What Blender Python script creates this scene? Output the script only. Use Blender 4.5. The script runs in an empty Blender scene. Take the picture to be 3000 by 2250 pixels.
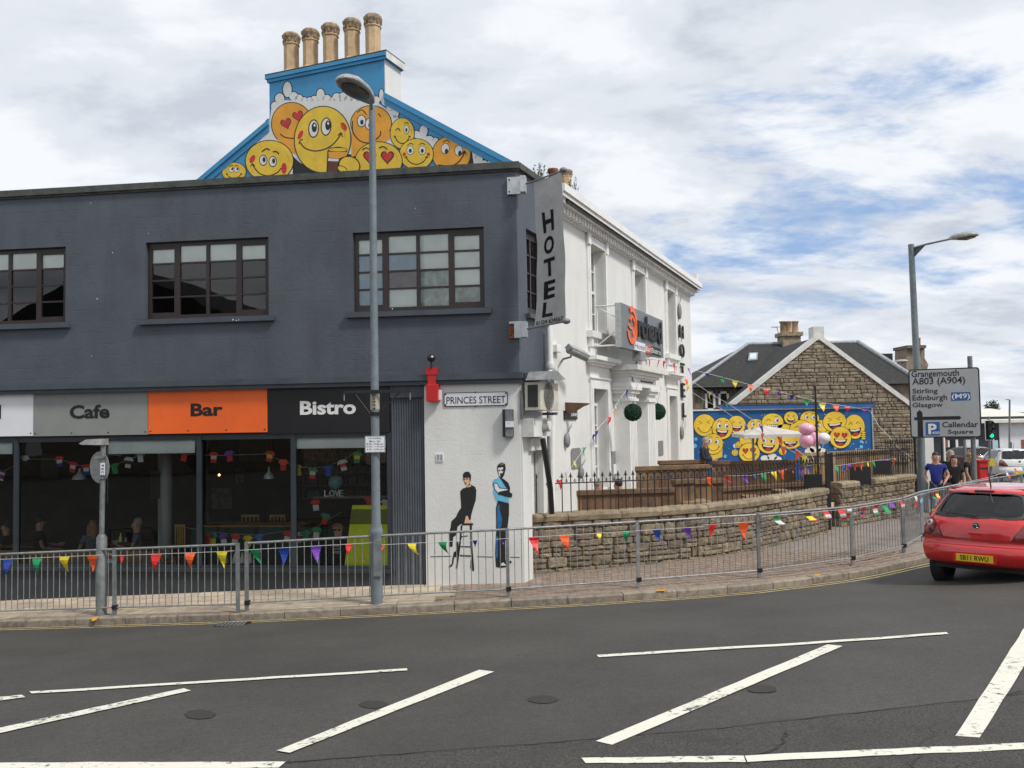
import bpy, bmesh, math, random
from mathutils import Vector, Matrix, noise
from mathutils.geometry import tessellate_polygon
random.seed(7)
SC = bpy.context.scene
COL = SC.collection
V = Vector
# ------------------------------------------------------------------ camera
FPX = 2580.0; ZC = 2.9
PITCH = math.radians(2.52); ROLL = math.radians(0.955)
CF = V((0, math.cos(PITCH), math.sin(PITCH)))
_R0 = V((1, 0, 0)); _U0 = _R0.cross(CF)
CR = _R0*math.cos(ROLL) - _U0*math.sin(ROLL)
CU = _R0*math.sin(ROLL) + _U0*math.cos(ROLL)
EYE = V((0, 0, ZC))
cam = bpy.data.cameras.new('camera'); camo = bpy.data.objects.new('camera', cam); COL.objects.link(camo)
cam.sensor_width = 36; cam.lens = 36*FPX/3000; cam.clip_start = 0.1; cam.clip_end = 3000
camo.matrix_world = Matrix((( CR.x, CU.x, -CF.x, 0), (CR.y, CU.y, -CF.y, 0), (CR.z, CU.z, -CF.z, ZC), (0, 0, 0, 1)))
SC.camera = camo
# ------------------------------------------------------------------ sky and sun
SUN_EL = math.radians(50); SUN_AZ = math.atan2(0.80, -0.62)   # clockwise from +Y
SD = V((math.sin(SUN_AZ)*math.cos(SUN_EL), math.cos(SUN_AZ)*math.cos(SUN_EL), math.sin(SUN_EL)))
world = bpy.data.worlds.new('World'); SC.world = world; world.use_nodes = True
wn = world.node_tree.nodes; wl = world.node_tree.links; wn.clear()
def N(t, **k):
    n = wn.new(t)
    for a, b in k.items(): setattr(n, a, b)
    return n
out = N('ShaderNodeOutputWorld'); bg = N('ShaderNodeBackground'); bg.inputs[1].default_value = 0.118
sky = N('ShaderNodeTexSky', sky_type='NISHITA'); sky.sun_disc = False; sky.sun_elevation = SUN_EL; sky.sun_rotation = SUN_AZ
sky.air_density = 1.0; sky.dust_density = 0.6; sky.ozone_density = 1.5
tc = N('ShaderNodeTexCoord'); sep = N('ShaderNodeSeparateXYZ'); wl.new(tc.outputs['Generated'], sep.inputs[0])
def wm(op, a, b=None, c=None, clamp=False):
    n = N('ShaderNodeMath', operation=op); n.use_clamp = clamp
    for i, v in enumerate((a, b, c)):
        if v is None: continue
        if isinstance(v, (int, float)): n.inputs[i].default_value = v
        else: wl.new(v, n.inputs[i])
    return n.outputs[0]
zc = wm('MAXIMUM', sep.outputs[2], 0.0); den = wm('ADD', zc, 0.24)
cx = wm('DIVIDE', sep.outputs[0], den); cy = wm('DIVIDE', sep.outputs[1], den)
cmb = N('ShaderNodeCombineXYZ'); wl.new(cx, cmb.inputs[0]); wl.new(cy, cmb.inputs[1])
def wnoise(scale, det, rough, off=(0, 0, 0), sc=(1, 1, 1), dist=0.0, rot=0.0):
    mp = N('ShaderNodeMapping'); mp.inputs['Location'].default_value = off; mp.inputs['Scale'].default_value = sc; mp.inputs['Rotation'].default_value = (0, 0, rot)
    wl.new(cmb.outputs[0], mp.inputs[0])
    n = N('ShaderNodeTexNoise'); wl.new(mp.outputs[0], n.inputs['Vector'])
    n.inputs['Scale'].default_value = scale; n.inputs['Detail'].default_value = det; n.inputs['Roughness'].default_value = rough; n.inputs['Distortion'].default_value = dist
    return n.outputs[0]
def wramp(fac, stops):
    r = N('ShaderNodeValToRGB'); wl.new(fac, r.inputs[0])
    while len(r.color_ramp.elements) < len(stops): r.color_ramp.elements.new(0.5)
    for e, (p, c) in zip(r.color_ramp.elements, stops): e.position = p; e.color = (*c, 1)
    r.color_ramp.interpolation = 'EASE'
    return r.outputs[0]
n_big = wnoise(0.75, 3, 0.5, (3.1, 0.7, 0))
n_str = wnoise(2.3, 9, 0.64, (1.3, 4.2, 0), (0.8, 1.2, 1), 0.25, math.radians(-14))
n_fin = wnoise(7.5, 8, 0.6, (0, 2, 0), (0.85, 1.2, 1), 0.15, math.radians(-14))
cov = wm('ADD', wm('MULTIPLY', n_big, 0.55), wm('ADD', wm('MULTIPLY', n_str, 0.6), wm('MULTIPLY', n_fin, 0.22)))
# clearer air in the middle distance to the right of the street, thicker cloud overhead and to the left
gx = wm('MULTIPLY', wm('SUBTRACT', sep.outputs[0], 0.36), 2.6); gz = wm('MULTIPLY', wm('SUBTRACT', sep.outputs[2], 0.20), 8.5)
g = wm('EXPONENT', wm('MULTIPLY', wm('ADD', wm('MULTIPLY', gx, gx), wm('MULTIPLY', gz, gz)), -1.0))
cov = wm('SUBTRACT', cov, wm('MULTIPLY', g, 0.15))
cov = wm('ADD', cov, wm('MULTIPLY', zc, 0.16)); cov = wm('SUBTRACT', cov, wm('MULTIPLY', sep.outputs[0], 0.05))
cm = wramp(cov, [(0.475, (0, 0, 0)), (0.625, (1, 1, 1))])
shade = wnoise(2.0, 8, 0.58, (7.7, 2.4, 0), (0.85, 1.2, 1), 0.15, math.radians(-12))
ccol = wramp(shade, [(0.37, (5.1, 5.5, 6.2)), (0.48, (6.6, 6.95, 7.5)), (0.58, (7.9, 8.15, 8.5))])
sb = N('ShaderNodeMix', data_type='RGBA', blend_type='MIX'); wl.new(sky.outputs[0], sb.inputs['A']); sb.inputs['B'].default_value = (2.9, 4.3, 6.9, 1); sb.inputs['Factor'].default_value = 0.75
mixn = N('ShaderNodeMix', data_type='RGBA', blend_type='MIX')
wl.new(cm, mixn.inputs['Factor']); wl.new(sb.outputs['Result'], mixn.inputs['A']); wl.new(ccol, mixn.inputs['B'])
wl.new(mixn.outputs['Result'], bg.inputs[0]); wl.new(bg.outputs[0], out.inputs[0])
sl = bpy.data.lights.new('sun', 'SUN'); sl.energy = 3.0; sl.angle = math.radians(9); sl.color = (1, 0.96, 0.9)
so = bpy.data.objects.new('sun', sl); COL.objects.link(so); so.rotation_euler = (-SD).to_track_quat('-Z', 'Y').to_euler()
SC.view_settings.view_transform = 'Standard'; SC.view_settings.look = 'None'; SC.view_settings.gamma = 1; SC.view_settings.use_curve_mapping = False
SC.view_settings.exposure = 0.0
SC.render.engine = 'CYCLES'; SC.cycles.max_bounces = 8; SC.cycles.transparent_max_bounces = 16
# ------------------------------------------------------------------ surveying helpers: a sight line met with a real plane
def ray(px, py): return CF + CR*((px-1500)/FPX) + CU*((1125-py)/FPX)
def atY(px, py, Y): d = ray(px, py); return EYE + d*(Y/d.y)
def hit(px, py, P, n): d = ray(px, py); return EYE + d*(((P-EYE).dot(n))/d.dot(n))
def atZ(px, py, z): d = ray(px, py); return EYE + d*((z-ZC)/d.z)
def interp(tab, x):
    if x <= tab[0][0]: return tab[0][1]
    for (a, b), (c, d) in zip(tab, tab[1:]):
        if x <= c:
            t = (x-a)/(c-a); return b+(d-b)*t
    return tab[-1][1]
class Frame:
    """wall frame: u to the right along the wall, n out of the wall, z up"""
    def __init__(s, O, ang):
        s.O = V((O.x, O.y, 0)); s.u = V((math.cos(ang), math.sin(ang), 0)); s.n = V((math.sin(ang), -math.cos(ang), 0))
        s.ang = ang
    def w(s, u, n, z): return s.O + s.u*u + s.n*n + V((0, 0, z))
    def uz(s, px, py, off=0.0):
        p = hit(px, py, s.O + s.n*off, s.n); return (p-s.O).dot(s.u), p.z
    def M(s, u=0, n=0, z=0):
        o = s.w(u, n, z)
        return Matrix(((s.u.x, s.n.x, 0, o.x), (s.u.y, s.n.y, 0, o.y), (0, 0, 1, o.z), (0, 0, 0, 1)))
# grey corner building front
_a = math.radians(7.87); _w = math.radians(22.8)
_pA = atY(1500, 1200, 15.5)
FA = Frame(_pA, -_a); FA.O = hit(1524, 1200, _pA, FA.n); FA.O.z = 0
FW = Frame(FA.O, math.pi/2-_w)          # its side wall and the hotel's long front (u runs away from the camera)
GS = 1.55                               # where the hotel gable stands on that line
FG = Frame(FW.w(GS, 0, 0), -_w)         # hotel gable (u negative going left)
# ------------------------------------------------------------------ objects
_cnt = {}
def link(o, parent=None):
    COL.objects.link(o)
    if parent is not None: o.parent = parent
    return o
def wloc(o):
    l = V((0, 0, 0))
    while o is not None: l += o.location; o = o.parent
    return l
def tag(o, label=None, cat=None, group=None, kind=None):
    if label: o['label'] = label
    if cat: o['category'] = cat
    if group: o['group'] = group
    if kind: o['kind'] = kind
    return o
def thing(name, label, cat, loc, group=None, rotz=0):
    o = bpy.data.objects.new(name, None); o.location = loc; o.rotation_euler = (0, 0, rotz); o.empty_display_size = 0.2
    link(o); tag(o, label, cat, group); return o
class MB:
    def __init__(s): s.v = []; s.f = []; s.m = []; s.sm = []; s.mats = []; s.M = Matrix.Identity(4)
    def mi(s, mat):
        if mat not in s.mats: s.mats.append(mat)
        return s.mats.index(mat)
    def add(s, vs, fs, mat, smooth=False):
        b = len(s.v); s.v += [s.M @ V(p) for p in vs]; i = s.mi(mat)
        if s.M.determinant() < 0: fs = [tuple(f)[::-1] for f in fs]
        for f in fs: s.f.append([b+k for k in f]); s.m.append(i); s.sm.append(smooth)
        return s
    def box(s, x0, x1, y0, y1, z0, z1, mat):
        vs = [(x, y, z) for z in (z0, z1) for y in (y0, y1) for x in (x0, x1)]
        return s.add(vs, [(0, 2, 3, 1), (4, 5, 7, 6), (0, 1, 5, 4), (2, 6, 7, 3), (0, 4, 6, 2), (1, 3, 7, 5)], mat)
    def hexa(s, P, mat): # 8 points: bottom 0-3 (ccw), top 4-7
        return s.add(P, [(3, 2, 1, 0), (4, 5, 6, 7), (0, 1, 5, 4), (1, 2, 6, 5), (2, 3, 7, 6), (3, 0, 4, 7)], mat)
    def tube(s, pts, r, mat, n=10, cap=True, smooth=True):
        pts = [V(p) for p in pts]; rs = r if isinstance(r, (list, tuple)) else [r]*len(pts)
        vs = []; fs = []; up = None
        for i, p in enumerate(pts):
            d = (pts[min(i+1, len(pts)-1)]-pts[max(i-1, 0)])
            d = d.normalized() if d.length > 1e-9 else V((0, 0, 1))
            if up is None: up = V((0, 0, 1)) if abs(d.z) < .9 else V((1, 0, 0))
            a = d.cross(up).normalized(); b = d.cross(a).normalized(); up = (-b if up.dot(b) < 0 else b) if False else up
            for k in range(n):
                t = 2*math.pi*k/n; vs.append(p + (a*math.cos(t)+b*math.sin(t))*rs[i])
        for i in range(len(pts)-1):
            for k in range(n):
                k2 = (k+1) % n; fs.append((i*n+k, (i+1)*n+k, (i+1)*n+k2, i*n+k2))
        s.add(vs, fs, mat, smooth)
        if cap:
            s.add(vs[:n], [tuple(range(n))], mat); s.add(vs[-n:], [tuple(range(n-1, -1, -1))], mat)
        return s
    def lathe(s, c, prof, mat, n=16, smooth=True, sx=1, sy=1):
        vs = []; fs = []; c = V(c)
        for r, z in prof:
            for k in range(n):
                t = 2*math.pi*(k+.5)/n; vs.append(c+V((r*math.cos(t)*sx, r*math.sin(t)*sy, z)))
        for i in range(len(prof)-1):
            for k in range(n):
                k2 = (k+1) % n; fs.append((i*n+k, i*n+k2, (i+1)*n+k2, (i+1)*n+k))
        s.add(vs, fs, mat, smooth)
        s.add(vs[:n], [tuple(range(n-1, -1, -1))], mat); s.add(vs[-n:], [tuple(range(n))], mat)
        return s
    def ball(s, c, rx, ry, rz, mat, n=14, m=9):
        prof = [(max(1e-4, math.sin(math.pi*i/m)), -math.cos(math.pi*i/m)) for i in range(m+1)]
        vs = []; fs = []; c = V(c)
        for r, z in prof:
            for k in range(n):
                t = 2*math.pi*k/n; vs.append(c+V((r*math.cos(t)*rx, r*math.sin(t)*ry, z*rz)))
        for i in range(m):
            for k in range(n):
                k2 = (k+1) % n; fs.append((i*n+k, i*n+k2, (i+1)*n+k2, (i+1)*n+k))
        return s.add(vs, fs, mat, True)
    def prism(s, poly, vec, mat):
        """closed solid: polygon (3-D points) pushed by vec"""
        poly = [V(p) for p in poly]; n = len(poly); vec = V(vec)
        tris = tessellate_polygon([poly])
        vs = poly+[p+vec for p in poly]; fs = []
        nr = V((0, 0, 0))
        for i in range(n): nr += poly[i].cross(poly[(i+1) % n])
        fl = nr.dot(vec) > 0
        for t in tris:
            a, b, c = t
            tn = (poly[b]-poly[a]).cross(poly[c]-poly[a])
            if tn.dot(vec) > 0: a, b, c = c, b, a
            fs.append((a, b, c)); fs.append((c+n, b+n, a+n))
        for i in range(n):
            j = (i+1) % n; fs.append((i, j, j+n, i+n) if fl else (i, i+n, j+n, j))
        return s.add(vs, fs, mat)
    def flat(s, poly, nrm, mat):
        poly = [V(p) for p in poly]; nrm = V(nrm)
        fs = []
        for a, b, c in tessellate_polygon([poly]):
            if (poly[b]-poly[a]).cross(poly[c]-poly[a]).dot(nrm) < 0: a, b, c = c, b, a
            fs.append((a, b, c))
        return s.add(poly, fs, mat)
    def build(s, name, parent=None, label=None, cat=None, group=None, kind=None, bevel=0, origin=None, local=False):
        if local: o0 = V((0, 0, 0))
        elif parent is not None: o0 = wloc(parent)
        elif origin is not None: o0 = V(origin)
        else:
            xs = [p.x for p in s.v]; ys = [p.y for p in s.v]; zs = [p.z for p in s.v]
            o0 = V(((min(xs)+max(xs))/2, (min(ys)+max(ys))/2, min(zs)))
        me = bpy.data.meshes.new(name)
        me.from_pydata([p-o0 for p in s.v], [], s.f)
        for m in s.mats: me.materials.append(m)
        me.polygons.foreach_set('material_index', s.m); me.polygons.foreach_set('use_smooth', s.sm); me.update()
        o = bpy.data.objects.new(name, me)
        if parent is None: o.location = o0
        link(o, parent); tag(o, label, cat, group, kind)
        if bevel:
            b = o.modifiers.new('bevel', 'BEVEL'); b.width = bevel; b.segments = 2; b.limit_method = 'ANGLE'; b.angle_limit = math.radians(40)
        return o
def copy_obj(o, parent=None, loc=None, rz=None, sc=None):
    c = o.copy(); COL.objects.link(c)
    if parent is not None: c.parent = parent
    if loc is not None: c.location = loc
    if rz is not None: c.rotation_euler = (0, 0, rz)
    if sc is not None: c.scale = sc
    return c
def copy_tree(o, parent=None, loc=None, rz=None):
    c = copy_obj(o, parent, loc, rz)
    for ch in list(o.children): copy_tree(ch, c)
    return c
# ------------------------------------------------------------------ materials
def mat(name, col, rough=0.7, var=0.12, vs=6.0, bump=0.0, bs=40.0, metal=0.0, spec=0.5, col2=None, dirt=None, dscale=1.5, damt=0.35, dst=None, coat=0.0, ob=0.0, em=None, sub=0.0):
    m = bpy.data.materials.new(name); m.use_nodes = True
    nt = m.node_tree; n = nt.nodes; l = nt.links; b = n['Principled BSDF']
    b.inputs['Roughness'].default_value = rough; b.inputs['Metallic'].default_value = metal; b.inputs['Specular IOR Level'].default_value = spec
    b.inputs['Coat Weight'].default_value = coat
    g = n.new('ShaderNodeNewGeometry'); pos = g.outputs['Position']
    no = n.new('ShaderNodeTexNoise'); l.new(pos, no.inputs['Vector']); no.inputs['Scale'].default_value = vs; no.inputs['Detail'].default_value = 6; no.inputs['Roughness'].default_value = 0.65
    mx = n.new('ShaderNodeMix'); mx.data_type = 'RGBA'
    c2 = col2 if col2 else tuple(c*(1-var*1.6) for c in col); c1 = col if col2 else tuple(min(1, c*(1+var*0.9)) for c in col)
    mr = n.new('ShaderNodeMapRange'); mr.inputs[1].default_value = 0.36; mr.inputs[2].default_value = 0.64; l.new(no.outputs[0], mr.inputs[0])
    l.new(mr.outputs[0], mx.inputs['Factor']); mx.inputs['A'].default_value = (*c1, 1); mx.inputs['B'].default_value = (*c2, 1)
    cur = mx.outputs['Result']
    if dirt:
        d = n.new('ShaderNodeTexNoise'); dp = pos
        if dst: mpp = n.new('ShaderNodeMapping'); mpp.inputs['Scale'].default_value = dst; l.new(pos, mpp.inputs[0]); dp = mpp.outputs[0]
        l.new(dp, d.inputs['Vector']); d.inputs['Scale'].default_value = dscale; d.inputs['Detail'].default_value = 8; d.inputs['Roughness'].default_value = 0.7
        r = n.new('ShaderNodeMapRange'); r.inputs[1].default_value = 0.5; r.inputs[2].default_value = 0.72; r.inputs[4].default_value = damt; l.new(d.outputs[0], r.inputs[0])
        x = n.new('ShaderNodeMix'); x.data_type = 'RGBA'; l.new(r.outputs[0], x.inputs['Factor']); l.new(cur, x.inputs['A']); x.inputs['B'].default_value = (*dirt, 1); cur = x.outputs['Result']
    if ob:
        oi = n.new('ShaderNodeObjectInfo'); hs = n.new('ShaderNodeHueSaturation')
        q = n.new('ShaderNodeMapRange'); q.inputs[3].default_value = 1-ob; q.inputs[4].default_value = 1+ob; l.new(oi.outputs['Random'], q.inputs[0]); l.new(q.outputs[0], hs.inputs['Value'])
        q2 = n.new('ShaderNodeMath'); q2.operation = 'MULTIPLY_ADD'; l.new(oi.outputs['Random'], q2.inputs[0]); q2.inputs[1].default_value = 0.02; q2.inputs[2].default_value = 0.49; l.new(q2.outputs[0], hs.inputs['Hue'])
        l.new(cur, hs.inputs['Color']); cur = hs.outputs[0]
    l.new(cur, b.inputs['Base Color'])
    if bump:
        n2 = n.new('ShaderNodeTexNoise'); l.new(pos, n2.inputs['Vector']); n2.inputs['Scale'].default_value = bs; n2.inputs['Detail'].default_value = 5
        bp = n.new('ShaderNodeBump'); bp.inputs['Strength'].default_value = bump; bp.inputs['Distance'].default_value = 0.02; l.new(n2.outputs[0], bp.inputs['Height']); l.new(bp.outputs[0], b.inputs['Normal'])
    if em: b.inputs['Emission Color'].default_value = (*em[0], 1); b.inputs['Emission Strength'].default_value = em[1]
    return m
def glass(name, tint=(.85, .9, .9), rough=0.0, ior=1.5, gain=1.0):
    m = bpy.data.materials.new(name); m.use_nodes = True; nt = m.node_tree; n = nt.nodes; l = nt.links; n.clear()
    o = n.new('ShaderNodeOutputMaterial'); t = n.new('ShaderNodeBsdfTransparent'); t.inputs[0].default_value = (*tint, 1)
    g = n.new('ShaderNodeBsdfGlossy'); g.inputs[0].default_value = (1, 1, 1, 1); g.inputs['Roughness'].default_value = rough
    f = n.new('ShaderNodeFresnel'); f.inputs[0].default_value = ior
    mu = n.new('ShaderNodeMath'); mu.operation = 'MULTIPLY'; mu.inputs[1].default_value = gain; mu.use_clamp = True; l.new(f.outputs[0], mu.inputs[0])
    nz = n.new('ShaderNodeTexNoise'); nz.inputs['Scale'].default_value = 1.3; bp = n.new('ShaderNodeBump'); bp.inputs['Strength'].default_value = 0.03; bp.inputs['Distance'].default_value = 0.05
    ge = n.new('ShaderNodeNewGeometry'); l.new(ge.outputs['Position'], nz.inputs['Vector']); l.new(nz.outputs[0], bp.inputs['Height']); l.new(bp.outputs[0], g.inputs['Normal'])
    mi = n.new('ShaderNodeMixShader'); l.new(mu.outputs[0], mi.inputs[0]); l.new(t.outputs[0], mi.inputs[1]); l.new(g.outputs[0], mi.inputs[2]); l.new(mi.outputs[0], o.inputs[0])
    return m
GREYC = (.072, .083, .104)
M = {}
M['grey'] = mat('grey_masonry_paint', GREYC, .55, .10, 1.2, .25, 18, dirt=(.052, .056, .064), dscale=2.2, damt=.55, dst=(1, 1, .16))
M['grey2'] = mat('grey_joinery_paint', (.06, .072, .088), .5, .1, 3)
M['cope'] = mat('weathered_coping', (.075, .08, .075), .85, .2, 6, .3, 30, dirt=(.03, .035, .03))
M['white'] = mat('white_masonry_paint', (.69, .69, .665), .65, .035, .8, .22, 22, dirt=(.58, .575, .53), dscale=2.4, damt=.5, dst=(1, 1, .2))
M['white2'] = mat('white_gloss_trim', (.78, .78, .76), .4, .03, 3, dirt=(.55, .54, .5), dscale=3, damt=.25)
M['wdirty'] = mat('white_stained_render', (.66, .66, .63), .7, .06, 3, .2, 30, dirt=(.33, .31, .27), dscale=3.5, damt=.6)
M['brown'] = mat('dark_brown_window_frame', (.028, .018, .017), .4, .15, 8)
M['pil'] = mat('pilaster_grey', (.085, .096, .112), .5, .1, 3)
M['shopf'] = mat('shopfront_dark_grey', (.03, .037, .045), .4, .12, 4)
M['blackp'] = mat('black_panel', (.011, .011, .013), .35, .1, 3)
M['glass'] = glass('window_glass', (.98, 1, .99), 0.0, 1.52, 1.5)
M['sglass'] = glass('shop_glass', (.84, .87, .86), 0.0, 1.5, 1.25)
M['blind'] = mat('roller_blind', (.86, .9, .87), .8, .06, 1.5)
M['blind2'] = mat('bluish_blind', (.46, .58, .66), .8, .08, 2)
M['tree_bl'] = M['blind']
M['sgrey'] = mat('sign_grey', (.24, .25, .24), .45, .04, 3)
M['sorange'] = mat('sign_orange', (.85, .14, .022), .4, .04, 2)
M['swhite'] = mat('sign_white', (.72, .73, .76), .45, .03, 2)
M['black'] = mat('black_paint', (.012, .012, .013), .4, .15, 5)
M['iron'] = mat('black_ironwork', (.012, .012, .013), .45, .25, 9, .2, 60, dirt=(.06, .03, .02), dscale=8, damt=.3)
M['galv'] = mat('galvanised_steel', (.30, .31, .31), .5, .16, 9, .1, 60, metal=.35, dirt=(.16, .13, .1), dscale=7, damt=.5)
M['galvd'] = mat('dull_grey_post', (.19, .205, .21), .55, .16, 7, .1, 50, metal=.2, dirt=(.09, .075, .06), dscale=6, damt=.5)
M['pole'] = mat('blue_grey_lamp_column', (.165, .20, .22), .45, .1, 6, .05, 50, dirt=(.1, .1, .09), dscale=5, damt=.4)
M['lamph'] = mat('lamp_head_shell', (.36, .36, .35), .5, .2, 8, dirt=(.12, .12, .11), dscale=6, damt=.6)
M['lens'] = mat('lamp_lens', (.13, .125, .11), .25, .2, 10)
M['stone'] = mat('rubble_stone', (.225, .175, .12), .92, .28, 9, .9, 30, dirt=(.085, .085, .065), dscale=4, damt=.6, ob=.26)
M['stone2'] = mat('gable_stone', (.27, .218, .158), .92, .22, 5, .6, 20, dirt=(.15, .125, .095), dscale=2.5, damt=.6, ob=.2)
M['mortar2'] = mat('gable_mortar', (.23, .19, .14), .95, .15, 6, .4, 30)
M['mortar'] = mat('stone_mortar', (.16, .13, .10), .95, .2, 10, .5, 40)
M['scope'] = mat('stone_coping', (.29, .23, .15), .9, .2, 6, .6, 30, dirt=(.1, .085, .06), dscale=4, damt=.7, ob=.15)
M['wood'] = mat('brown_timber', (.15, .085, .045), .7, .25, 3, .2, 30, ob=.28)
M['woodl'] = mat('pale_timber', (.25, .165, .09), .7, .2, 4, .2, 30, ob=.2)
M['ply'] = mat('plywood', (.32, .23, .12), .7, .15, 3)
M['slab'] = mat('beige_paving_slab', (.50, .41, .31), .9, .12, 5, .25, 60, dirt=(.28, .24, .19), dscale=4, damt=.5, ob=.1)
M['blockp'] = mat('reddish_block_paving', (.27, .205, .16), .9, .16, 6, .3, 60, dirt=(.13, .11, .095), dscale=3, damt=.5)
M['pav'] = mat('pavement_bed', (.25, .215, .18), .95, .15, 5, .3, 50, dirt=(.14, .12, .1), dscale=2)
M['kerb'] = mat('kerb_granite', (.25, .21, .165), .85, .16, 10, .35, 60, dirt=(.1, .09, .07), dscale=5, damt=.7, ob=.12)
M['paint_w'] = None
M['yl'] = mat('yellow_line_paint', (.66, .52, .24), .8, .15, 15, .2, 60, dirt=(.10, .095, .08), dscale=9, damt=.8)
M['slate'] = mat('roof_slate', (.032, .032, .032), .95, .3, 12, .5, 30, dirt=(.06, .06, .05), dscale=5, damt=.5)
M['pot'] = mat('buff_chimney_pot', (.56, .40, .235), .8, .12, 5, .2, 30, dirt=(.28, .2, .13), dscale=6, damt=.5)
M['potd'] = mat('sooty_pot_cap', (.34, .25, .16), .85, .3, 12, .3, 40, dirt=(.09, .075, .06), dscale=9, damt=.7)
M['terra'] = mat('terracotta', (.28, .09, .05), .8, .2, 8)
M['mblue'] = mat('mural_sky_blue', (.055, .30, .56), .6, .06, 1.5, .25, 20, dirt=(.05, .25, .46), dscale=1, damt=.4)
M['dblue'] = mat('mural_deep_blue', (.006, .09, .28), .6, .10, 2, dirt=(.01, .07, .2), dscale=2)
M['dblue2'] = mat('blue_fascia', (.02, .11, .36), .55, .1, 3)
M['my'] = mat('mural_yellow', (.80, .54, .045), .6, .08, 3, .15, 25)
M['mo'] = mat('mural_orange', (.80, .36, .035), .6, .08, 3, .15, 25)
M['mw'] = mat('mural_white', (.74, .74, .72), .65, .05, 2)
M['mk'] = mat('mural_black', (.014, .014, .016), .6, .1, 5)
M['mr'] = mat('mural_red', (.58, .03, .03), .6, .1, 5)
M['mb'] = mat('mural_brown', (.12, .035, .02), .6, .1, 5)
M['mlb'] = mat('mural_light_blue', (.16, .50, .72), .6, .1, 5)
M['mnb'] = mat('mural_denim_blue', (.02, .13, .33), .6, .2, 9)
M['mskin'] = mat('mural_skin', (.72, .43, .28), .6, .05, 5)
M['red'] = mat('red_enamel', (.52, .015, .015), .4, .08, 5)
M['car'] = mat('red_car_paint', (.55, .010, .012), .22, .03, 5, coat=1.0)
M['cglass'] = glass('car_glass', (.34, .37, .36), 0.0, 1.5, 1.2)
M['tyre'] = mat('tyre_rubber', (.016, .016, .016), .8, .2, 20, .2, 80)
M['plast'] = mat('dark_plastic', (.025, .025, .027), .6, .1, 10)
M['chrome'] = mat('chrome', (.6, .6, .6), .15, .05, 5, metal=1)
M['plate'] = mat('yellow_number_plate', (.72, .5, .02), .4, .03, 5)
M['tl'] = mat('red_lamp_lens', (.20, .006, .006), .15, .1, 20, coat=1)
M['tlw'] = mat('clear_lamp_lens', (.6, .6, .6), .1, .1, 20, coat=1)
M['skin'] = mat('skin', (.50, .28, .20), .55, .08, 20)
M['hair_d'] = mat('dark_hair', (.028, .018, .013), .6, .3, 60, .3, 200)
M['hair_b'] = mat('blonde_hair', (.30, .17, .08), .6, .3, 60, .3, 200)
M['hair_g'] = mat('grey_hair', (.33, .31, .28), .6, .2, 60, .3, 200)
M['t_navy'] = mat('navy_cloth', (.012, .014, .025), .85, .2, 20)
M['t_black'] = mat('black_cloth', (.012, .012, .013), .9, .2, 20)
M['t_blue'] = mat('royal_blue_cloth', (.012, .025, .20), .85, .1, 20)
M['t_jean'] = mat('denim', (.03, .05, .09), .85, .2, 30)
M['t_grey'] = mat('grey_cloth', (.15, .18, .21), .85, .3, 30)
M['t_white'] = mat('pale_cloth', (.45, .45, .47), .85, .1, 20)
M['stainless'] = mat('pale_metal', (.5, .52, .52), .35, .1, 10, metal=.7)
M['acw'] = mat('ivory_casing', (.55, .53, .45), .55, .08, 5, dirt=(.3, .27, .18), dscale=4, damt=.5)
M['topi'] = mat('topiary_leaf', (.018, .07, .04), .8, .4, 30)
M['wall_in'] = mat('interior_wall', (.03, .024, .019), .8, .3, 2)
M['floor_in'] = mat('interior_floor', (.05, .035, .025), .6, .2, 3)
M['green_in'] = mat('green_panelling', (.012, .05, .035), .7, .2, 2)
M['pink'] = mat('pink_balloon', (.75, .36, .50), .25, .04, 5, coat=.5)
M['wbal'] = mat('white_balloon', (.72, .70, .74), .25, .04, 5, coat=.5)
M['canvas'] = mat('parasol_canvas', (.52, .50, .46), .8, .1, 3)
M['plan'] = mat('grey_plaque', (.21, .215, .22), .5, .15, 14, dirt=(.3, .3, .3), dscale=20, damt=.4)
M['lime'] = mat('lime_poster', (.82, .88, .04), .7, .03, 3)
M['lime2'] = mat('lime_print', (.62, .66, .06), .7, .03, 3)
M['limed'] = mat('olive_band', (.22, .24, .03), .7, .05, 3)
FLAG = {k: mat('flag_'+k, c, .45, .1, 12, sub=.2) for k, c in dict(red=(.66, .02, .02), orange=(.85, .11, .02), yellow=(.72, .58, .02), green=(.01, .28, .10), blue=(.01, .045, .32), purple=(.17, .04, .42), white=(.66, .66, .66), teal=(.02, .28, .16), black=(.02, .02, .02), lblue=(.05, .2, .5)).items()}
M['string'] = mat('bunting_string', (.6, .6, .58), .7, .05, 5)
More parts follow.
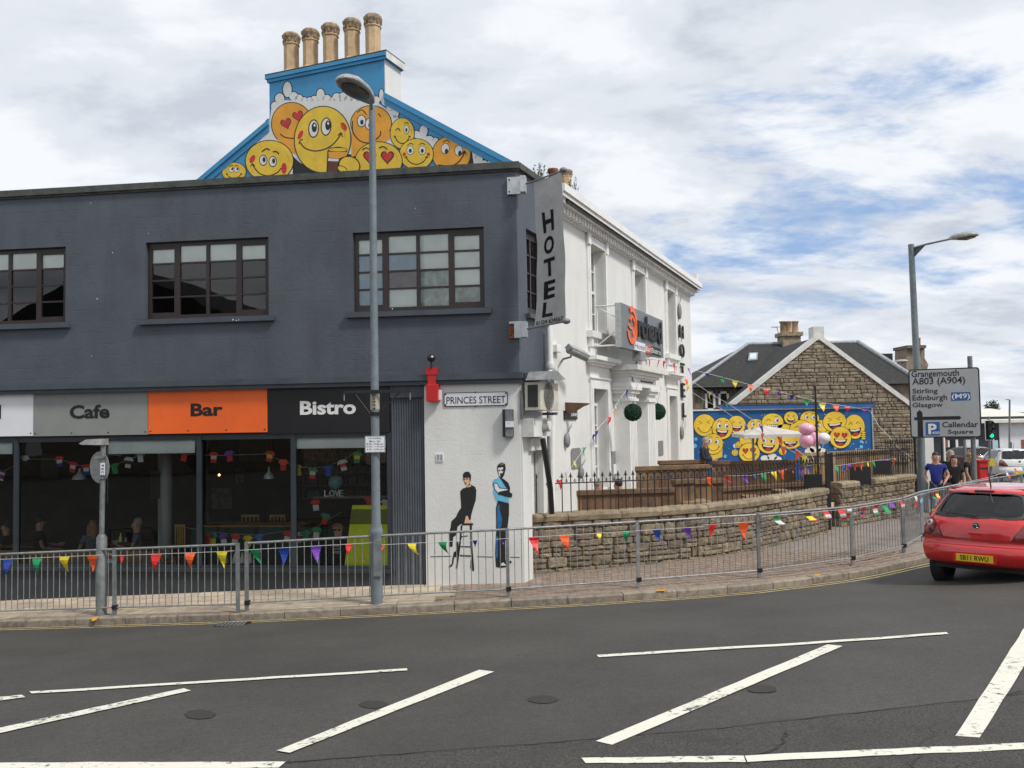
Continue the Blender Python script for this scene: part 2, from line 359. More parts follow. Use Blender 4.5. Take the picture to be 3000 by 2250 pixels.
def road_material():
    m = bpy.data.materials.new('asphalt'); m.use_nodes = True; nt = m.node_tree; n = nt.nodes; l = nt.links; b = n['Principled BSDF']
    g = n.new('ShaderNodeNewGeometry'); pos = g.outputs['Position']
    def no(s, d=6, r=.6): t = n.new('ShaderNodeTexNoise'); l.new(pos, t.inputs['Vector']); t.inputs['Scale'].default_value = s; t.inputs['Detail'].default_value = d; t.inputs['Roughness'].default_value = r; return t.outputs[0]
    def mr(x, a, b_, c, d): t = n.new('ShaderNodeMapRange'); l.new(x, t.inputs[0]); t.inputs[1].default_value = a; t.inputs[2].default_value = b_; t.inputs[3].default_value = c; t.inputs[4].default_value = d; return t.outputs[0]
    big = mr(no(.5), .35, .65, .80, 1.2); mid = mr(no(14, 9, .85), .32, .68, .72, 1.3); fine = mr(no(75, 4, .85), .38, .66, .55, 1.75)
    mm = n.new('ShaderNodeMath'); mm.operation = 'MULTIPLY'; l.new(big, mm.inputs[0]); l.new(mid, mm.inputs[1])
    m2 = n.new('ShaderNodeMath'); m2.operation = 'MULTIPLY'; l.new(mm.outputs[0], m2.inputs[0]); l.new(fine, m2.inputs[1])
    vv = n.new('ShaderNodeVectorMath'); vv.operation = 'SCALE'; vv.inputs[0].default_value = (.052, .0485, .0435); l.new(m2.outputs[0], vv.inputs['Scale'])
    l.new(vv.outputs[0], b.inputs['Base Color']); b.inputs['Roughness'].default_value = .82
    bp = n.new('ShaderNodeBump'); bp.inputs['Strength'].default_value = .5; bp.inputs['Distance'].default_value = .01; l.new(no(150, 3, .7), bp.inputs['Height']); l.new(bp.outputs[0], b.inputs['Normal'])
    return m
M['road'] = road_material()
def line_paint():
    m = bpy.data.materials.new('worn_white_line_paint'); m.use_nodes = True; nt = m.node_tree; n = nt.nodes; l = nt.links; b = n['Principled BSDF']
    g = n.new('ShaderNodeNewGeometry'); pos = g.outputs['Position']
    t = n.new('ShaderNodeTexNoise'); l.new(pos, t.inputs['Vector']); t.inputs['Scale'].default_value = 16; t.inputs['Detail'].default_value = 9; t.inputs['Roughness'].default_value = .75
    t2 = n.new('ShaderNodeTexNoise'); l.new(pos, t2.inputs['Vector']); t2.inputs['Scale'].default_value = 1.1; t2.inputs['Detail'].default_value = 2
    ad = n.new('ShaderNodeMath'); ad.operation = 'MULTIPLY_ADD'; l.new(t2.outputs[0], ad.inputs[0]); ad.inputs[1].default_value = .35; l.new(t.outputs[0], ad.inputs[2])
    r = n.new('ShaderNodeMapRange'); l.new(ad.outputs[0], r.inputs[0]); r.inputs[1].default_value = .735; r.inputs[2].default_value = .80
    x = n.new('ShaderNodeMix'); x.data_type = 'RGBA'; l.new(r.outputs[0], x.inputs['Factor']); x.inputs['A'].default_value = (.70, .68, .585, 1); x.inputs['B'].default_value = (.075, .072, .066, 1)
    l.new(x.outputs['Result'], b.inputs['Base Color']); b.inputs['Roughness'].default_value = .8
    return m
M['paint_w'] = line_paint()
# ------------------------------------------------------------------ lettering
_tc = {}
def text_pts(s, bold=0.0, shear=0.0):
    key = (s, bold, shear)
    if key in _tc: return _tc[key]
    cu = bpy.data.curves.new('t', 'FONT'); cu.body = s; cu.size = 1; cu.offset = bold; cu.resolution_u = 3; cu.shear = shear; cu.fill_mode = 'FRONT'
    o = bpy.data.objects.new('t', cu); COL.objects.link(o); dg = bpy.context.evaluated_depsgraph_get(); dg.update()
    me = bpy.data.meshes.new_from_object(o.evaluated_get(dg))
    vs = [v.co.copy() for v in me.vertices]; fs = [tuple(p.vertices) for p in me.polygons]
    bpy.data.objects.remove(o); bpy.data.curves.remove(cu); bpy.data.meshes.remove(me)
    x0 = min(v.x for v in vs); x1 = max(v.x for v in vs); y0 = min(v.y for v in vs); y1 = max(v.y for v in vs)
    vs = [((v.x-x0)/(x1-x0), (v.y-y0)/(y1-y0)) for v in vs]; _tc[key] = (vs, fs); return _tc[key]
def text_add(mb, s, P, U, Wv, w, h, material, bold=0.0, n=None, depth=0.0):
    """lettering filling w x h on the plane P + U*x + Wv*y"""
    vs, fs = text_pts(s, bold); U = V(U); Wv = V(Wv); P = V(P)
    nn = U.cross(Wv).normalized()
    pts = [P+U*(x*w)+Wv*(y*h) for x, y in vs]
    if depth:
        b = len(mb.v); pp = pts+[p+nn*depth for p in pts]; k = len(pts)
        ff = [tuple(i+k for i in f) for f in fs]
        ec = {}
        for f in fs:
            for i in range(len(f)): ec[(f[i], f[(i+1) % len(f)])] = 1
        for (a, c) in ec:
            if (c, a) not in ec: ff.append((a, c, c+k, a+k))
        q = fs[0]; t = (pts[q[1]]-pts[q[0]]).cross(pts[q[2]]-pts[q[0]])
        if t.dot(nn) < 0: ff = [f[::-1] for f in ff]
        mb.add(pp, ff, material)
    else:
        mb.add(pts, fs, material)
def text_frame(mb, s, fr, px0, py0, px1, py1, material, bold=0.0, off=0.0, depth=0.003):
    """fit text between photo-measured corners (top-left, bottom-right) on a wall frame"""
    u0, z1 = fr.uz(px0, py0, off); u1, z0 = fr.uz(px1, py1, off)
    text_add(mb, s, fr.w(u0, off, z0), fr.u, V((0, 0, 1)), u1-u0, z1-z0, material, bold, depth=depth)
# ------------------------------------------------------------------ painting on walls (thin coats of paint)
def spline(pts, k=6, closed=False):
    P = [V(p).to_2d() if len(p) > 2 else V(p) for p in pts]; n = len(P); o = []
    rng = range(n if closed else n-1)
    for i in rng:
        if closed: a, b, c, d = P[(i-1) % n], P[i], P[(i+1) % n], P[(i+2) % n]
        else: a, b, c, d = P[max(i-1, 0)], P[i], P[i+1], P[min(i+2, n-1)]
        for j in range(k):
            t = j/k; o.append(0.5*((2*b)+(c-a)*t+(2*a-5*b+4*c-d)*t*t+(3*b-a-3*c+d)*t**3))
    if not closed: o.append(P[-1])
    return [(p.x, p.y) for p in o]
class Paint:
    def __init__(s, fr, conv=lambda x, y: (x, y), base=0.004, step=0.0012, off=0.0):
        s.fr = fr; s.c = conv; s.b = base; s.s = step; s.off = off; s.mb = MB(); s.tier = 0
    def P(s, x, y, layer):
        px, py = s.c(x, y); u, z = s.fr.uz(px, py, s.off); return s.fr.w(u, s.off+s.b+s.s*(layer+s.tier), z)
    def poly(s, pts, m, layer=0, smooth=False):
        if smooth: pts = spline(pts, 5, True)
        s.mb.flat([s.P(x, y, layer) for x, y in pts], s.fr.n, m); return s
    def ell(s, cx, cy, rx, ry, m, layer=0, rot=0, n=28):
        c, q = math.cos(rot), math.sin(rot)
        return s.poly([(cx+rx*math.cos(t)*c-ry*math.sin(t)*q, cy+rx*math.cos(t)*q+ry*math.sin(t)*c) for t in [2*math.pi*i/n for i in range(n)]], m, layer)
    def line(s, pts, w, m, layer=0, smooth=True, taper=False):
        if smooth and len(pts) > 2: pts = spline(pts, 5)
        n = len(pts); L = []; R = []
        for i in range(n):
            a = pts[max(i-1, 0)]; b = pts[min(i+1, n-1)]; dx, dy = b[0]-a[0], b[1]-a[1]; l = math.hypot(dx, dy) or 1
            ww = w/2*(1-.6*abs(2*i/(n-1)-1) if taper else 1)
            L.append((pts[i][0]-dy/l*ww, pts[i][1]+dx/l*ww)); R.append((pts[i][0]+dy/l*ww, pts[i][1]-dx/l*ww))
        for i in range(n-1):
            q = [L[i], L[i+1], R[i+1], R[i]]
            ps = [s.P(x, y, layer) for x, y in q]
            if (ps[1]-ps[0]).cross(ps[2]-ps[0]).dot(s.fr.n) < 0: ps = ps[::-1]
            s.mb.add(ps, [(0, 1, 2, 3)], m)
        return s
    def heart(s, cx, cy, r, m, layer=0, rot=0):
        pts = []
        for i in range(24):
            t = 2*math.pi*i/24; x = 16*math.sin(t)**3; y = -(13*math.cos(t)-5*math.cos(2*t)-2*math.cos(3*t)-math.cos(4*t))
            x *= r/16; y *= r/14; pts.append((cx+x*math.cos(rot)-y*math.sin(rot), cy+x*math.sin(rot)+y*math.cos(rot)))
        return s.poly(pts, m, layer)
    def build(s, name, parent, label=None): return s.mb.build(name, parent, label)
def smiley(pt, cx, cy, rx, ry, col, eyes='round', mouth='smile', tilt=0.0, lw=5, look=(0, 0), cheeks=False, tier=0, ex=None):
    """one painted smiling face; coordinates in the tracing's own units"""
    pt.tier = tier; c, q = math.cos(tilt), math.sin(tilt)
    def T(x, y): return (cx+x*rx*c-y*ry*q, cy+x*rx*q+y*ry*c)
    pt.ell(cx, cy, rx+lw*.8, ry+lw*.8, M['mk'], 0, tilt, 36); pt.ell(cx, cy, rx, ry, col, 1, tilt, 36)
    pt.line([T(.62, -.55), T(.78, -.25), T(.8, .0)], lw*.9, M['mw'] if False else M['my' if col is M['mo'] else 'mo'], 2, taper=True)
    e = ex or .36
    if eyes == 'none': pass
    elif eyes == 'heart':
        for sx in (-1, 1): pt.heart(*T(sx*e, -.22), rx*.29, M['mk'], 2, tilt); pt.heart(*T(sx*e, -.22), rx*.23, M['mr'], 3, tilt)
    elif eyes == 'squint':
        for sx in (-1, 1):
            pt.line([T(sx*(e+.18), -.42), T(sx*(e-.14), -.26), T(sx*(e+.14), -.12)], lw, M['mk'], 2, smooth=False)
    elif eyes == 'closed':
        for sx in (-1, 1): pt.line([T(sx*e-.2, -.2), T(sx*e, -.38), T(sx*e+.2, -.2)], lw, M['mk'], 2)
    else:
        for sx in (-1, 1):
            if eyes == 'wink' and sx < 0:
                pt.line([T(-e-.2, -.18), T(-e, -.34), T(-e+.2, -.14)], lw, M['mk'], 2); continue
            pt.ell(*T(sx*e, -.25), rx*.2+lw*.5, ry*.27+lw*.5, M['mk'], 2, tilt, 18); pt.ell(*T(sx*e, -.25), rx*.2, ry*.27, M['mw'], 3, tilt, 18)
            pt.ell(*T(sx*e+.08*look[0], -.22+.1*look[1]), rx*.09, ry*.14, M['mk'], 4, tilt, 12)
            pt.line([T(sx*e-.18, -.62+(.06 if sx < 0 else 0)), T(sx*e, -.72), T(sx*e+.18, -.62)], lw*.8, M['mk'], 2)
    if mouth == 'smile':
        pt.line([T(-.62, .2), T(-.4, .52), T(0, .68), T(.4, .52), T(.62, .2)], lw, M['mk'], 2)
        pt.line([T(-.7, .26), T(-.62, .18), T(-.54, .2)], lw, M['mk'], 2); pt.line([T(.54, .2), T(.62, .18), T(.7, .26)], lw, M['mk'], 2)
    elif mouth == 'open':
        pt.poly([T(-.62, .1), T(-.3, .2), T(.3, .2), T(.62, .1), T(.5, .5), T(.2, .76), T(-.2, .76), T(-.5, .5)], M['mk'], 2, True)
        pt.poly([T(-.5, .2), T(0, .26), T(.5, .2), T(.44, .34), T(0, .4), T(-.44, .34)], M['mw'], 3)
        pt.poly([T(-.3, .6), T(-.1, .5), T(.2, .5), T(.32, .58), T(.15, .72), T(-.15, .72)], M['mr'], 3)
    elif mouth == 'teeth':
        pt.poly([T(-.5, .25), T(.5, .2), T(.55, .5), T(.4, .66), T(-.4, .66), T(-.55, .5)], M['mk'], 2)
        for i in range(5):
            for j in range(2): pt.poly([T(-.46+.19*i, .28+.19*j), T(-.30+.19*i, .28+.19*j), T(-.30+.19*i, .42+.19*j), T(-.46+.19*i, .42+.19*j)], M['mw'], 3)
    if cheeks:
        for sx in (-1, 1): pt.ell(*T(sx*.72, .02), rx*.1, ry*.13, M['mr'], 2, tilt, 14)
# ================================================================== GROUND
ZP = [(-30, -1.2), (-16, -.6), (-9.8, -.31), (-6.5, -.15), (-4.4, -.05), (-2.3, .04), (-.12, .11), (2, .15), (4.2, .17), (6.3, .15), (7.8, .16), (12, .12), (20, .05), (60, 0)]
def zp(X): return interp(ZP, X)
def on_pave(px, py, dz=0.0):
    z = .1
    for _ in range(12): p = atZ(px, py, z); z = zp(p.x)+dz
    return atZ(px, py, z)
KB = [on_pave(x, y, -.12) for x, y in [(0, 1840), (300, 1831), (700, 1819), (1100, 1801), (1440, 1783), (1727, 1768), (2000, 1750), (2204, 1733), (2343, 1716), (2462, 1701), (2563, 1683), (2648, 1664), (2713, 1650)]]
KP = [(p.x, p.y) for p in KB]
KP = [(-40, KP[0][1]+.9), (-18, KP[0][1]+.35)] + KP
x0, y0 = KP[-1]
KP += [(x0+1.0, y0+1.05), (x0+3, y0+3.4), (x0+8, y0+8.8), (x0+24, y0+26), (x0+60, y0+62)]
def yk(X): return interp(KP, X)
def roadz(X, Y):
    d = max(0.0, yk(X)-Y); s = interp([(9, .10), (16, .03), (30, .0)], X)
    return zp(X)-.12+s*min(d, 15)*(1 if d < 15 else 1)
def on_road(px, py, dz=0.0):
    z = 0.0
    for _ in range(40):
        p = atZ(px, py, z); z = z*.4+.6*(roadz(p.x, p.y)+dz)
    return atZ(px, py, z)
gm = MB(); gm.add([(-900, -900, -1.6), (900, -900, -1.6), (900, 900, -1.6), (-900, 900, -1.6)], [(0, 1, 2, 3)], M['pav']); gm.build('ground', kind='structure')
# the road: one sheet sloping down to the kerb
xs = [-60, -40, -25] + [-18+.75*i for i in range(49)] + [20, 24, 30, 40, 60, 76]
rb = MB(); vs = []; fs = []; nr = 22
for X in xs:
    Yk = yk(X)
    for j in range(nr+1):
        Y = Yk-15*(j/20) if j <= 20 else Yk-15-(j-20)*8
        vs.append((X, Y, roadz(X, Y)))
for i in range(len(xs)-1):
    for j in range(nr):
        a = i*(nr+1)+j; b = a+nr+1; fs.append((a+1, b+1, b, a))
rb.add(vs, fs, M['road']); rb.build('road', kind='structure', origin=(0, 0, 0))
# street beyond the bend
def quadstrip(name, P, m, kind='structure'):
    b = MB(); b.add(P, [(0, 1, 2, 3)], m); return b.build(name, kind=kind)
def sidez(Y): return interp([(24, .02), (28, .02), (60, -.75), (300, -.75)], Y)
b_ = MB(); b_.add([(x, y, sidez(y)) for y in (24, 28, 60, 260) for x in (9, 240)], [(0, 1, 3, 2), (2, 3, 5, 4), (4, 5, 7, 6)], M['road']); b_.build('side_street', kind='structure')
b_ = MB(); b_.add([(x, y, sidez(y)+.03) for y in (66, 74) for x in (20, 90)], [(0, 1, 3, 2)], M['pav']); b_.build('far_pavement', kind='structure')
# pavement bed
pb = MB(); vs = []; fs = []
px_ = [x for x in xs if -40 <= x <= 60]
for X in px_:
    Yk = yk(X)
    for Y in (Yk+.12, Yk+1.5, Yk+3.2, Yk+(6.0 if X > 8 else 9.0)): vs.append((X, Y, zp(X)-.022))
for i in range(len(px_)-1):
    for j in range(3):
        a = i*4+j; b = a+4; fs.append((a, b, b+1, a+1))
pb.add(vs, fs, M['pav']); pave = pb.build('pavement', kind='structure', origin=(0, 0, 0))
# kerb stones
kerb = MB(); kl = [(-18.0, yk(-18))]
L = [0]; path = []; X = -18.0
while X < 34: path.append(V((X, yk(X), 0))); X += .05
acc = [0]
for a, b in zip(path, path[1:]): acc.append(acc[-1]+(b-a).length)
def at_len(s):
    import bisect
    i = min(max(bisect.bisect_right(acc, s)-1, 0), len(path)-2); t = (s-acc[i])/(acc[i+1]-acc[i]); p = path[i].lerp(path[i+1], t)
    d = (path[min(i+2, len(path)-1)]-path[max(i-1, 0)]).normalized(); return p, d
kr = MB(); vs = []; fs = []
kroot = bpy.data.objects.new('kerb', None); kroot.location = (0, 0, 0); link(kroot); tag(kroot, kind='structure')
s = 0.0; rk = random.Random(3)
while s < acc[-1]-1:
    ln = .9 if s < 30 else 1.8
    p0, d0 = at_len(s+.006); p1, d1 = at_len(s+ln-.006); j = rk.uniform(-.004, .005)
    n0 = V((-d0.y, d0.x, 0)); n1 = V((-d1.y, d1.x, 0)); za, zb = zp(p0.x)+j, zp(p1.x)+j
    k = MB(); pm, dm = at_len(s+ln/2); nm = V((-dm.y, dm.x, 0)); zm = zp(pm.x)+j
    for (q0, m0, w0, q1, m1, w1) in ((p0, n0, za, pm, nm, zm), (pm, nm, zm, p1, n1, zb)):
        A = [q0+V((0, 0, w0-.2)), q1+V((0, 0, w1-.2)), q1+m1*.15+V((0, 0, w1-.2)), q0+m0*.15+V((0, 0, w0-.2)),
             q0+V((0, 0, w0-.022)), q1+V((0, 0, w1-.022)), q1+m1*.15+V((0, 0, w1)), q0+m0*.15+V((0, 0, w0))]
        B = [A[4], A[5], A[6], A[7], q0+m0*.025+V((0, 0, w0)), q1+m1*.025+V((0, 0, w1)), A[6], A[7]]
        k.add([A[0], A[1], A[5], A[4], B[5], B[4], A[6], A[7]], [(0, 1, 2, 3), (3, 2, 4, 5), (5, 4, 6, 7)], M['kerb'])
        if q0 is p0: k.add([A[0], A[4], B[4], A[7], A[3]], [(0, 1, 2, 3, 4)], M['kerb'])
        else: k.add([A[1], A[5], B[5], A[6], A[2]], [(4, 3, 2, 1, 0)], M['kerb'])
    k.build('kerb_stone', kroot); s += ln
# yellow lines
def strip(mb, path_pts, w, m, lift, zf, nrm=None):
    n = len(path_pts); Lp = []; Rp = []
    for i in range(n):
        a = path_pts[max(i-1, 0)]; b = path_pts[min(i+1, n-1)]; d = (b-a); d.z = 0; d.normalize(); q = V((-d.y, d.x, 0))
        for lst, sg in ((Lp, 1), (Rp, -1)):
            p = path_pts[i]+q*(w/2*sg); lst.append(V((p.x, p.y, zf(p.x, p.y)+lift)))
    vs = Lp+Rp
    mb.add(vs, [(i+n, i+1+n, i+1, i) for i in range(n-1)], m)
for off in (.13, .33):
    pts = []
    ss = 8.0
    while ss < acc[-1]-2:
        p, d = at_len(ss); pts.append(p+V((d.y, -d.x, 0))*off); ss += .5
    y = MB(); strip(y, pts, .055, M['yl'], .006, roadz); y.build('yellow_line', kind='structure')
# white markings
def marking(q, nseg=14):
    """four photo corners (two per end) laid on the road"""
    a, b, c, d = [on_road(*p) for p in q]; m = MB(); vs = []
    for i in range(nseg+1):
        t = i/nseg; w = rk.uniform(-.006, .006)
        for e in (a.lerp(d, t), b.lerp(c, t)): vs.append((e.x, e.y+w, roadz(e.x, e.y)+.010))
    fs = [(2*i, 2*i+2, 2*i+3, 2*i+1) for i in range(nseg)]
    m.add(vs, fs, M['paint_w'])
    o = m.build('road_marking', kind='structure')
    if o.data.polygons[0].normal.z < 0: o.data.flip_normals()
    return o
def i3(x, y): return (x/1.4747, 1700+y/1.4747)
def i4(x, y): return (1500+x/1.4747, 1600+y/1.4747)
marking([i3(125, 485), i3(135, 494), i3(1760, 394), i3(1758, 385)])
marking([i3(-250, 695), i3(-250, 720), i3(826, 481), i3(795, 471)])
marking([i3(-200, 528), i3(-200, 552), i3(110, 508), i3(95, 498)], 5)
marking([i3(1195, 742), i3(1252, 751), i3(2135, 399), i3(2070, 391)])
marking([i3(-200, 795), i3(-200, 828), i3(1203, 817), i3(1235, 790)])
marking([i4(366, 473), i4(374, 483), i4(1886, 383), i4(1876, 375)])
marking([i4(362, 848), i4(432, 864), i4(1428, 435), i4(1362, 428)])
marking([i4(300, 921), i4(318, 944), i4(1010, 939), i4(1000, 911)], 8)
marking([i4(1005, 912), i4(1018, 939), i4(2300, 880), i4(2300, 852)])
marking([i4(1915, 826), i4(2020, 833), i4(2330, 330), i4(2230, 330)])
# older coarse asphalt near the camera, crack, patches
pts = [(560, 2262), (834, 2236), (1500, 2188), (1800, 2162), (2110, 2136), (2600, 2080), (3000, 2034), (3300, 1998)]
M['road2'] = mat('old_coarse_asphalt', (.068, .063, .056), .88, .5, 70, .6, 130, dirt=(.03, .029, .027), dscale=2.2, damt=.6)
top = [on_road(*p) for p in pts]; pm = MB(); vs = []
for p in top:
    q = EYE + (p-EYE)*.30
    for t in (0, .25, .5, .75, 1): e = V((p.x+(q.x-p.x)*t, p.y+(q.y-p.y)*t, 0)); vs.append((e.x, e.y, roadz(e.x, e.y)+.0045))
pm.add(vs, [(5*i+j+1, 5*i+j+6, 5*i+j+5, 5*i+j) for i in range(len(top)-1) for j in range(4)], M['road2']); pm.build('old_asphalt', kind='structure')
cr = MB(); cp = []
for a, b in zip(top, top[1:]):
    for i in range(10): t = i/10; c = a.lerp(b, t); cp.append(c+V((0, rk.uniform(-.012, .012), 0)))
strip(cr, cp, .018, M['mk'], .0075, roadz); cr.build('asphalt_joint', kind='structure')
for k, line in enumerate([[(2310, 2145), (2290, 2180), (2270, 2200), (2215, 2215), (2180, 2245)], [(2740, 2120), (2725, 2160), (2700, 2180), (2690, 2215), (2660, 2260)], [(2945, 2037), (3010, 2022)]]):
    cr = MB(); cp = []
    P = [on_road(*p) for p in line]
    for a, b in zip(P, P[1:]):
        for i in range(6): c = a.lerp(b, i/6); cp.append(c+V((rk.uniform(-.02, .02), rk.uniform(-.012, .012), 0)))
    strip(cr, cp, .014, M['mk'], .0078, roadz); cr.build('road_crack', kind='structure')
M['tar'] = mat('dark_asphalt_patch', (.034, .032, .029), .85, .2, 40, .4, 100)
for cx_, cy_, rx_, ry_ in ((586, 2095, 46, 14), (1092, 2065, 42, 12), (1590, 2050, 44, 12), (2232, 2020, 45, 12)):
    m = MB(); ring = [on_road(cx_+rx_*math.cos(t)*rk.uniform(.88, 1.1), cy_+ry_*math.sin(t)*rk.uniform(.88, 1.1)) for t in [2*math.pi*i/18 for i in range(18)]]
    m.flat([V((p.x, p.y, roadz(p.x, p.y)+.005)) for p in ring], (0, 0, 1), M['tar']); m.build('round_patch', kind='structure')
# spray marks on the kerb, gully grate
for q in ([(266, 1810), (290, 1806), (282, 1816), (270, 1820)], [(1925, 1728), (1950, 1726), (1948, 1731), (1922, 1732)], [(2385, 1683), (2402, 1681), (2404, 1686), (2388, 1687)]):
    m = MB(); P = [on_pave(*p, .006) for p in q]
    m.flat(P, (0, 0, 1), mat('orange_spray', (.6, .3, .03), .8)); m.build('spray_mark', kind='structure')
gp = on_road(682, 1831); g = MB(); g.M = Matrix.Translation((gp.x, gp.y, roadz(gp.x, gp.y)))
g.box(-.24, .24, -.16, .16, -.05, .012, M['iron'])
for i in range(7): g.box(-.21+.06*i, -.18+.06*i, -.13, .13, .012, .022, M['galvd'])
g.M = Matrix.Identity(4); g.build('drain_grate', None, 'rusty drain grate beside the kerb below the yellow lines', 'drain grate')
# paving slabs on the left, block paving round the bend
def wall_y(X): # front of the grey building
    t = (X-FA.O.x)/FA.u.x; return FA.O.y+FA.u.y*t
slabme = None; rs = random.Random(5)
bp = on_pave(1396, 1696); bq = on_pave(1337, 1755)
def slab_lim(Y): return bq.x+(bp.x-bq.x)*(Y-bq.y)/(bp.y-bq.y)
for r in range(5):
    X = -10.6 + (r % 2)*.3
    while X < 1.0:
        Y = yk(X)+.17+.46*r+.225
        if X+.3 < slab_lim(Y) and Y-.2 < wall_y(X)-.02:
            if slabme is None:
                b = MB(); b.box(-.294, .294, -.219, .219, -.06, 0, M['slab']); o = b.build('paving_slab', pave, origin=None); slabme = o
            else: o = copy_obj(slabme, pave)
            sl_ = (zp(X+.3)-zp(X-.3))/.6; sy = (yk(X+.3)-yk(X-.3))/.6
            o.location = (X, Y, zp(X)+rs.uniform(-.002, .002)); o.rotation_euler = (rs.uniform(-.003, .003), -math.atan(sl_), math.atan(sy))
        X += .6
bl = MB(); 
X = -2.2
cols = []
while X < 9.5:
    w = .205; k = 0; Yk = yk(X)+.155
    while k < 34:
        Y = Yk+k*.103+.05
        if X > slab_lim(Y)-.25 and Y < wall_y(X)+3.6:
            z = zp(X)+rs.uniform(-.003, .001); xo = (.1 if k % 2 else 0)
            zz = zp(X+xo+.1); za = zp(X+xo-.1); yd = (yk(X+.1)-yk(X-.1))/2
            x0, x1, y0, y1 = X+xo-.099, X+xo+.099, Y-.0485, Y+.0485
            bl.add([(x0, y0-yd, za+z-zp(X)), (x1, y0+yd, zz+z-zp(X)), (x1, y1+yd, zz+z-zp(X)), (x0, y1-yd, za+z-zp(X)), (x0, y0-yd, za-.02), (x1, y0+yd, zz-.02), (x1, y1+yd, zz-.02), (x0, y1-yd, za-.02)],
                   [(0, 1, 2, 3), (4, 5, 1, 0), (5, 6, 2, 1), (6, 7, 3, 2), (7, 4, 0, 3)], M['blockp'])
        k += 1
    X += w
bl.build('paving_block', pave, kind='stuff')
# ================================================================== GREY CORNER BUILDING
def course(m, hx=.45, hz=.215, strength=.35, axis='x'):
    """painted-over block courses as fine relief"""
    nt = m.node_tree; n = nt.nodes; l = nt.links; b = n['Principled BSDF']
    g = n.new('ShaderNodeNewGeometry'); sp = n.new('ShaderNodeSeparateXYZ'); cb = n.new('ShaderNodeCombineXYZ'); l.new(g.outputs['Position'], sp.inputs[0])
    l.new(sp.outputs[0 if axis == 'x' else 1], cb.inputs[0]); l.new(sp.outputs[2], cb.inputs[1])
    br = n.new('ShaderNodeTexBrick'); l.new(cb.outputs[0], br.inputs['Vector']); br.inputs['Scale'].default_value = 1; br.inputs['Brick Width'].default_value = hx; br.inputs['Row Height'].default_value = hz
    br.inputs['Mortar Size'].default_value = .007; br.inputs['Mortar Smooth'].default_value = .6; br.inputs['Color1'].default_value = (1, 1, 1, 1); br.inputs['Color2'].default_value = (.9, .9, .9, 1); br.inputs['Mortar'].default_value = (0, 0, 0, 1)
    no = n.new('ShaderNodeTexNoise'); l.new(g.outputs['Position'], no.inputs['Vector']); no.inputs['Scale'].default_value = 1.6
    mr = n.new('ShaderNodeMapRange'); mr.inputs[1].default_value = .46; mr.inputs[2].default_value = .62; l.new(no.outputs[0], mr.inputs[0])
    mm = n.new('ShaderNodeMath'); mm.operation = 'MULTIPLY'; mm.inputs[1].default_value = strength; l.new(mr.outputs[0], mm.inputs[0])
    bp = n.new('ShaderNodeBump'); bp.inputs['Distance'].default_value = .012; l.new(mm.outputs[0], bp.inputs['Strength']); l.new(br.outputs['Color'], bp.inputs['Height'])
    old = b.inputs['Normal'].links[0].from_socket if b.inputs['Normal'].links else None
    if old: l.new(old, bp.inputs['Normal'])
    l.new(bp.outputs[0], b.inputs['Normal'])
course(M['grey'], hx=1.3, strength=.55); course(M['white'], .6, .26, .3, 'y')
def wall_holes(mb, fr, u0, u1, z0, z1, n1, th, holes, m):
    """wall from u0..u1, z0..z1, outer face at n1, cut for openings (u0,u1,z0,z1)"""
    us = sorted({u0, u1, *[h[0] for h in holes], *[h[1] for h in holes]}); us = [u for u in us if u0 <= u <= u1]
    mb.M = fr.M()
    for a, b in zip(us, us[1:]):
        hs = sorted([(h[2], h[3]) for h in holes if h[0] <= a+1e-6 and h[1] >= b-1e-6]); z = z0
        for h0, h1 in hs:
            if h0 > z: mb.box(a, b, n1-th, n1, z, h0, m)
            z = max(z, h1)
        if z < z1: mb.box(a, b, n1-th, n1, z, z1, m)
    mb.M = Matrix.Identity(4); return mb
def fbox(fr, u0, u1, n0, n1, z0, z1, m, mb=None):
    mb = mb or MB(); old = mb.M; mb.M = fr.M(); mb.box(u0, u1, n0, n1, z0, z1, m); mb.M = old; return mb
GB = thing('corner_building', 'dark grey two storey flat roofed corner building with cafe shopfront below', 'building', FA.w(-5, 0, 0))
A = FA.uz
ztop = A(1518, 475)[1]; uL = -15.5
zb1 = A(1300, 1097)[1]; zb0 = A(1300, 1122)[1]     # fascia band top and bottom
wz1 = A(1034, 682)[1]; wz0 = A(1038, 914)[1]
W3 = (A(1034, 800)[0], A(1419, 800)[0]); W2 = (A(427, 830)[0], A(787, 830)[0]); W1r = A(192, 830)[0]; W1 = (W1r-(W2[1]-W2[0]), W1r)
holes = [(*w, wz0, wz1) for w in (W1, W2, W3)]
b = wall_holes(MB(), FA, uL, 0, zb0, ztop-.1, 0, .25, holes, M['grey'])
b.build('upper_wall', GB)
# coping
cb = fbox(FA, uL, .06, -.32, .07, ztop-.12, ztop, M['cope']); fbox(FA, uL, .04, -.3, .035, ztop-.16, ztop-.12, M['cope'], cb)
cb.build('coping', GB)
cb = fbox(FW, .02, 1.75, -.32, .07, ztop-.115, ztop-.003, M['cope']); cb.build('coping', GB)
# fascia band
fb = fbox(FA, uL, .07, 0, .16, zb0+.045, zb1, M['grey2']); fbox(FA, uL, .05, 0, .11, zb0-.03, zb0+.045, M['grey2'], fb)
fbox(FW, .0, 1.5, 0, .1, zb0, zb1-.004, M['grey2'], fb)
fb.build('fascia_band', GB)
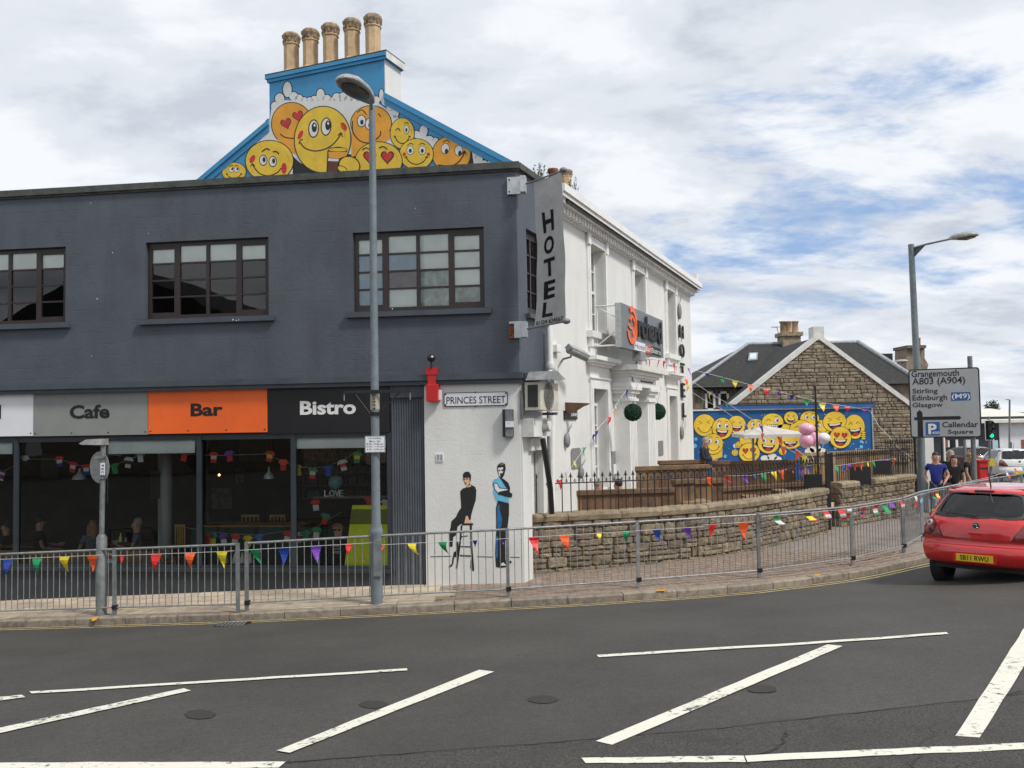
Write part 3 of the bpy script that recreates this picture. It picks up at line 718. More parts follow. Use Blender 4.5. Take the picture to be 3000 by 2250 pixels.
# side wall above (in line with the hotel front) with its own window
sw0, swz1 = FW.uz(1541, 669); sw1 = sw0+1.0; swz0 = FW.uz(1545, 916)[1]; sw1 = min(sw1, 1.28)
b = wall_holes(MB(), FW, .0, 1.5, zb0, ztop-.1, -.002, .25, [(sw0, sw1, swz0, swz1)], M['grey']); b.build('side_wall', GB)
def casement(parent, fr, u0, u1, z0, z1, rec, blind=None, cols=4):
    w = u1-u0; h = z1-z0; f = MB(); f.M = fr.M()
    n0, n1 = rec-.06, rec
    U = lambda t: u0+w*t
    Z = lambda t: z1-h*t
    f.box(u0, u1, n0, n1, Z(.05), z1, M['brown']); f.box(u0, u1, n0, n1, z0, Z(.95), M['brown'])
    if cols == 4:
        mull = [(0, .032), (.218, .265), (.48, .506), (.725, .768), (.96, 1)]
    else: mull = [(0, .06), (.48, .52), (.94, 1)]
    for a, c in mull: f.box(U(a), U(c), n0, n1, Z(.95), Z(.05), M['brown'])
    rows = [.275, .495, .715]
    opens = [(mull[i][1], mull[i+1][0]) for i in range(len(mull)-1)]
    for i, (a, c) in enumerate(opens):
        for r in rows: f.box(U(a), U(c), n0+.01, n1-.01, Z(r+.011), Z(r-.011), M['brown'])
        if i in (0, len(opens)-1):
            f.box(U(a), U(c), n0+.005, n1-.005, Z(.085), Z(.05), M['brown']); f.box(U(a), U(c), n0+.005, n1-.005, Z(.95), Z(.915), M['brown'])
    f.M = Matrix.Identity(4); wn_ = f.build('window', parent)
    k = 0
    for i, (a, c) in enumerate(opens):
        ys = [.05]+rows+[.95]
        for r in range(4):
            g = MB(); g.M = fr.M(); nn = n0+.03
            g.add([(U(a), nn, Z(ys[r+1])), (U(c), nn, Z(ys[r+1])), (U(c), nn, Z(ys[r])), (U(a), nn, Z(ys[r]))], [(0, 3, 2, 1)], M['glass']); g.M = Matrix.Identity(4)
            g.build('pane', wn_)
            if blind and (i, r) in blind:
                bb = fbox(fr, U(a)-.004, U(c)+.004, n0+.008, n0+.018, Z(ys[r+1])+.0, Z(ys[r]), blind[(i, r)]); bb.build('blind', wn_)
    return wn_
top = {(i, 0): M['blind'] for i in range(4)}
casement(GB, FA, *W1, wz0, wz1, -.08, top); casement(GB, FA, *W2, wz0, wz1, -.08, top)
b3 = {}
for i in range(4):
    for r in range(4): b3[(i, r)] = M['blind']
for k in ((0, 1), (0, 2), (0, 3), (1, 1)): b3[k] = M['blind2']
M['dullblind'] = mat('dull_brown_cloth', (.28, .24, .25), .8); b3[(1, 2)] = M['dullblind']
M['frost'] = mat('frosted_film', (.5, .57, .54), .8, .25, 5); b3[(2, 2)] = b3[(2, 3)] = b3[(3, 3)] = M['frost']
casement(GB, FA, *W3, wz0, wz1, -.08, b3)
casement(GB, FW, sw0, sw1, swz0, swz1, -.1, None, 2)
for (a, c) in (W1, W2, W3):
    s_ = fbox(FA, a-.12, c+.12, 0, .09, wz0-.11, wz0-.02, M['grey2']); s_.build('window_sill', GB)
fbox(FW, sw0-.08, sw1+.08, 0, .09, swz0-.1, swz0-.02, M['grey2']).build('window_sill', GB)
# roof and the rooms behind
r_ = MB(); r_.prism([FA.w(uL, -.26, ztop-.4), FA.w(-.26, -.26, ztop-.4), FW.w(1.5, -.26, ztop-.4), FG.w(-11.5, .01, ztop-.4), FA.w(uL, -6.6, ztop-.4)], (0, 0, .12), M['cope']); r_.build('roof', GB)
zfl = zb0+.15
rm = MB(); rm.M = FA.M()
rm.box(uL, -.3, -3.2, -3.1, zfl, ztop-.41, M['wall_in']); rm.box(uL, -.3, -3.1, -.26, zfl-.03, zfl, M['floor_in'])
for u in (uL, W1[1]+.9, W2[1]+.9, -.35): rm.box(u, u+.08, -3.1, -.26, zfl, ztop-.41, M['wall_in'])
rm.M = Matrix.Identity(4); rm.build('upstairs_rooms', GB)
# ---- ground floor
zs1 = zb0-.03
uP0 = A(1145, 1300)[0]; uP1 = A(1246, 1400)[0]; zsill = A(900, 1667)[1]; zhead = A(700, 1268)[1]-.02
b = fbox(FA, uP1+.002, -.002, -.25, .03, -.6, zb0-.032, M['white']); b.build('white_wall', GB)
b = fbox(FA, uP0, uP1, -.25, -.03, -.7, zs1, M['pil'])
zc0 = A(1180, 1165)[1]
fbox(FA, uP0, uP1-.01, -.03, .035, zc0, zs1-.004, M['grey2'], b)
b.M = FA.M(); nrib = 13
for i in range(nrib):
    w = (uP1-uP0-.03)/nrib; a = uP0+.01+i*w
    b.prism([(a, -.03, -.6), (a+w*.25, -.012, -.6), (a+w*.7, -.012, -.6), (a+w*.95, -.03, -.6)], (0, 0, zc0+.6-.01), M['pil'])
b.M = Matrix.Identity(4); b.build('pilaster', GB)
b = fbox(FA, uL, uP0-.002, -.3, -.02, -1.2, zsill-.06, M['shopf']); fbox(FA, uL, uP0-.002, -.34, .05, zsill-.06, zsill, M['shopf'], b)
b.build('stall_riser', GB)
fbox(FA, uL, uP0-.002, -.3, -.04, zhead-.02, zs1, M['blackp']).build('fascia_backing', GB)
fr_ = MB()
um = [A(42, 1450)[0], A(580, 1450)[0], A(857, 1450)[0]]
fr_.M = FA.M()
for u in um+[uP0-.04]: fr_.box(u-.045, u+.045, -.12, -.03, zsill, zhead-.02, M['shopf'])
fr_.box(uL, uP0, -.11, -.04, zhead-.10, zhead-.021, M['shopf']); fr_.box(uL, uP0, -.11, -.04, zsill, zsill+.05, M['shopf'])
fr_.M = Matrix.Identity(4); fr_.build('shopfront_frame', GB)
edges = [uL]+um+[uP0-.04]
for a, c in zip(edges, edges[1:]):
    g = MB(); g.M = FA.M(); g.add([(a+.04, -.075, zsill+.04), (c-.04, -.075, zsill+.04), (c-.04, -.075, zhead-.09), (a+.04, -.075, zhead-.09)], [(0, 3, 2, 1)], M['sglass']); g.M = Matrix.Identity(4)
    g.build('shop_window_pane', GB)
# interior shell
DI = 4.4; zF = A(0, 1775)[1]-.0; zF = -.35
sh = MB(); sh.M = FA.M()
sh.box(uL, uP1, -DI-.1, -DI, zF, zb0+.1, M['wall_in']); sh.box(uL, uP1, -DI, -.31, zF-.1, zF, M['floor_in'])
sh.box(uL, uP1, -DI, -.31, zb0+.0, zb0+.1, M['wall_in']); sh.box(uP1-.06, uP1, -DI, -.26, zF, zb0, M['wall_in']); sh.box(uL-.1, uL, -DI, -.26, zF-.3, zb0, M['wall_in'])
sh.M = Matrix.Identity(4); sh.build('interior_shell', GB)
def AI(px, py, d): # point at depth d behind the shopfront
    u, z = FA.uz(px, py, -d); return u, -d, z
def ibox(name, px0, py0, px1, py1, d, th, m, parent=None, build=True, mb=None):
    u0, _, z1 = AI(px0, py0, d); u1, _, z0 = AI(px1, py1, d)
    b = mb or MB(); fbox(FA, u0, u1, -d-th, -d, z0, z1, m, b)
    return b.build(name, parent) if build else b
# roller blinds inside
for (x0, y0, x1, y1) in ((-60, 1284, 36, 1330), (318, 1278, 571, 1327), (866, 1268, 1130, 1311)):
    ibox('roller_blind', x0, y0, x1, y1, .10, .01, M['blind'], GB)
# low ply screens behind the glass, counters, column
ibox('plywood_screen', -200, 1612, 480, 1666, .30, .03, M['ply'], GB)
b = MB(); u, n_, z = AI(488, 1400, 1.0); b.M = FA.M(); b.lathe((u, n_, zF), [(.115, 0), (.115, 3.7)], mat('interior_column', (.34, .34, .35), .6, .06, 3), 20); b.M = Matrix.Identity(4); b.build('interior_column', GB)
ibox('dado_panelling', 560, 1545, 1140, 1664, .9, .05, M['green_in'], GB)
# back-wall pictures and shelving, faint in the gloom
M['dimf'] = mat('dim_picture_frame', (.09, .075, .06), .6); M['dimw'] = mat('dim_print', (.16, .14, .12), .7, .5, 9); M['dimr'] = mat('dim_red_print', (.30, .06, .05), .7, .4, 12)
rp = random.Random(11)
for (x0, y0, x1, y1, mm) in ((700, 1290, 800, 1350, 'dimf'), (690, 1375, 715, 1415, 'dimw'), (620, 1430, 680, 1490, 'dimw'), (440, 1380, 480, 1460, 'dimf'), (120, 1330, 170, 1400, 'dimf'), (880, 1290, 930, 1330, 'dimf')):
    o = ibox('picture', x0, y0, x1, y1, DI-.03, .02, M[mm], GB)
s_ = MB()
for k in range(4): ibox('x', 880, 1345+k*38, 1120, 1349+k*38, DI-.3, .25, M['dimf'], None, False, s_)
for k in range(4):
    x = 885
    while x < 1110:
        w = rp.uniform(4, 9); h = rp.uniform(16, 28)
        if rp.random() < .85: ibox('x', x, 1345+k*38-h, x+w, 1345+k*38, DI-.3, .15, rp.choice([M['dimw'], M['dimr'], M['dimf'], M['green_in'], M['t_grey']]), None, False, s_)
        x += w+1
s_.build('bookshelf', GB)
# window stays and cords
for x, y0, y1 in ((588, 1327, 1430), (316, 1310, 1475), (52, 1310, 1435), (1136, 1400, 1470)):
    b = MB(); u, n_, z1_ = AI(x, y0, .14); _, _, z0_ = AI(x, y1, .14); b.tube([FA.w(u, n_, z0_), FA.w(u, n_, z1_)], .004, M['string'], 5); b.build('blind_cord', GB)
# ground-floor side wall: door, pipes
dz1 = FW.uz(1570, 1318)[1]; ds0 = FW.uz(1553, 1400)[0]; ds1 = FW.uz(1588, 1400)[0]
b = wall_holes(MB(), FW, .0, 1.5, -.6, zb0-.002, .028, .25, [(ds0, ds1, -.5, dz1)], M['white']); b.build('side_wall_lower', GB)
b = fbox(FW, ds0, ds1, -.16, -.12, -.5, dz1, M['white2']); fbox(FW, ds0+.06, ds0+.11, -.12, -.10, -.5, dz1-.05, M['black'], b); fbox(FW, ds1-.1, ds1-.06, -.12, -.10, -.5, dz1-.05, M['galv'], b); b.build('side_door', GB)
b = fbox(FW, ds0-.15, ds1+.05, .028, .10, dz1, dz1+.22, M['wdirty']); b.build('door_lintel', GB)
# ---- sign panels above the shopfront
def panel(name, x0, y0, x1, y1, m, label, txt=None, tm=None, tb=None, bold=0, n0=-.04, th=.055, screws=True):
    u0, z1 = FA.uz(x0, y0, n0+th); u1, z0 = FA.uz(x1, y1, n0+th)
    root = thing(name, label, 'sign', FA.w((u0+u1)/2, 0, z0), 'shop sign panels over the cafe windows')
    fbox(FA, u0+.003, u1-.003, n0, n0+th, z0, z1, m).build('board', root, bevel=0)
    if screws:
        s = MB(); s.M = FA.M(0, n0+th, 0)
        for i in range(4):
            for zz in (z0+.05, z1-.05):
                uu = u0+.05+(u1-u0-.1)*i/3; s.lathe((0, 0, 0), [(.001, 0)], M['black'], 3) if False else s.box(uu-.012, uu+.012, 0, .004, zz-.012, zz+.012, M['black'])
        s.M = Matrix.Identity(4); s.build('screws', root)
    if txt:
        t = MB(); text_frame(t, txt, FA, *tb, tm, bold, n0+th, .006); t.build('lettering', root)
    return root
panel('shop_sign', -280, 1150, 97, 1277, M['swhite'], 'white sign panel at the left edge of the cafe front', 'Hotel', M['black'], (-178, 1190, 3, 1228), .03)
panel('shop_sign', 97.5, 1146, 433, 1273, M['sgrey'], 'grey sign panel reading Cafe', 'Cafe', M['black'], (205, 1187, 321, 1225), .03)
panel('shop_sign', 434, 1134, 783, 1266, M['sorange'], 'orange sign panel reading Bar', 'Bar', M['black'], (559, 1182, 653, 1218), .03)
panel('shop_sign', 784, 1126, 1142, 1266, M['blackp'], 'black sign panel reading Bistro in white letters', 'Bistro', M['mw'], (879, 1175, 1043, 1213), .03, n0=-.045, th=.04, screws=False)

fl = MB(); rf_ = random.Random(12)
for (x, y) in ((168, 567), (266, 595), (160, 567), (285, 875), (158, 960), (268, 1043), (435, 685), (1217, 610), (533, 535), (690, 938), (700, 941), (707, 939), (640, 1130), (1150, 905), (330, 740)):
    u, z = FA.uz(x, y, .0); off = .102 if 930 < y < 945 else .003; w = rf_.uniform(.005, .014); fl.flat([FA.w(u+w*math.cos(a)*rf_.uniform(.6, 1.2), off, z+w*1.3*math.sin(a)*rf_.uniform(.6, 1.2)) for a in [i*1.05 for i in range(6)]], FA.n, M['mw'])
fl.build('paint_flecks', GB, kind='stuff')
# ================================================================== WHITE HOTEL
HT = thing('hotel', 'long white rendered hotel with sash windows and painted gable mural', 'building', FW.w(8, 0, .2))
W = FW.uz; S0, S1 = GS, W(2027, 1100)[0]
zst = W(1836, 757)[1]                                   # string course
zcr0 = W(1840, 704, .34)[1]; zcr1 = zcr0+.25            # crown moulding
def so(px, py, off=0.0): return W(px, py, off)[0]
up = []
for xl, yt, xr in ((1723, 710.6, 1766), (1852.5, 788, 1884), (1949, 843.4, 1974)):
    s0 = so(xl, yt); up.append([s0, so(xr, yt+20)])
wd = sum(b_-a_ for a_, b_ in up)/3
up = [(a_, a_+wd) for a_, b_ in up]
uz1 = sum(W(x, y)[1] for x, y in ((1723, 710.6), (1852.5, 788), (1949, 843.4)))/3; uz0 = W(1729, 971)[1]
g1 = (so(1734, 1200), so(1734, 1200)+wd*.95); g3 = (so(1956.6, 1200), so(1956.6, 1200)+wd*.95)
gz1 = (W(1734, 1137)[1]+W(1957, 1160)[1])/2; gz0 = W(1735, 1405)[1]-.25
dr = (so(1868, 1200), so(1868, 1200)+1.15); dz = W(1880, 1148)[1]
HB = -.1
wb = wall_holes(MB(), FW, S0, S1, HB, zcr0+.02, 0, .35, [(*w, uz0, uz1) for w in up]+[(*g1, gz0, gz1), (*g3, gz0, gz1), (*dr, HB+.2, dz)], M['white'])
wb.build('front_wall', HT)
# string course, frieze, dentils, cornice
c = fbox(FW, S0, S1+.04, 0, .05, zst, zst+.07, M['white2']); fbox(FW, S0, S1+.03, 0, .03, zst+.16, zst+.2, M['white2'], c); c.build('string_course', HT)
c = MB(); c.M = FW.M()
for (n_, za, zb_) in ((.09, zcr0-.14, zcr0-.06), (.27, zcr0-.06, zcr0+.02), (.33, zcr0+.021, zcr0+.10), (.37, zcr0+.101, zcr1)): c.box(S0, S1+n_*.8, -.2, n_, za, zb_, M['white2'])
c.M = Matrix.Identity(4); c.build('cornice', HT)
d = MB(); d.M = FW.M(); s = S0+.1
while s < S1: d.box(s, s+.09, .0, .18, zcr0-.20, zcr0-.062, M['white2']); s += .19
d.M = Matrix.Identity(4); d.build('dentil_course', HT, kind='stuff')
fbox(FW, S1-.25, S1+.0, -.9, .3, zcr1, zcr1+.28, M['white2']).build('end_parapet', HT)
# far end wall and back
e = MB(); e.M = FW.M(); e.box(S1-.3, S1-.001, -10.2, -.351, HB, zcr0, M['white']); e.box(S0+.3, S1-.3, -10.2, -9.9, HB, zcr0, M['white']); e.M = Matrix.Identity(4); e.build('end_wall', HT)
# sash windows
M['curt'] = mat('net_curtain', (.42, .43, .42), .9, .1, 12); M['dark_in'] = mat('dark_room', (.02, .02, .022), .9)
def sash(s0, s1, z0, z1, transom=None, rows=(1, 1)):
    f = MB(); f.M = FW.M(); n0, n1 = -.26, -.21; t = .045
    zm = (z0+z1)/2 if transom is None else z0+(transom-z0)*.5
    f.box(s0, s0+t, n0, n1, z0, z1, M['white2']); f.box(s1-t, s1, n0, n1, z0, z1, M['white2']); f.box(s0+t, s1-t, n0, n1, z1-t, z1, M['white2']); f.box(s0+t, s1-t, n0, n1, z0, z0+t*1.5, M['white2'])
    f.box(s0+t, s1-t, n0-.02, n1+.01, zm-.03, zm+.03, M['white2'])
    if transom: f.box(s0+t, s1-t, n0-.0, n1+.02, transom-.035, transom+.035, M['white2'])
    sc = (s0+s1)/2; f.box(sc-.014, sc+.014, n0+.01, n1-.005, z0+t, (transom or z1)-t, M['white2'])
    tops = transom or z1
    for zz in ((zm+tops)/2, (zm+z0)/2): f.box(s0+t, s1-t, n0+.011, n1-.006, zz-.012, zz+.012, M['white2'])
    f.M = Matrix.Identity(4); w_ = f.build('sash_window', HT)
    cells = [(a_, b_, c_, d_) for a_, b_ in ((s0+t, sc), (sc, s1-t)) for c_, d_ in ((z0+t, (zm+z0)/2), ((zm+z0)/2, zm), (zm, (zm+tops)/2), ((zm+tops)/2, tops))]
    if transom: cells.append((s0+t, s1-t, transom, z1-t))
    for a_, b_, c_, d_ in cells:
        g = MB(); g.M = FW.M(); g.add([(a_, n0+.02, c_), (b_, n0+.02, c_), (b_, n0+.02, d_), (a_, n0+.02, d_)], [(0, 3, 2, 1)], M['glass']); g.M = Matrix.Identity(4); g.build('pane', w_)
    cu = MB(); cu.M = FW.M(); k = 16
    for i in range(k):
        a_, b_ = s0+(s1-s0)*i/k, s0+(s1-s0)*(i+1)/k; na, nb = -.34+.015*(i % 2), -.34+.015*((i+1) % 2)
        if i in (6, 7, 8, 9) : continue
        cu.add([(a_, na, z0), (b_, nb, z0), (b_, nb, tops), (a_, na, tops)], [(0, 3, 2, 1)], M['curt'])
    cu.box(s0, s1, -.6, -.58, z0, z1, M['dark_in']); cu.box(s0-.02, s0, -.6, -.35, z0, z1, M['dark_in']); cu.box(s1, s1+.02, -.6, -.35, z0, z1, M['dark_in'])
    cu.M = Matrix.Identity(4); cu.build('curtain', w_)
for a_, b_ in up: sash(a_, b_, uz0, uz1)
sash(*g1, gz0, gz1, W(1734, 1183)[1]); sash(*g3, gz0, gz1, gz1-.55)
# window surrounds
def surround(s0, s1, z0, z1, upper):
    a = MB(); a.M = FW.M(); t = .17
    a.box(s0-t, s0, 0, .045, z0, z1+.0, M['white2']); a.box(s1, s1+t, 0, .045, z0, z1, M['white2']); a.box(s0-t, s1+t, 0, .05, z1+.001, z1+.16, M['white2'])
    a.box(s0-t*.55, s0-.0, .045, .06, z0, z1, M['white2']); a.box(s1, s1+t*.55, .045, .06, z0, z1, M['white2'])
    if upper:
        for q in (s0-t-.03, s1+.02): a.box(q, q+.18, .05, .085, z1-.06, z1+.34, M['white2'])
        a.box(s0-t-.08, s1+t+.08, 0, .14, z0-.14, z0, M['white2']); a.box(s0-t, s0-t+.13, 0, .1, z0-.34, z0-.141, M['white2']); a.box(s1+t-.13, s1+t, 0, .1, z0-.34, z0-.141, M['white2']); a.box(s0-t+.13, s1+t-.13, 0, .05, z0-.3, z0-.142, M['white2'])
    else:
        a.box(s0-t-.03, s1+t+.03, 0, .04, z1+.161, z1+.50, M['white2'])
        for (o_, za, zb_) in ((.08, .50, .55), (.15, .551, .61), (.24, .611, .70)): a.box(s0-t-o_, s1+t+o_, 0, o_+.03, z1+za, z1+zb_, M['white2'])
        a.box(s0-t-.05, s1+t+.05, .04, .075, z1+.22, z1+.25, M['white2'])
    a.M = Matrix.Identity(4); a.build('window_surround', HT)
for a_, b_ in up: surround(a_, b_, uz0, uz1, True)
for a_, b_ in (g1, g3): surround(a_, b_, gz0, gz1, False)
# porch with pilasters
po = .38
pl0, pl1 = so(1845, 1250, po), so(1866, 1250, po); pr0, pr1 = so(1899, 1250, po), so(1921, 1250, po)
pzc = W(1860, 1134, po)[1]; pz1 = W(1830, 1062, po+.2)[1]
p = MB(); p.M = FW.M()
for a_, b_ in ((pl0, pl1), (pr0, pr1)):
    p.box(a_, b_, 0, po, HB, pzc-.34, M['white2'])
    for k in range(4): q = a_+(b_-a_)*(.14+.2*k); p.box(q, q+(b_-a_)*.1, po, po+.02, HB+.2, pzc-.38, M['white2'])
    for (o_, za, zb_) in ((.05, -.34, -.27), (.0, -.27, -.16), (.07, -.16, -.08), (.12, -.08, 0)): p.box(a_-o_, b_+o_, 0, po+o_, pzc+za, pzc+zb_-.001, M['white2'])
p.box(pl0-.14, pr1+.14, 0, po+.10, pzc, pzc+.09, M['white2']); p.box(pl0-.05, pr1+.05, 0, po+.02, pzc+.091, pz1-.26, M['white2'])
p.box(pl0+.1, pr1-.1, po+.021, po+.05, pzc+.40, pzc+.45, M['white2'])
for (o_, za, zb_) in ((.10, -.26, -.2), (.18, -.199, -.12), (.30, -.119, 0)): p.box(pl0-o_, pr1+o_, 0, po+o_, pz1+za, pz1+zb_, M['wdirty'] if o_ > .25 else M['white2'])
p.M = Matrix.Identity(4); p.build('porch', HT)
t = MB(); text_frame(t, 'The Orchard Hotel', FW, 1876, 1113, 1912, 1124.5, M['black'], .02, po+.021, .01); t.build('porch_lettering', HT)
dd = fbox(FW, dr[0], dr[1], -.3, -.25, HB+.2, dz-.02, M['white2']); fbox(FW, dr[0]+.12, dr[1]-.12, -.25, -.235, HB+1.3, dz-.15, M['white2'], dd); fbox(FW, dr[0]+.12, dr[1]-.12, -.25, -.235, HB+.35, HB+1.15, M['white2'], dd)
dd.build('front_door', HT)
hd = MB(); hd.M = FW.M(); hd.ball((dr[0]+.1, -.2, HB+1.25), .03, .03, .03, M['galv'], 8, 6); hd.M = Matrix.Identity(4); hd.build('door_handle', HT)
# ---- gable wall with mural
G = FG.uz
r0, r1 = G(1127, 285), G(1480, 475); l0, l1 = G(605, 520), G(790, 365)
kr_ = (r0[1]-r1[1])/(r0[0]-r1[0]); kl_ = (l1[1]-l0[1])/(l1[0]-l0[0])
uR = -.0; zR = r1[1]+kr_*(uR-r1[0])
sk0, sk1 = G(789.5, 232)[0], G(1126, 170)[0]; skz = (G(786, 221.5)[1]+G(1123, 153.7)[1])/2
zRs = r1[1]+kr_*(sk1-r1[0]); zLs = l0[1]+kl_*(sk0-l0[0])
uL_ = -10.3; zL_ = l0[1]+kl_*(uL_-l0[0])
uA = (zL_-zR-kl_*uL_+kr_*uR)/(kr_-kl_); zA = zR+kr_*(uA-uR)
g = MB(); g.M = FG.M(); g.prism([(uL_, 0, ztop-.7), (uR, 0, ztop-.7), (uR, 0, zR), (sk1, 0, zRs), (sk0, 0, zLs), (uL_, 0, zL_)], (0, -.3, 0), M['mblue']); g.M = Matrix.Identity(4); g.build('gable_wall', HT)
def skew(u0, z0, u1, z1, name='gable_coping'):
    g = MB(); g.M = FG.M(); g.prism([(u0, .06, z0-.02), (u1, .06, z1-.02), (u1, .06, z1+.10), (u0, .06, z0+.10)], (0, -.4, 0), M['mblue'])
    g.prism([(u0, .02, z0-.16), (u1, .02, z1-.16), (u1, .03, z1-.021), (u0, .03, z0-.021)], (0, -.03, 0), M['mblue']); g.M = Matrix.Identity(4); g.build(name, HT)
skew(sk1, zRs, uR, zR); skew(uL_, zL_, sk0, zLs)
tk = .2
while tk < 2.5:
    p_ = FG.w(sk1, -tk, skz-.5); dlt = p_-EYE; x_ = 1500+FPX*dlt.dot(CR)/dlt.dot(CF)
    if x_ > 1172: break
    tk += .02
st = fbox(FG, sk0, sk1, -tk, .005, zLs-1.4, skz-.17, M['mblue'])
st.build('chimney_stack', HT); fbox(FG, sk1+.001, sk1+.014, -tk, .0045, zRs-.6, skz-.171, M['white']).build('chimney_side', HT)
c = fbox(FG, sk0-.04, sk1+.05, -tk-.04, .045, skz-.169, skz-.1, M['mblue']); fbox(FG, sk0-.07, sk1+.08, -tk-.07, .075, skz-.099, skz-.02, M['mblue'], c)
fbox(FG, sk1+.081, sk1+.095, -tk-.07, .073, skz-.165, skz-.02, M['wdirty'], c); fbox(FG, sk0-.07, sk1+.09, -tk-.07, .076, skz-.019, skz+.012, M['cope'], c); c.build('chimney_cap', HT)
def pot(P, h, r, name='chimney_pot', parent=HT, label=None, **k):
    b = MB(); prof = [(r*1.45, 0), (r*1.45, h*.05), (r*1.25, h*.08), (r*1.05, h*.14), (r*.98, h*.15), (r, h*.72), (r*1.12, h*.735), (r*1.12, h*.755), (r, h*.77)]
    b.lathe(P, prof, M['pot'], 8, False); q = [(r*1.0, h*.77), (r*1.05, h*.83), (r*1.24, h*.90), (r*1.24, h*.95), (r*1.08, h*.96), (r*1.0, h)]
    b.lathe(P, q, M['potd'], 8, False)
    for i in range(8):
        t = 2*math.pi*i/8; x, y = math.cos(t)*r*1.08, math.sin(t)*r*1.08; b.box(P[0]+x-.014, P[0]+x+.014, P[1]+y-.014, P[1]+y+.014, P[2]+h*.79, P[2]+h*.86, M['potd'])
    b.lathe(P, [(r*.9, h), (r*.85, h+.004)], M['black'], 8)
    return b.build(name, parent, label)
for (xb, yt) in ((854, 102), (910, 91), (969, 75), (1032, 61), (1093.5, 48)):
    u = FG.uz(xb, 180, -tk/2)[0]; zt = FG.uz(xb, yt, -tk/2)[1]; pot(FG.w(u, -tk/2, skz+.01), zt-skz, .172)
# roof
rf = MB(); rf.M = FG.M()
Ln = S1-S0
rf.prism([(uR+.3, -.34, zR-.23), (uA, -.34, zA-.05), (uL_-.3, -.34, zL_-.2), (uL_-.3, -.34, zL_-.3), (uA, -.34, zA-.17), (uR+.3, -.34, zR-.33)], (0, -(Ln-.6), 0), M['slate'])
rf.M = Matrix.Identity(4); rf.build('roof', HT)
e = MB(); e.M = FG.M(); e.prism([(uL_, -Ln+.02, zR-.4), (uR-.3, -Ln+.02, zR-.4), (uA, -Ln+.02, zA-.1)], (0, .3, 0), M['white']); e.M = Matrix.Identity(4); e.build('far_gable', HT)
# front chimney pots above the eaves
q = W(1660, 574, -.55); P = FW.w(q[0], -.55, q[1]); zt = W(1660, 500, -.55)[1]
fbox(FW, q[0]-.75, q[0]+.25, -.85, -.25, zcr1-.3, q[1], M['white']).build('eaves_chimney', HT); pot(P, zt-q[1], .125)
q2 = W(1620, 500, -.5); b = MB(); b.lathe(FW.w(q2[0], -.5, q2[1]-.35), [(.1, 0), (.1, .3), (.12, .32), (.12, .38)], M['terra'], 12); b.build('chimney_pot', HT, 'short terracotta pot')
# ---- MURAL on the gable
ZC_ = lambda x, y: (560+x/2.212, y/2.212)
pt = Paint(FG, ZC_, base=.006, off=.0)
pt.tier = 0
bumps = [(545, 690, 26, 30), (575, 640, 30, 34), (625, 580, 28, 50), (665, 625, 28, 28), (700, 640, 26, 26), (735, 655, 24, 24), (770, 655, 24, 24), (800, 645, 24, 24), (840, 618, 26, 42), (880, 645, 28, 30), (915, 655, 22, 22), (945, 632, 28, 28), (985, 628, 28, 28), (1020, 645, 28, 28), (1060, 650, 30, 30), (1100, 645, 30, 30), (1160, 628, 30, 34), (1200, 650, 25, 25), (1234, 618, 14, 40), (1262, 660, 28, 28), (1292, 695, 26, 26), (1315, 735, 32, 30), (1320, 775, 28, 28),
         (1462, 872, 22, 24), (1507, 850, 26, 38), (1545, 905, 26, 24), (1582, 915, 22, 22), (1828, 1005, 26, 28), (1862, 1035, 28, 28), (1900, 1060, 20, 20), (1935, 1065, 22, 22), (1972, 1062, 18, 18),
         (510, 800, 26, 26), (480, 840, 30, 30), (462, 895, 28, 28), (440, 940, 24, 30)]
for x, y, rx, ry in bumps: pt.ell(x, y, rx+6, ry+6, M['mk'], 0, n=18)
for x, y, rx, ry in bumps: pt.ell(x, y, rx, ry, M['mw'], 1, n=18)
pt.poly([(522, 700), (575, 650), (800, 655), (1200, 655), (1300, 735), (1330, 800), (1345, 1150), (430, 1150), (430, 945), (505, 830)], M['mw'], 2)
pt.poly([(1462, 870), (1500, 850), (1545, 905), (1590, 920), (1620, 1000), (1440, 1000)], M['mw'], 2); pt.poly([(1820, 1010), (1900, 1062), (1975, 1068), (1990, 1100), (1800, 1100)], M['mw'], 2)
pt.tier = 3
pt.poly([(660, 1010), (700, 1050), (800, 1110), (880, 1130), (1020, 1000), (1100, 1000), (1120, 1160), (660, 1170)], M['mk'], 0)
pt.poly([(1780, 930), (1820, 980), (1835, 1080), (1780, 1090)], M['mk'], 0)
mur = pt.build('cloud_painting', HT)
def gface(*a, **k):
    p = Paint(FG, ZC_, base=.006); smiley(p, *a, **k); return p
def done(p): p.build('painted_face', HT)
p = gface(655, 805, 130, 138, M['mo'], 'none', None, -.12, 7, tier=4); p.poly([(560, 900), (760, 880), (700, 1010), (590, 960)], M['mo'], .4)
p.heart(618, 800, 36, M['mk'], 2, -.3); p.heart(618, 800, 31, M['mr'], 3, -.3); p.heart(695, 752, 36, M['mk'], 2, -.3); p.heart(695, 752, 31, M['mr'], 3, -.3); p.line([(580, 868), (610, 890), (670, 898), (720, 890)], 7, M['mk'], 2); done(p)
p = gface(1168, 800, 130, 112, M['mo'], 'none', None, 0, 7, tier=4)
p.poly([(1042, 850), (1295, 850), (1290, 900), (1200, 960), (1040, 1020)], M['mo'], .4)
for ex, ey in ((1106, 785), (1158, 805)): p.ell(ex, ey, 30, 40, M['mk'], 2); p.ell(ex, ey, 25, 35, M['mw'], 3); p.ell(ex+3, ey+8, 11, 16, M['mk'], 4)
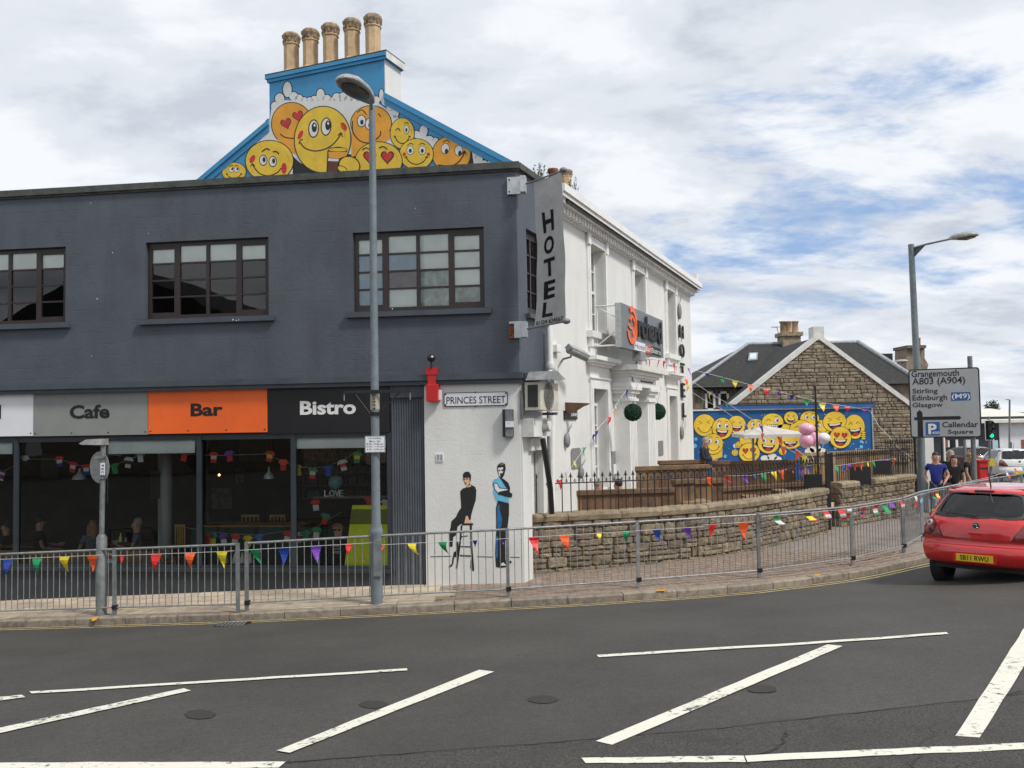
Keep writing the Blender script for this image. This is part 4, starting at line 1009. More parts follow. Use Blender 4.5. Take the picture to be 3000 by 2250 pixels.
p.line([(1080, 730), (1108, 712), (1140, 745)], 6, M['mk'], 2); p.line([(1215, 735), (1232, 760)], 6, M['mk'], 2); p.line([(1048, 785), (1052, 860), (1100, 915), (1165, 925), (1225, 880), (1228, 850)], 7, M['mk'], 2); done(p)
done(gface(1370, 865, 76, 98, M['my'], 'wink', 'smile', 0, 6, tier=5))
done(gface(1688, 1000, 122, 118, M['mo'], 'round', None, .15, 7, tier=4, look=(1, 1)))
p = Paint(FG, ZC_, base=.006); p.tier = 9; p.line([(1600, 1070), (1690, 1075), (1745, 1040), (1775, 985)], 7, M['mk'], 0); p.line([(1755, 1000), (1776, 980), (1784, 1005)], 6, M['mk'], 0); done(p)
done(gface(280, 1115, 76, 60, M['my'], 'round', 'smile', 0, 5, tier=4, ex=.22, look=(1, -1)))
done(gface(1462, 1000, 108, 98, M['my'], 'round', 'smile', 0, 6, tier=7, cheeks=True))
p = gface(510, 1045, 153, 132, M['my'], 'none', None, 0, 7, tier=7)
for ex, ey in ((470, 1040), (532, 1048)): p.ell(ex, ey, 27, 36, M['mk'], 2); p.ell(ex, ey, 22, 30, M['mw'], 3); p.ell(ex+6, ey-4, 10, 17, M['mk'], 4)
p.line([(462, 985), (490, 965), (512, 975)], 9, M['mk'], 2); p.line([(532, 985), (556, 985), (572, 1000)], 9, M['mk'], 2)
p.ell(400, 1032, 16, 28, M['mr'], 2, .5); p.ell(605, 1092, 18, 36, M['mr'], 2); p.line([(400, 1065), (440, 1120), (500, 1140), (560, 1120), (585, 1090)], 7, M['mk'], 2); p.line([(388, 1082), (400, 1062), (416, 1078)], 6, M['mk'], 2); done(p)
p = gface(855, 905, 180, 212, M['my'], 'none', None, .06, 8, tier=10)
for ex, ey, lx in ((797, 835, 5), (878, 822, 12)): p.ell(ex, ey, 35, 60, M['mk'], 2, .06); p.ell(ex, ey, 28, 52, M['mw'], 3, .06); p.ell(ex+lx, ey-8, 17, 32, M['mk'], 4); p.ell(ex+lx+2, ey-20, 6, 10, M['mw'], 5)
p.ell(712, 875, 14, 32, M['mr'], 2, .45); p.ell(993, 822, 17, 30, M['mr'], 2, -.5)
p.line([(710, 925), (740, 960), (800, 980), (870, 968), (930, 930), (975, 870)], 8, M['mk'], 2); p.line([(702, 935), (710, 912), (728, 905)], 7, M['mk'], 2); p.line([(955, 880), (975, 862), (984, 890)], 7, M['mk'], 2); done(p)
done(gface(1218, 1045, 150, 122, M['my'], 'heart', None, 0, 7, tier=10, ex=.38))
p = Paint(FG, ZC_, base=.006); p.tier = 16
p.line([(1112, 975), (1135, 960), (1160, 970)], 7, M['mk'], 0); p.line([(1220, 960), (1250, 952), (1275, 970)], 7, M['mk'], 0)
p.poly([(880, 1160), (888, 975), (900, 960), (960, 952), (1015, 965), (1018, 975), (960, 1080), (955, 1160)], M['mk'], 0); p.poly([(888, 1160), (894, 1045), (958, 1048), (950, 1160)], M['mb'], 1); p.poly([(894, 985), (1010, 985), (1002, 1015), (960, 1030), (896, 1025)], M['mo'], 1); p.ell(955, 972, 60, 11, M['my'], 2); p.poly([(893, 1028), (962, 1033), (960, 1048), (892, 1045)], M['mw'], 2)
p.build('painted_glass', HT); p = Paint(FG, ZC_, base=.006); p.tier = 16
p.ell(1030, 1075, 72, 62, M['mk'], 3, .3); p.ell(1030, 1075, 65, 55, M['my'], 4, .3); p.ell(985, 1100, 36, 22, M['mk'], 5, .5); p.ell(985, 1100, 31, 17, M['my'], 6, .5); p.line([(1030, 1120), (1060, 1150)], 6, M['mk'], 6, False)
p.build('painted_hand', HT)
# ---- stencilled men on the white corner wall
Z2 = lambda x, y: (1250+x/4.484, 1330+y/4.484)
q = Paint(FA, Z2, base=.034)
q.poly([(480, 265), (510, 232), (560, 230), (588, 275), (585, 330), (572, 395), (600, 408), (640, 430), (657, 475), (650, 600), (612, 720), (590, 800), (583, 860), (545, 870), (500, 905), (450, 920), (412, 950), (402, 1010), (395, 1060), (352, 1090), (345, 1215), (305, 1215), (297, 1050), (322, 950), (330, 880), (385, 830), (430, 740), (460, 700), (452, 600), (445, 490), (475, 455), (520, 438), (535, 425), (508, 395), (485, 330)], M['mk'], 0)
q.poly([(488, 318), (560, 308), (574, 378), (552, 408), (532, 420), (512, 392)], M['mskin'], 1); q.poly([(530, 425), (585, 400), (590, 425), (540, 438)], M['mskin'], 1)
for a_ in ([(490, 325), (512, 320), (512, 338), (492, 340)], [(525, 318), (548, 315), (548, 332), (526, 336)], [(508, 372), (528, 378), (526, 392), (512, 388)]): q.poly(a_, M['mk'], 2)
q.poly([(520, 815), (545, 808), (560, 860), (600, 895), (598, 912), (498, 912)], M['mskin'], 1)
for a_, w_ in (([(470, 920), (615, 920)], 26), ([(465, 935), (445, 1150), (398, 1500)], 22), ([(585, 935), (592, 1200), (618, 1530)], 26), ([(590, 1380), (586, 1500)], 14), ([(450, 1085), (545, 1072)], 12), ([(450, 1212), (582, 1216)], 14), ([(440, 1330), (600, 1338)], 18), ([(372, 1290), (352, 1380), (345, 1440)], 20), ([(300, 1485), (345, 1445)], 22), ([(405, 1150), (412, 1240), (380, 1350)], 30), ([(365, 1290), (430, 1320)], 30)): q.line(a_, w_, M['mk'], 1, False)
for a_ in ([(55, 1345), (190, 1343), (330, 1338)], [(665, 1345), (880, 1350)], [(1100, 1350), (1225, 1356)]): q.line(a_, 9, M['mk'], 0, False)
q.build('stencil_man_on_stool', GB)
q = Paint(FA, Z2, base=.034)
q.poly([(868, 370), (888, 335), (940, 312), (1000, 330), (1055, 365), (1085, 430), (1085, 645), (1020, 622), (935, 612), (905, 560), (885, 480), (870, 410)], M['mlb'], 0)
q.poly([(880, 380), (932, 378), (965, 440), (1040, 452), (1085, 450), (1085, 480), (960, 505), (940, 520), (895, 470)], M['mk'], 1); q.poly([(890, 388), (928, 388), (958, 450), (1040, 460), (1070, 462), (1070, 470), (960, 492), (940, 505), (903, 462)], M['mw'], 2)
q.poly([(960, 300), (1020, 330), (1075, 375), (1100, 440), (1095, 500), (1130, 520), (1122, 570), (1055, 562), (1000, 545), (940, 530), (965, 490), (1075, 478), (1035, 420), (1010, 380)], M['mk'], 3)
q.poly([(940, 520), (870, 400), (880, 400), (960, 540)], M['mk'], 1)
q.poly([(932, 215), (930, 160), (955, 125), (990, 108), (1035, 130), (1042, 190), (1025, 265), (1008, 300), (990, 318), (955, 300)], M['mk'], 1); q.poly([(945, 130), (1000, 108), (1030, 135), (985, 150)], mat('mural_hair', (.2, .14, .05), .6), 2)
q.poly([(940, 182), (1008, 172), (1008, 235), (990, 262), (975, 292), (955, 285), (948, 240)], M['mw'], 2)
for a_ in ([(950, 205), (968, 205), (968, 225), (950, 222)], [(985, 205), (1008, 200), (1008, 222), (988, 225)], [(965, 255), (990, 250), (995, 285), (972, 285)]): q.poly(a_, M['mk'], 3)
q.poly([(940, 608), (1086, 648), (1085, 800), (1062, 1000), (1035, 1150), (1040, 1380), (1058, 1480), (985, 1492), (915, 1480), (903, 1300), (918, 1000), (915, 700)], M['mk'], 1)
for a_ in ([(930, 680), (962, 650), (965, 740), (995, 850), (985, 950), (940, 1000), (925, 900)], [(912, 1080), (940, 1080), (938, 1350), (908, 1380)]): q.poly(a_, M['mnb'], 2)
q.poly([(980, 1440), (1010, 1420), (1050, 1460), (985, 1462)], M['mw'], 2); q.ell(1105, 1415, 14, 18, M['mk'], 1); q.line([(880, 480), (900, 560), (935, 640)], 10, M['mlb'], 2, False)
q.build('stencil_man_with_folded_arms', GB)
px3_ = atY
# ================================================================== RUBBLE STONE HELPERS
def stone_meshes(m, n=7, seed=1):
    r = random.Random(seed); out_ = []
    for _ in range(n):
        b = MB(); c = .10
        j = lambda a=.06: r.uniform(-a, a)
        ring0 = [(-.5+c+j(), -.5+j()*.6), (.5-c+j(), -.5+j()*.6), (.5+j()*.5, -.5+c*1.6+j()), (.5+j()*.5, .5-c*1.6+j()), (.5-c+j(), .5+j()*.6), (-.5+c+j(), .5+j()*.6), (-.5+j()*.5, .5-c*1.6+j()), (-.5+j()*.5, -.5+c*1.6+j())]
        back = [(x, .6, z) for x, z in ring0]; mid = [(x, -.12+j(.05), z) for x, z in ring0]
        fr = [(x*.84, -.42+j(.12), z*.80) for x, z in ring0]
        vs = back+mid+fr+[(j(.1), -.5+j(.12), j(.1))]
        fs = []
        for i in range(8):
            k = (i+1) % 8; fs += [(i, k, 8+k, 8+i), (8+i, 8+k, 16+k, 16+i), (16+i, 16+k, 24)]
        b.add(vs, fs, m); o = b.build('stone', None, origin=(0, 0, 0)); out_.append(o.data); COL.objects.unlink(o); bpy.data.objects.remove(o)
    return out_
def place_stones(parent, meshes, items, m, limit=295, name='stone'):
    """items: (x,y,z centre, rot z, w, h, depth)"""
    o0 = wloc(parent); rest = MB()
    for i, (P, rz, w, h, d) in enumerate(items):
        me = meshes[i % len(meshes)]
        if i < limit:
            o = bpy.data.objects.new(name, me); link(o, parent); o.location = V(P)-o0; o.rotation_euler = (0, 0, rz); o.scale = (w, d, h)
        else:
            rest.M = Matrix.Translation(P) @ Matrix.Rotation(rz, 4, 'Z') @ Matrix.Diagonal((w, d, h, 1)); rest.add([v.co for v in me.vertices], [tuple(p.vertices) for p in me.polygons], m)
    if rest.v: rest.M = Matrix.Identity(4); rest.build(name+'s', parent, kind='stuff')
def rows_fill(z0, z1, hr, rnd):
    rows = []; z = z0
    while z < z1-.03:
        h = min(rnd.uniform(*hr), z1-z)
        if z1-(z+h) < hr[0]*.6: h = z1-z
        rows.append((z, h)); z += h
    return rows
# ================================================================== GARDEN WALLS
def path_of(pts):
    P = [V(p) for p in pts]; acc_ = [0]
    for a, b in zip(P, P[1:]): acc_.append(acc_[-1]+(b-a).length)
    def f(s):
        for i in range(len(P)-1):
            if s <= acc_[i+1] or i == len(P)-2:
                t = (s-acc_[i])/(acc_[i+1]-acc_[i]); p = P[i].lerp(P[i+1], t); d = (P[i+1]-P[i]).normalized(); return p, d
    return f, acc_[-1]
def smooth_path(pts, k=8):
    q = spline([(p.x, p.y) for p in pts], k); return [V((x, y, 0)) for x, y in q]
CT = 1.215
def garden_wall(name, pts, label, seed, ct, end_left=False):
    pth, Ln = path_of(pts); th = .34
    root = thing(name, label, 'garden wall', (pts[0].x, pts[0].y, zp(pts[0].x)))
    core = MB(); n = max(2, int(Ln/.3)); vs = []
    for i in range(n+1):
        p, d = pth(Ln*i/n); q = V((-d.y, d.x, 0))
        for w in (.05, th-.02): vs += [p+q*w+V((0, 0, -.3)), p+q*w+V((0, 0, ct-.15))]
    fs = []
    for i in range(n):
        a = 4*i; b = a+4; fs += [(a, b, b+1, a+1), (a+2, a+3, b+3, b+2), (a+1, b+1, b+3, a+3)]
    fs += [(0, 1, 3, 2), (4*n, 4*n+2, 4*n+3, 4*n+1)]
    core.add(vs, fs, M['mortar']); core.build('wall_core', root)
    rnd = random.Random(seed); items = []
    for (z, h) in rows_fill(-.12, ct-.14, (.09, .26), rnd):
        s = rnd.uniform(-.1, 0)
        while s < Ln:
            w = min(rnd.choice([.14, .22, .3, .42, .55])*rnd.uniform(.85, 1.2)*(1.1 if h > .17 else .9), Ln-s+.02)
            if w < .08: break
            parts_ = [(z, h)] if h < .15 or rnd.random() < .55 else [(z, h*.5), (z+h*.5, h*.5)]
            for zz, hh in parts_:
                p, d = pth(max(0, s+w/2)); q = V((-d.y, d.x, 0)); g_ = zp(p.x)
                if zz+hh > g_-.05: items.append((p+q*(.035+rnd.uniform(-.012, .012))+V((0, 0, zz+hh/2)), math.atan2(d.y, d.x), w-.014, hh-.012, rnd.uniform(.07, .1)))
            s += w
    if end_left:
        p, d = pth(0); q = V((-d.y, d.x, 0))
        for (z, h) in rows_fill(-.1, ct-.14, (.16, .28), rnd): items.append((p+q*(th/2)+d*.02+V((0, 0, z+h/2)), math.atan2(d.y, d.x)-math.pi/2, th-.02, h-.012, .1))
    items.sort(key=lambda it: it[0].y)
    place_stones(root, stone_meshes(M['stone'], 8, seed), items, M['stone'])
    # coping stones with rounded backs
    s = -.02
    while s < Ln:
        ln = min(rnd.uniform(.85, 1.15), Ln-s+.03)
        if Ln-(s+ln) < .3: ln = Ln-s+.04
        c = MB(); prof = [(-.03, -.15), (-.045, -.06), (-.02, -.015), (.05, .0), (th-.05, .0), (th+.01, -.02), (th+.03, -.06), (th+.02, -.15)]; m_ = 4; vs = []; dz_ = rnd.uniform(-.004, .006)
        for i in range(m_+1):
            e = .012 if i in (0, m_) else 0
            p, d = pth(min(max(s+.007+(ln-.014)*i/m_, -.1), Ln+.1)); p = p if s+ln*i/m_ >= 0 else p+d*(s+ln*i/m_); q = V((-d.y, d.x, 0))
            for (w, z) in prof: vs.append(p+q*(w+rnd.uniform(-.006, .006))+V((0, 0, ct+z-e*(z > -.1)+dz_)))
        k = len(prof); fs = []
        for i in range(m_):
            for j in range(k): j2 = (j+1) % k; fs.append((i*k+j, (i+1)*k+j, (i+1)*k+j2, i*k+j2))
        fs += [tuple(range(k)), tuple(range(m_*k+k-1, m_*k-1, -1))]
        c.add(vs, fs, M['scope']); c.build('coping_stone', root); s += ln
    return root, pth, Ln
w1pts = smooth_path([on_pave(*p) for p in [(1529, 1687), (1640, 1676), (1728, 1669), (1804, 1662), (1900, 1653), (2000, 1642), (2100, 1629), (2204, 1612), (2310, 1588), (2400, 1566), (2428, 1557)]], 3)
WL1, pth1, L1 = garden_wall('stone_wall', w1pts, 'long low curved rubble stone wall with rounded coping below the black railings', 21, CT)
w2pts = smooth_path([on_pave(*p) for p in [(2468, 1542), (2570, 1525), (2684, 1505)]], 3)
WL2, pth2, L2 = garden_wall('stone_wall', w2pts, 'short rubble stone wall beyond the gate beside the tall lamp post', 22, CT+.05, True)
# ================================================================== IRON RAILINGS
def railing(name, pth, s0, s1, zb, zr, tip, sp, label, wall_off=.17, dog=True):
    root = thing(name, label, 'railings', pth(s0)[0]+V((0, 0, zb)))
    rl = MB(); pts = []
    n = max(2, int((s1-s0)/.3))
    for i in range(n+1):
        p, d = pth(s0+(s1-s0)*i/n); q = V((-d.y, d.x, 0)); pts.append(p+q*wall_off+V((0, 0, zr)))
    rl.tube(pts, .014, M['iron'], 6); rl.build('top_rail', root)
    s = s0+.04; first = None; k = 0
    while s < s1:
        p, d = pth(s); q = V((-d.y, d.x, 0)); P = p+q*wall_off
        rz = math.atan2(d.y, d.x)
        if first is None:
            b = MB(); b.tube([(0, 0, 0), (0, 0, tip-zb-.09)], .0105, M['iron'], 6)
            t = tip-zb; b.lathe((0, 0, 0), [(.012, t-.095), (.026, t-.07), (.012, t-.03), (.001, t)], M['iron'], 4, False)
            for sg in (-1, 1): b.tube([(0, 0, t-.10), (sg*.03, 0, t-.085), (sg*.045, 0, t-.105)], [.008, .007, .003], M['iron'], 5)
            first = b.build('railing_bar', root, local=True)
            o = first
            if dog:
                b = MB(); t = zr-zb+.085; b.tube([(0, 0, t-.085), (0, 0, t-.03)], .007, M['iron'], 5); b.lathe((0, 0, 0), [(.008, t-.04), (.018, t-.028), (.001, t)], M['iron'], 4, False)
                for sg in (-1, 1): b.tube([(0, 0, t-.06), (sg*.022, 0, t-.05), (sg*.035, 0, t-.03)], [.006, .005, .002], M['iron'], 4)
                d1 = b.build('dog_bar', root, local=True)
        else: o = copy_obj(first, root)
        o.location = P+V((0, 0, zb))-wloc(root); o.rotation_euler = (0, 0, rz)
        if dog:
            p2, d2 = pth(min(s+sp/2, s1)); q2 = V((-d2.y, d2.x, 0)); o2 = d1 if k == 0 else copy_obj(d1, root); o2.location = p2+q2*wall_off+V((0, 0, zb))-wloc(root); o2.rotation_euler = (0, 0, rz)
        s += sp; k += 1
    return root
railing('iron_railing', pth1, .18, L1-.15, CT-.02, 1.75, 1.955, .165, 'black spear topped railing on the long curved stone wall')
railing('iron_railing', pth2, .1, L2-.02, CT+.03, 1.86, 2.02, .11, 'black spear topped railing on the short stone wall', dog=False)
ra, rb2 = px3_(2592, 1320, 25.3), px3_(2684, 1312, 25.9)
pth3, L3 = path_of([V((ra.x, ra.y, 0)), V((rb2.x, rb2.y, 0))]); railing('iron_railing', pth3, 0, L3, 1.2, 2.12, 2.26, .10, 'taller dark railing at the far end by the lamp post', wall_off=0, dog=False)
# gate and its posts
gA = on_pave(2436, 1551); gB = on_pave(2465, 1543)
gt = thing('iron_gate', 'black iron gate standing in the gap between the two stone walls', 'gate', gA)
b = MB(); b.box(gA.x-.05, gA.x+.05, gA.y+.1, gA.y+.2, 0, 2.0, M['iron']); b.lathe((gA.x, gA.y+.15, 2.0), [(.07, 0), (.05, .04), (.001, .14)], M['iron'], 8); b.build('gate_post', gt)
b = MB(); b.box(gB.x-.12, gB.x-.03, gB.y+.35, gB.y+.45, 0, 2.0, M['iron']); b.build('gate_post', gt)
gC = V((gA.x-.45, gA.y+1.1, 0))
b = MB()
for zz in (.35, 1.1, 1.75): b.tube([(gA.x, gA.y+.15, zz), (gC.x, gC.y, zz)], .015, M['iron'], 6)
b.build('gate_rail', gt)
for i in range(7):
    p = gA.lerp(gC, (i+.5)/7); b = MB(); b.tube([(p.x, p.y+.1, .3), (p.x, p.y+.1, 1.95)], .009, M['iron'], 6); b.build('gate_bar', gt)
# tall thin black pole
pp = atZ(2402, 1535, .3); pp = atY(2402, 1500, pth1(L1-.5)[0].y+1.0); zt = atY(2397, 1130, pp.y).z
b = MB(); b.tube([(pp.x, pp.y, .3), (pp.x-.02, pp.y, zt)], [.035, .028], M['iron'], 8); b.build('flag_pole', None, 'tall thin black pole rising beside the pink balloons', 'pole')
# ================================================================== TERRACE
tr = MB(); pl = [p+V((-(pth1(0)[1]).y*0, .3, 0)) for p in w1pts]+[p+V((0, .3, 0)) for p in w2pts]
poly = [(p.x, p.y, .62) for p in pl]+[(12.6, 29.9, .62), FW.w(S1, -.0, .62).to_tuple(), FW.w(1.62, .0, .62).to_tuple()]
tr.prism(poly, (0, 0, .13), M['slab']); tr.build('terrace', kind='structure')
def booth(px0, px1, py, Y0, Y1, h, label, cap=.1, th=.08, name='booth_screen', m='wood', pw=.14):
    """timber back of a bench booth: planks, posts and a cap rail"""
    a = atY(px0, py, Y0); d_ = ray(px1, py); 
    bq_ = EYE+d_*(Y1/d_.y); zt = (a.z+bq_.z)/2; a = V((a.x, a.y, zt)); c = V((bq_.x, bq_.y, zt))
    L_ = (V((c.x, c.y, 0))-V((a.x, a.y, 0))); ln = L_.length; ang = math.atan2(L_.y, L_.x); fr = Frame(a, ang)
    root = thing(name, label, 'timber booth', fr.w(ln/2, 0, zt-h))
    fbox(fr, -.03, ln+.03, -.10, .05, zt-cap, zt, M[m]).build('cap_board', root, bevel=.008)
    n = max(2, int(ln/pw)); r = random.Random(int(px0))
    for i in range(n):
        w = ln/n; o = r.uniform(-.004, .004); fbox(fr, i*w+.003, (i+1)*w-.003, -.03+o, .0+o, zt-h, zt-cap+.0, M[m]).build('plank', root)
    for u in (.02, ln-.1): fbox(fr, u, u+.08, -.11, -.031, zt-h, zt-cap-.002, M[m]).build('post', root)
    fbox(fr, 0, ln, -.5, -.1, zt-h+.45, zt-h+.49, M['woodl']).build('seat', root)
    return fr, zt, ln
booth(1627, 1974, 1434, 18.2, 18.6, .72, 'nearest brown timber booth back, two heads showing above it')
booth(1832, 2074, 1364, 21.0, 21.6, 1.15, 'tall brown timber booth back in front of the hotel door')
booth(1933, 2062, 1348, 23.6, 23.9, 1.15, 'timber booth back with wavy top just beside the standing woman')
booth(1975, 2036, 1404, 19.2, 19.5, .8, 'narrow timber booth end right of the two heads')
booth(2037, 2118, 1404, 20.0, 20.2, .9, 'orange tinted timber box behind the railing left of the bunting')
booth(2100, 2420, 1418, 20.8, 22.6, .8, 'long run of vertical brown boards behind the middle of the railing')
booth(2087, 2134, 1350, 24.5, 24.6, 1.0, 'small timber bench back right of the standing woman')
booth(2128, 2330, 1349, 25.6, 25.9, 1.0, 'timber booth back beneath the white parasol')
booth(2350, 2608, 1321, 25.5, 27.5, 1.3, 'wide pale timber booth with tabletop beside the mural and stone house', m='woodl')
booth(2458, 2680, 1400, 24.6, 26.9, .8, 'brown boards behind the railing on the short wall')
def table(px, py, Y, w, label):
    p = atY(px, py, Y); t = thing('picnic_table', label, 'table', (p.x, p.y, .75))
    b = MB(); b.box(p.x-w, p.x+w, p.y-.35, p.y+.35, p.z-.05, p.z, M['woodl']); b.build('tabletop', t, bevel=.008)
    for sx in (-1, 1):
        b = MB(); b.box(p.x+sx*w*.7-.04, p.x+sx*w*.7+.04, p.y-.3, p.y+.3, .75, p.z-.05, M['wood']); b.build('leg', t)
table(2032, 1465, 19.6, .32, 'small pale round edged table low behind the railing below the orange flag')
table(2200, 1452, 20.4, .18, 'small pale slatted table seen through the railing at its middle')
table(2290, 1435, 21.2, .16, 'small pale slatted table seen through the railing left of the black pole')
# dark panels hung on the railing
for (x0, y0, x1, y1, Y, lb) in ((2557, 1350, 2609, 1390, 23.2, 'black banner board hung on the railing under the blue flag'), (2492, 1368, 2553, 1420, 22.9, 'dark board hung on the railing beside a red flag'), (2354, 1390, 2410, 1440, 21.6, 'dark board behind the railing left of the gate')):
    a, c = atY(x0, y0, Y), atY(x1, y1, Y); b = MB(); b.box(a.x, c.x, a.y, a.y+.02, c.z, a.z, M['black']); b.build('banner_board', None, lb, 'board')
# parasol
P = atY(2208, 1370, 26); px_l = atY(2156, 1273, 26); px_r = atY(2347, 1273, 26); zc_ = atY(2250, 1246, 26).z
cxp = (px_l.x+px_r.x)/2; hw_ = (px_r.x-px_l.x)/2
t = thing('parasol', 'square off white parasol open on a grey pole in front of the mural', 'parasol', (P.x, P.y, .75))
b = MB(); b.tube([(P.x, 26, .75), (P.x, 26, zc_-.05)], .04, M['galv'], 8); b.build('pole', t)
b = MB(); ap = V((P.x+.35, 26, zc_)); z0_ = px_l.z
cs = [V((cxp-hw_, 25.1, z0_)), V((cxp+hw_, 25.1, z0_)), V((cxp+hw_-.1, 26.9, z0_+.02)), V((cxp-hw_+.1, 26.9, z0_+.02))]
for i in range(4): b.add([cs[i], cs[(i+1) % 4], ap], [(0, 1, 2)], M['canvas']); b.add([cs[i], cs[(i+1) % 4], cs[(i+1) % 4]-V((0, 0, .1)), cs[i]-V((0, 0, .1))], [(0, 1, 2, 3)], M['canvas'])
b.build('canopy', t)
for (x, y, rx, ry, mm, lb) in ((2363, 1257, 23, 18, 'pink', 'upper pink balloon of the bunch by the black pole'), (2362, 1291, 21, 22, 'pink', 'lower pink balloon of the bunch by the black pole'), (2388, 1288, 18, 22, 'pink', 'pink balloon touching the black pole'), (2412, 1284, 20, 17, 'wbal', 'white balloon right of the pink balloons')):
    Y = 23.5 if x < 2400 else 23.7; p = atY(x, y, Y+(.25 if x == 2388 else 0)); k = Y/FPX
    b = MB(); b.ball(p, rx*k, rx*k, ry*k, M[mm], 20, 14); b.lathe(p-V((0, 0, ry*k+.02)), [(.02, -.015), (.006, .02)], M[mm], 6); b.build('balloon', None, lb, 'balloon', 'balloons tied by the black pole')
b = MB()
for x in (2363, 2362, 2388, 2412): p = atY(x, 1300, 23.6); b.tube([p, (pp.x, pp.y+.0, 1.6)], .003, M['string'], 4)
b.build('balloon_string', None, 'thin strings gathering the balloons down to the pole', 'string')
# ================================================================== BLUE MURAL WALL
mo = atY(2028, 1200, 30.2); FM = Frame(mo, 0.0)
MW = thing('mural_wall', 'blue outbuilding wall painted with many yellow smiling faces', 'painted wall', FM.w(3, 0, .7))
u1 = FM.uz(2554, 1250)[0]; zt = FM.uz(2300, 1200)[1]; zb = .7
fbox(FM, 0, u1, -.25, 0, zb, zt, M['dblue']).build('panel', MW)
fbox(FM, 0, u1+.02, -.25, .04, zt+.001, zt+.05, M['wdirty']).build('trim', MW); fbox(FM, u1, u1+.04, -.25, .03, zb, zt, M['stainless']).build('trim', MW)
uf = FM.uz(2114, 1190)[0]; zf = FM.uz(2114, 1188)[1]
b = fbox(FM, uf, u1+.08, -.3, .10, zt+.051, zf+.0, M['dblue2']); b.build('fascia', MW)
b = fbox(FM, uf, u1+.1, -1.0, .12, zf, zf+.03, M['cope']); b.build('flat_roof', MW)
ZM = lambda x, y: (1950+x/2.371, 900+y/2.371)
faces = [(1090, 835, 58, 52, 'round', 'smile', 2), (1000, 778, 66, 58, 'round', 'none', 2), (940, 855, 80, 70, 'closed', 'open', 3), (825, 875, 82, 62, 'closed', 'none', 2), (870, 768, 48, 44, 'squint', 'open', 3), (742, 800, 75, 62, 'wink', 'teeth', 2), (625, 825, 58, 48, 'round', 'none', 1), (865, 925, 80, 58, 'none', 'open', 4),
         (270, 820, 74, 76, 'squint', 'smile', 2), (493, 815, 62, 60, 'squint', 'open', 2), (393, 842, 70, 74, 'round', 'open', 4), (330, 950, 66, 70, 'round', 'smile', 5), (1172, 795, 80, 70, 'squint', 'open', 3), (1312, 830, 70, 84, 'closed', 'open', 1), (1212, 905, 74, 74, 'heart', 'open', 6),
         (572, 920, 58, 48, 'round', 'none', 1), (580, 1010, 72, 66, 'heart', 'smile', 4), (712, 945, 74, 70, 'round', 'open', 5), (505, 955, 20, 22, 'round', 'smile', 1), (482, 1010, 23, 22, 'round', 'smile', 1), (530, 1090, 24, 24, 'round', 'smile', 1), (812, 1000, 26, 26, 'none', 'smile', 1)]
p = Paint(FM, ZM, base=.003, step=.001)
rnd = random.Random(4)
for _ in range(60):
    x, y = rnd.choice([(rnd.uniform(200, 1400), rnd.uniform(960, 1100)), (rnd.uniform(190, 560), rnd.uniform(900, 1100)), (rnd.uniform(1100, 1410), rnd.uniform(930, 990)), (rnd.uniform(200, 1400), rnd.uniform(730, 760))]); r_ = rnd.choice([3, 3, 4, 5, 12, 16]) if y > 800 else 3; p.ell(x, y, r_, r_, M['mlb'] if rnd.random() < .5 else M['mw'], 0, n=12)
for x, y, r_ in ((1000, 1000, 34), (1040, 985, 40), (1085, 1000, 30), (690, 1050, 30), (740, 1040, 34), (780, 1055, 26)): p.ell(x, y, r_, r_*.7, M['mw'], 1)
p.build('painted_bubbles', MW)
for (x, y, rx, ry, e, m_, tier) in faces:
    p = Paint(FM, ZM, base=.004, step=.001); smiley(p, x, y, rx, ry, M['my'], e, None if m_ == 'none' else m_, rnd.uniform(-.12, .12), 4 if rx > 30 else 2.5, tier=tier*6, look=(rnd.choice([-1, 1]), 0)); p.build('painted_face', MW)
p = Paint(FM, ZM, base=.004, step=.001); p.tier = 20
for k in range(4): p.ell(1372, 870+14*k, 18, 8, M['mk'], 0); p.ell(1372, 870+14*k, 15, 6, M['my'], 1)
p.poly([(300, 1010), (395, 960), (392, 1040), (330, 1060)], M['my'], 0); p.build('painted_hands', MW)
# ================================================================== STONE HOUSE
HY = 31.2; fh = Frame(V((0, HY, 0)), 0.0); H = fh.uz
SH = thing('stone_house', 'old rubble stone house with slate roof and white edged gable', 'house', (11, 33, 0))
ua, za = H(2397, 985); ul, zl = H(2150, 1180); ur, zr = H(2684, 1196)
b = MB(); b.M = fh.M(); b.prism([(ul, -.06, -.3), (ur, -.06, -.3), (ur, -.06, zr), (ua, -.06, za), (ul, -.06, zl)], (0, -.3, 0), M['mortar2']); b.M = Matrix.Identity(4); b.build('gable_wall', SH)
rnd = random.Random(9); items = []
zlow = H(2600, 1340)[1]-.2
for (z, h) in rows_fill(zlow, za, (.08, .18), rnd):
    s = ul
    while s < ur:
        w = rnd.choice([.14, .2, .3, .42, .5])*rnd.uniform(.8, 1.2)
        cu = s+w/2; lim = za-(cu-ua)*(za-zr)/(ur-ua) if cu > ua else za-(ua-cu)*(za-zl)/(ua-ul)
        hid = (cu < u1+FM.O.x-fh.O.x-.1) and (z+h < zf-.05)
        if z+h*.5 < lim-.12 and cu < ur-.05 and not hid: items.append((fh.w(cu, -.03, z+h/2), 0, w-.012, h-.010, .075))
        s += w
items.sort(key=lambda it: -it[3]*it[2])
place_stones(SH, stone_meshes(M['stone2'], 8, 33), items, M['stone2'])
b = MB(); b.M = fh.M()
for (a0, b0, a1, b1) in ((ul-.12, zl-.1, ua, za), (ua, za, ur+.12, zr-.1)): b.prism([(a0, .05, b0-.10), (a1, .05, b1-.10), (a1, .05, b1+.09), (a0, .05, b0+.09)], (0, -.42, 0), M['wdirty'])
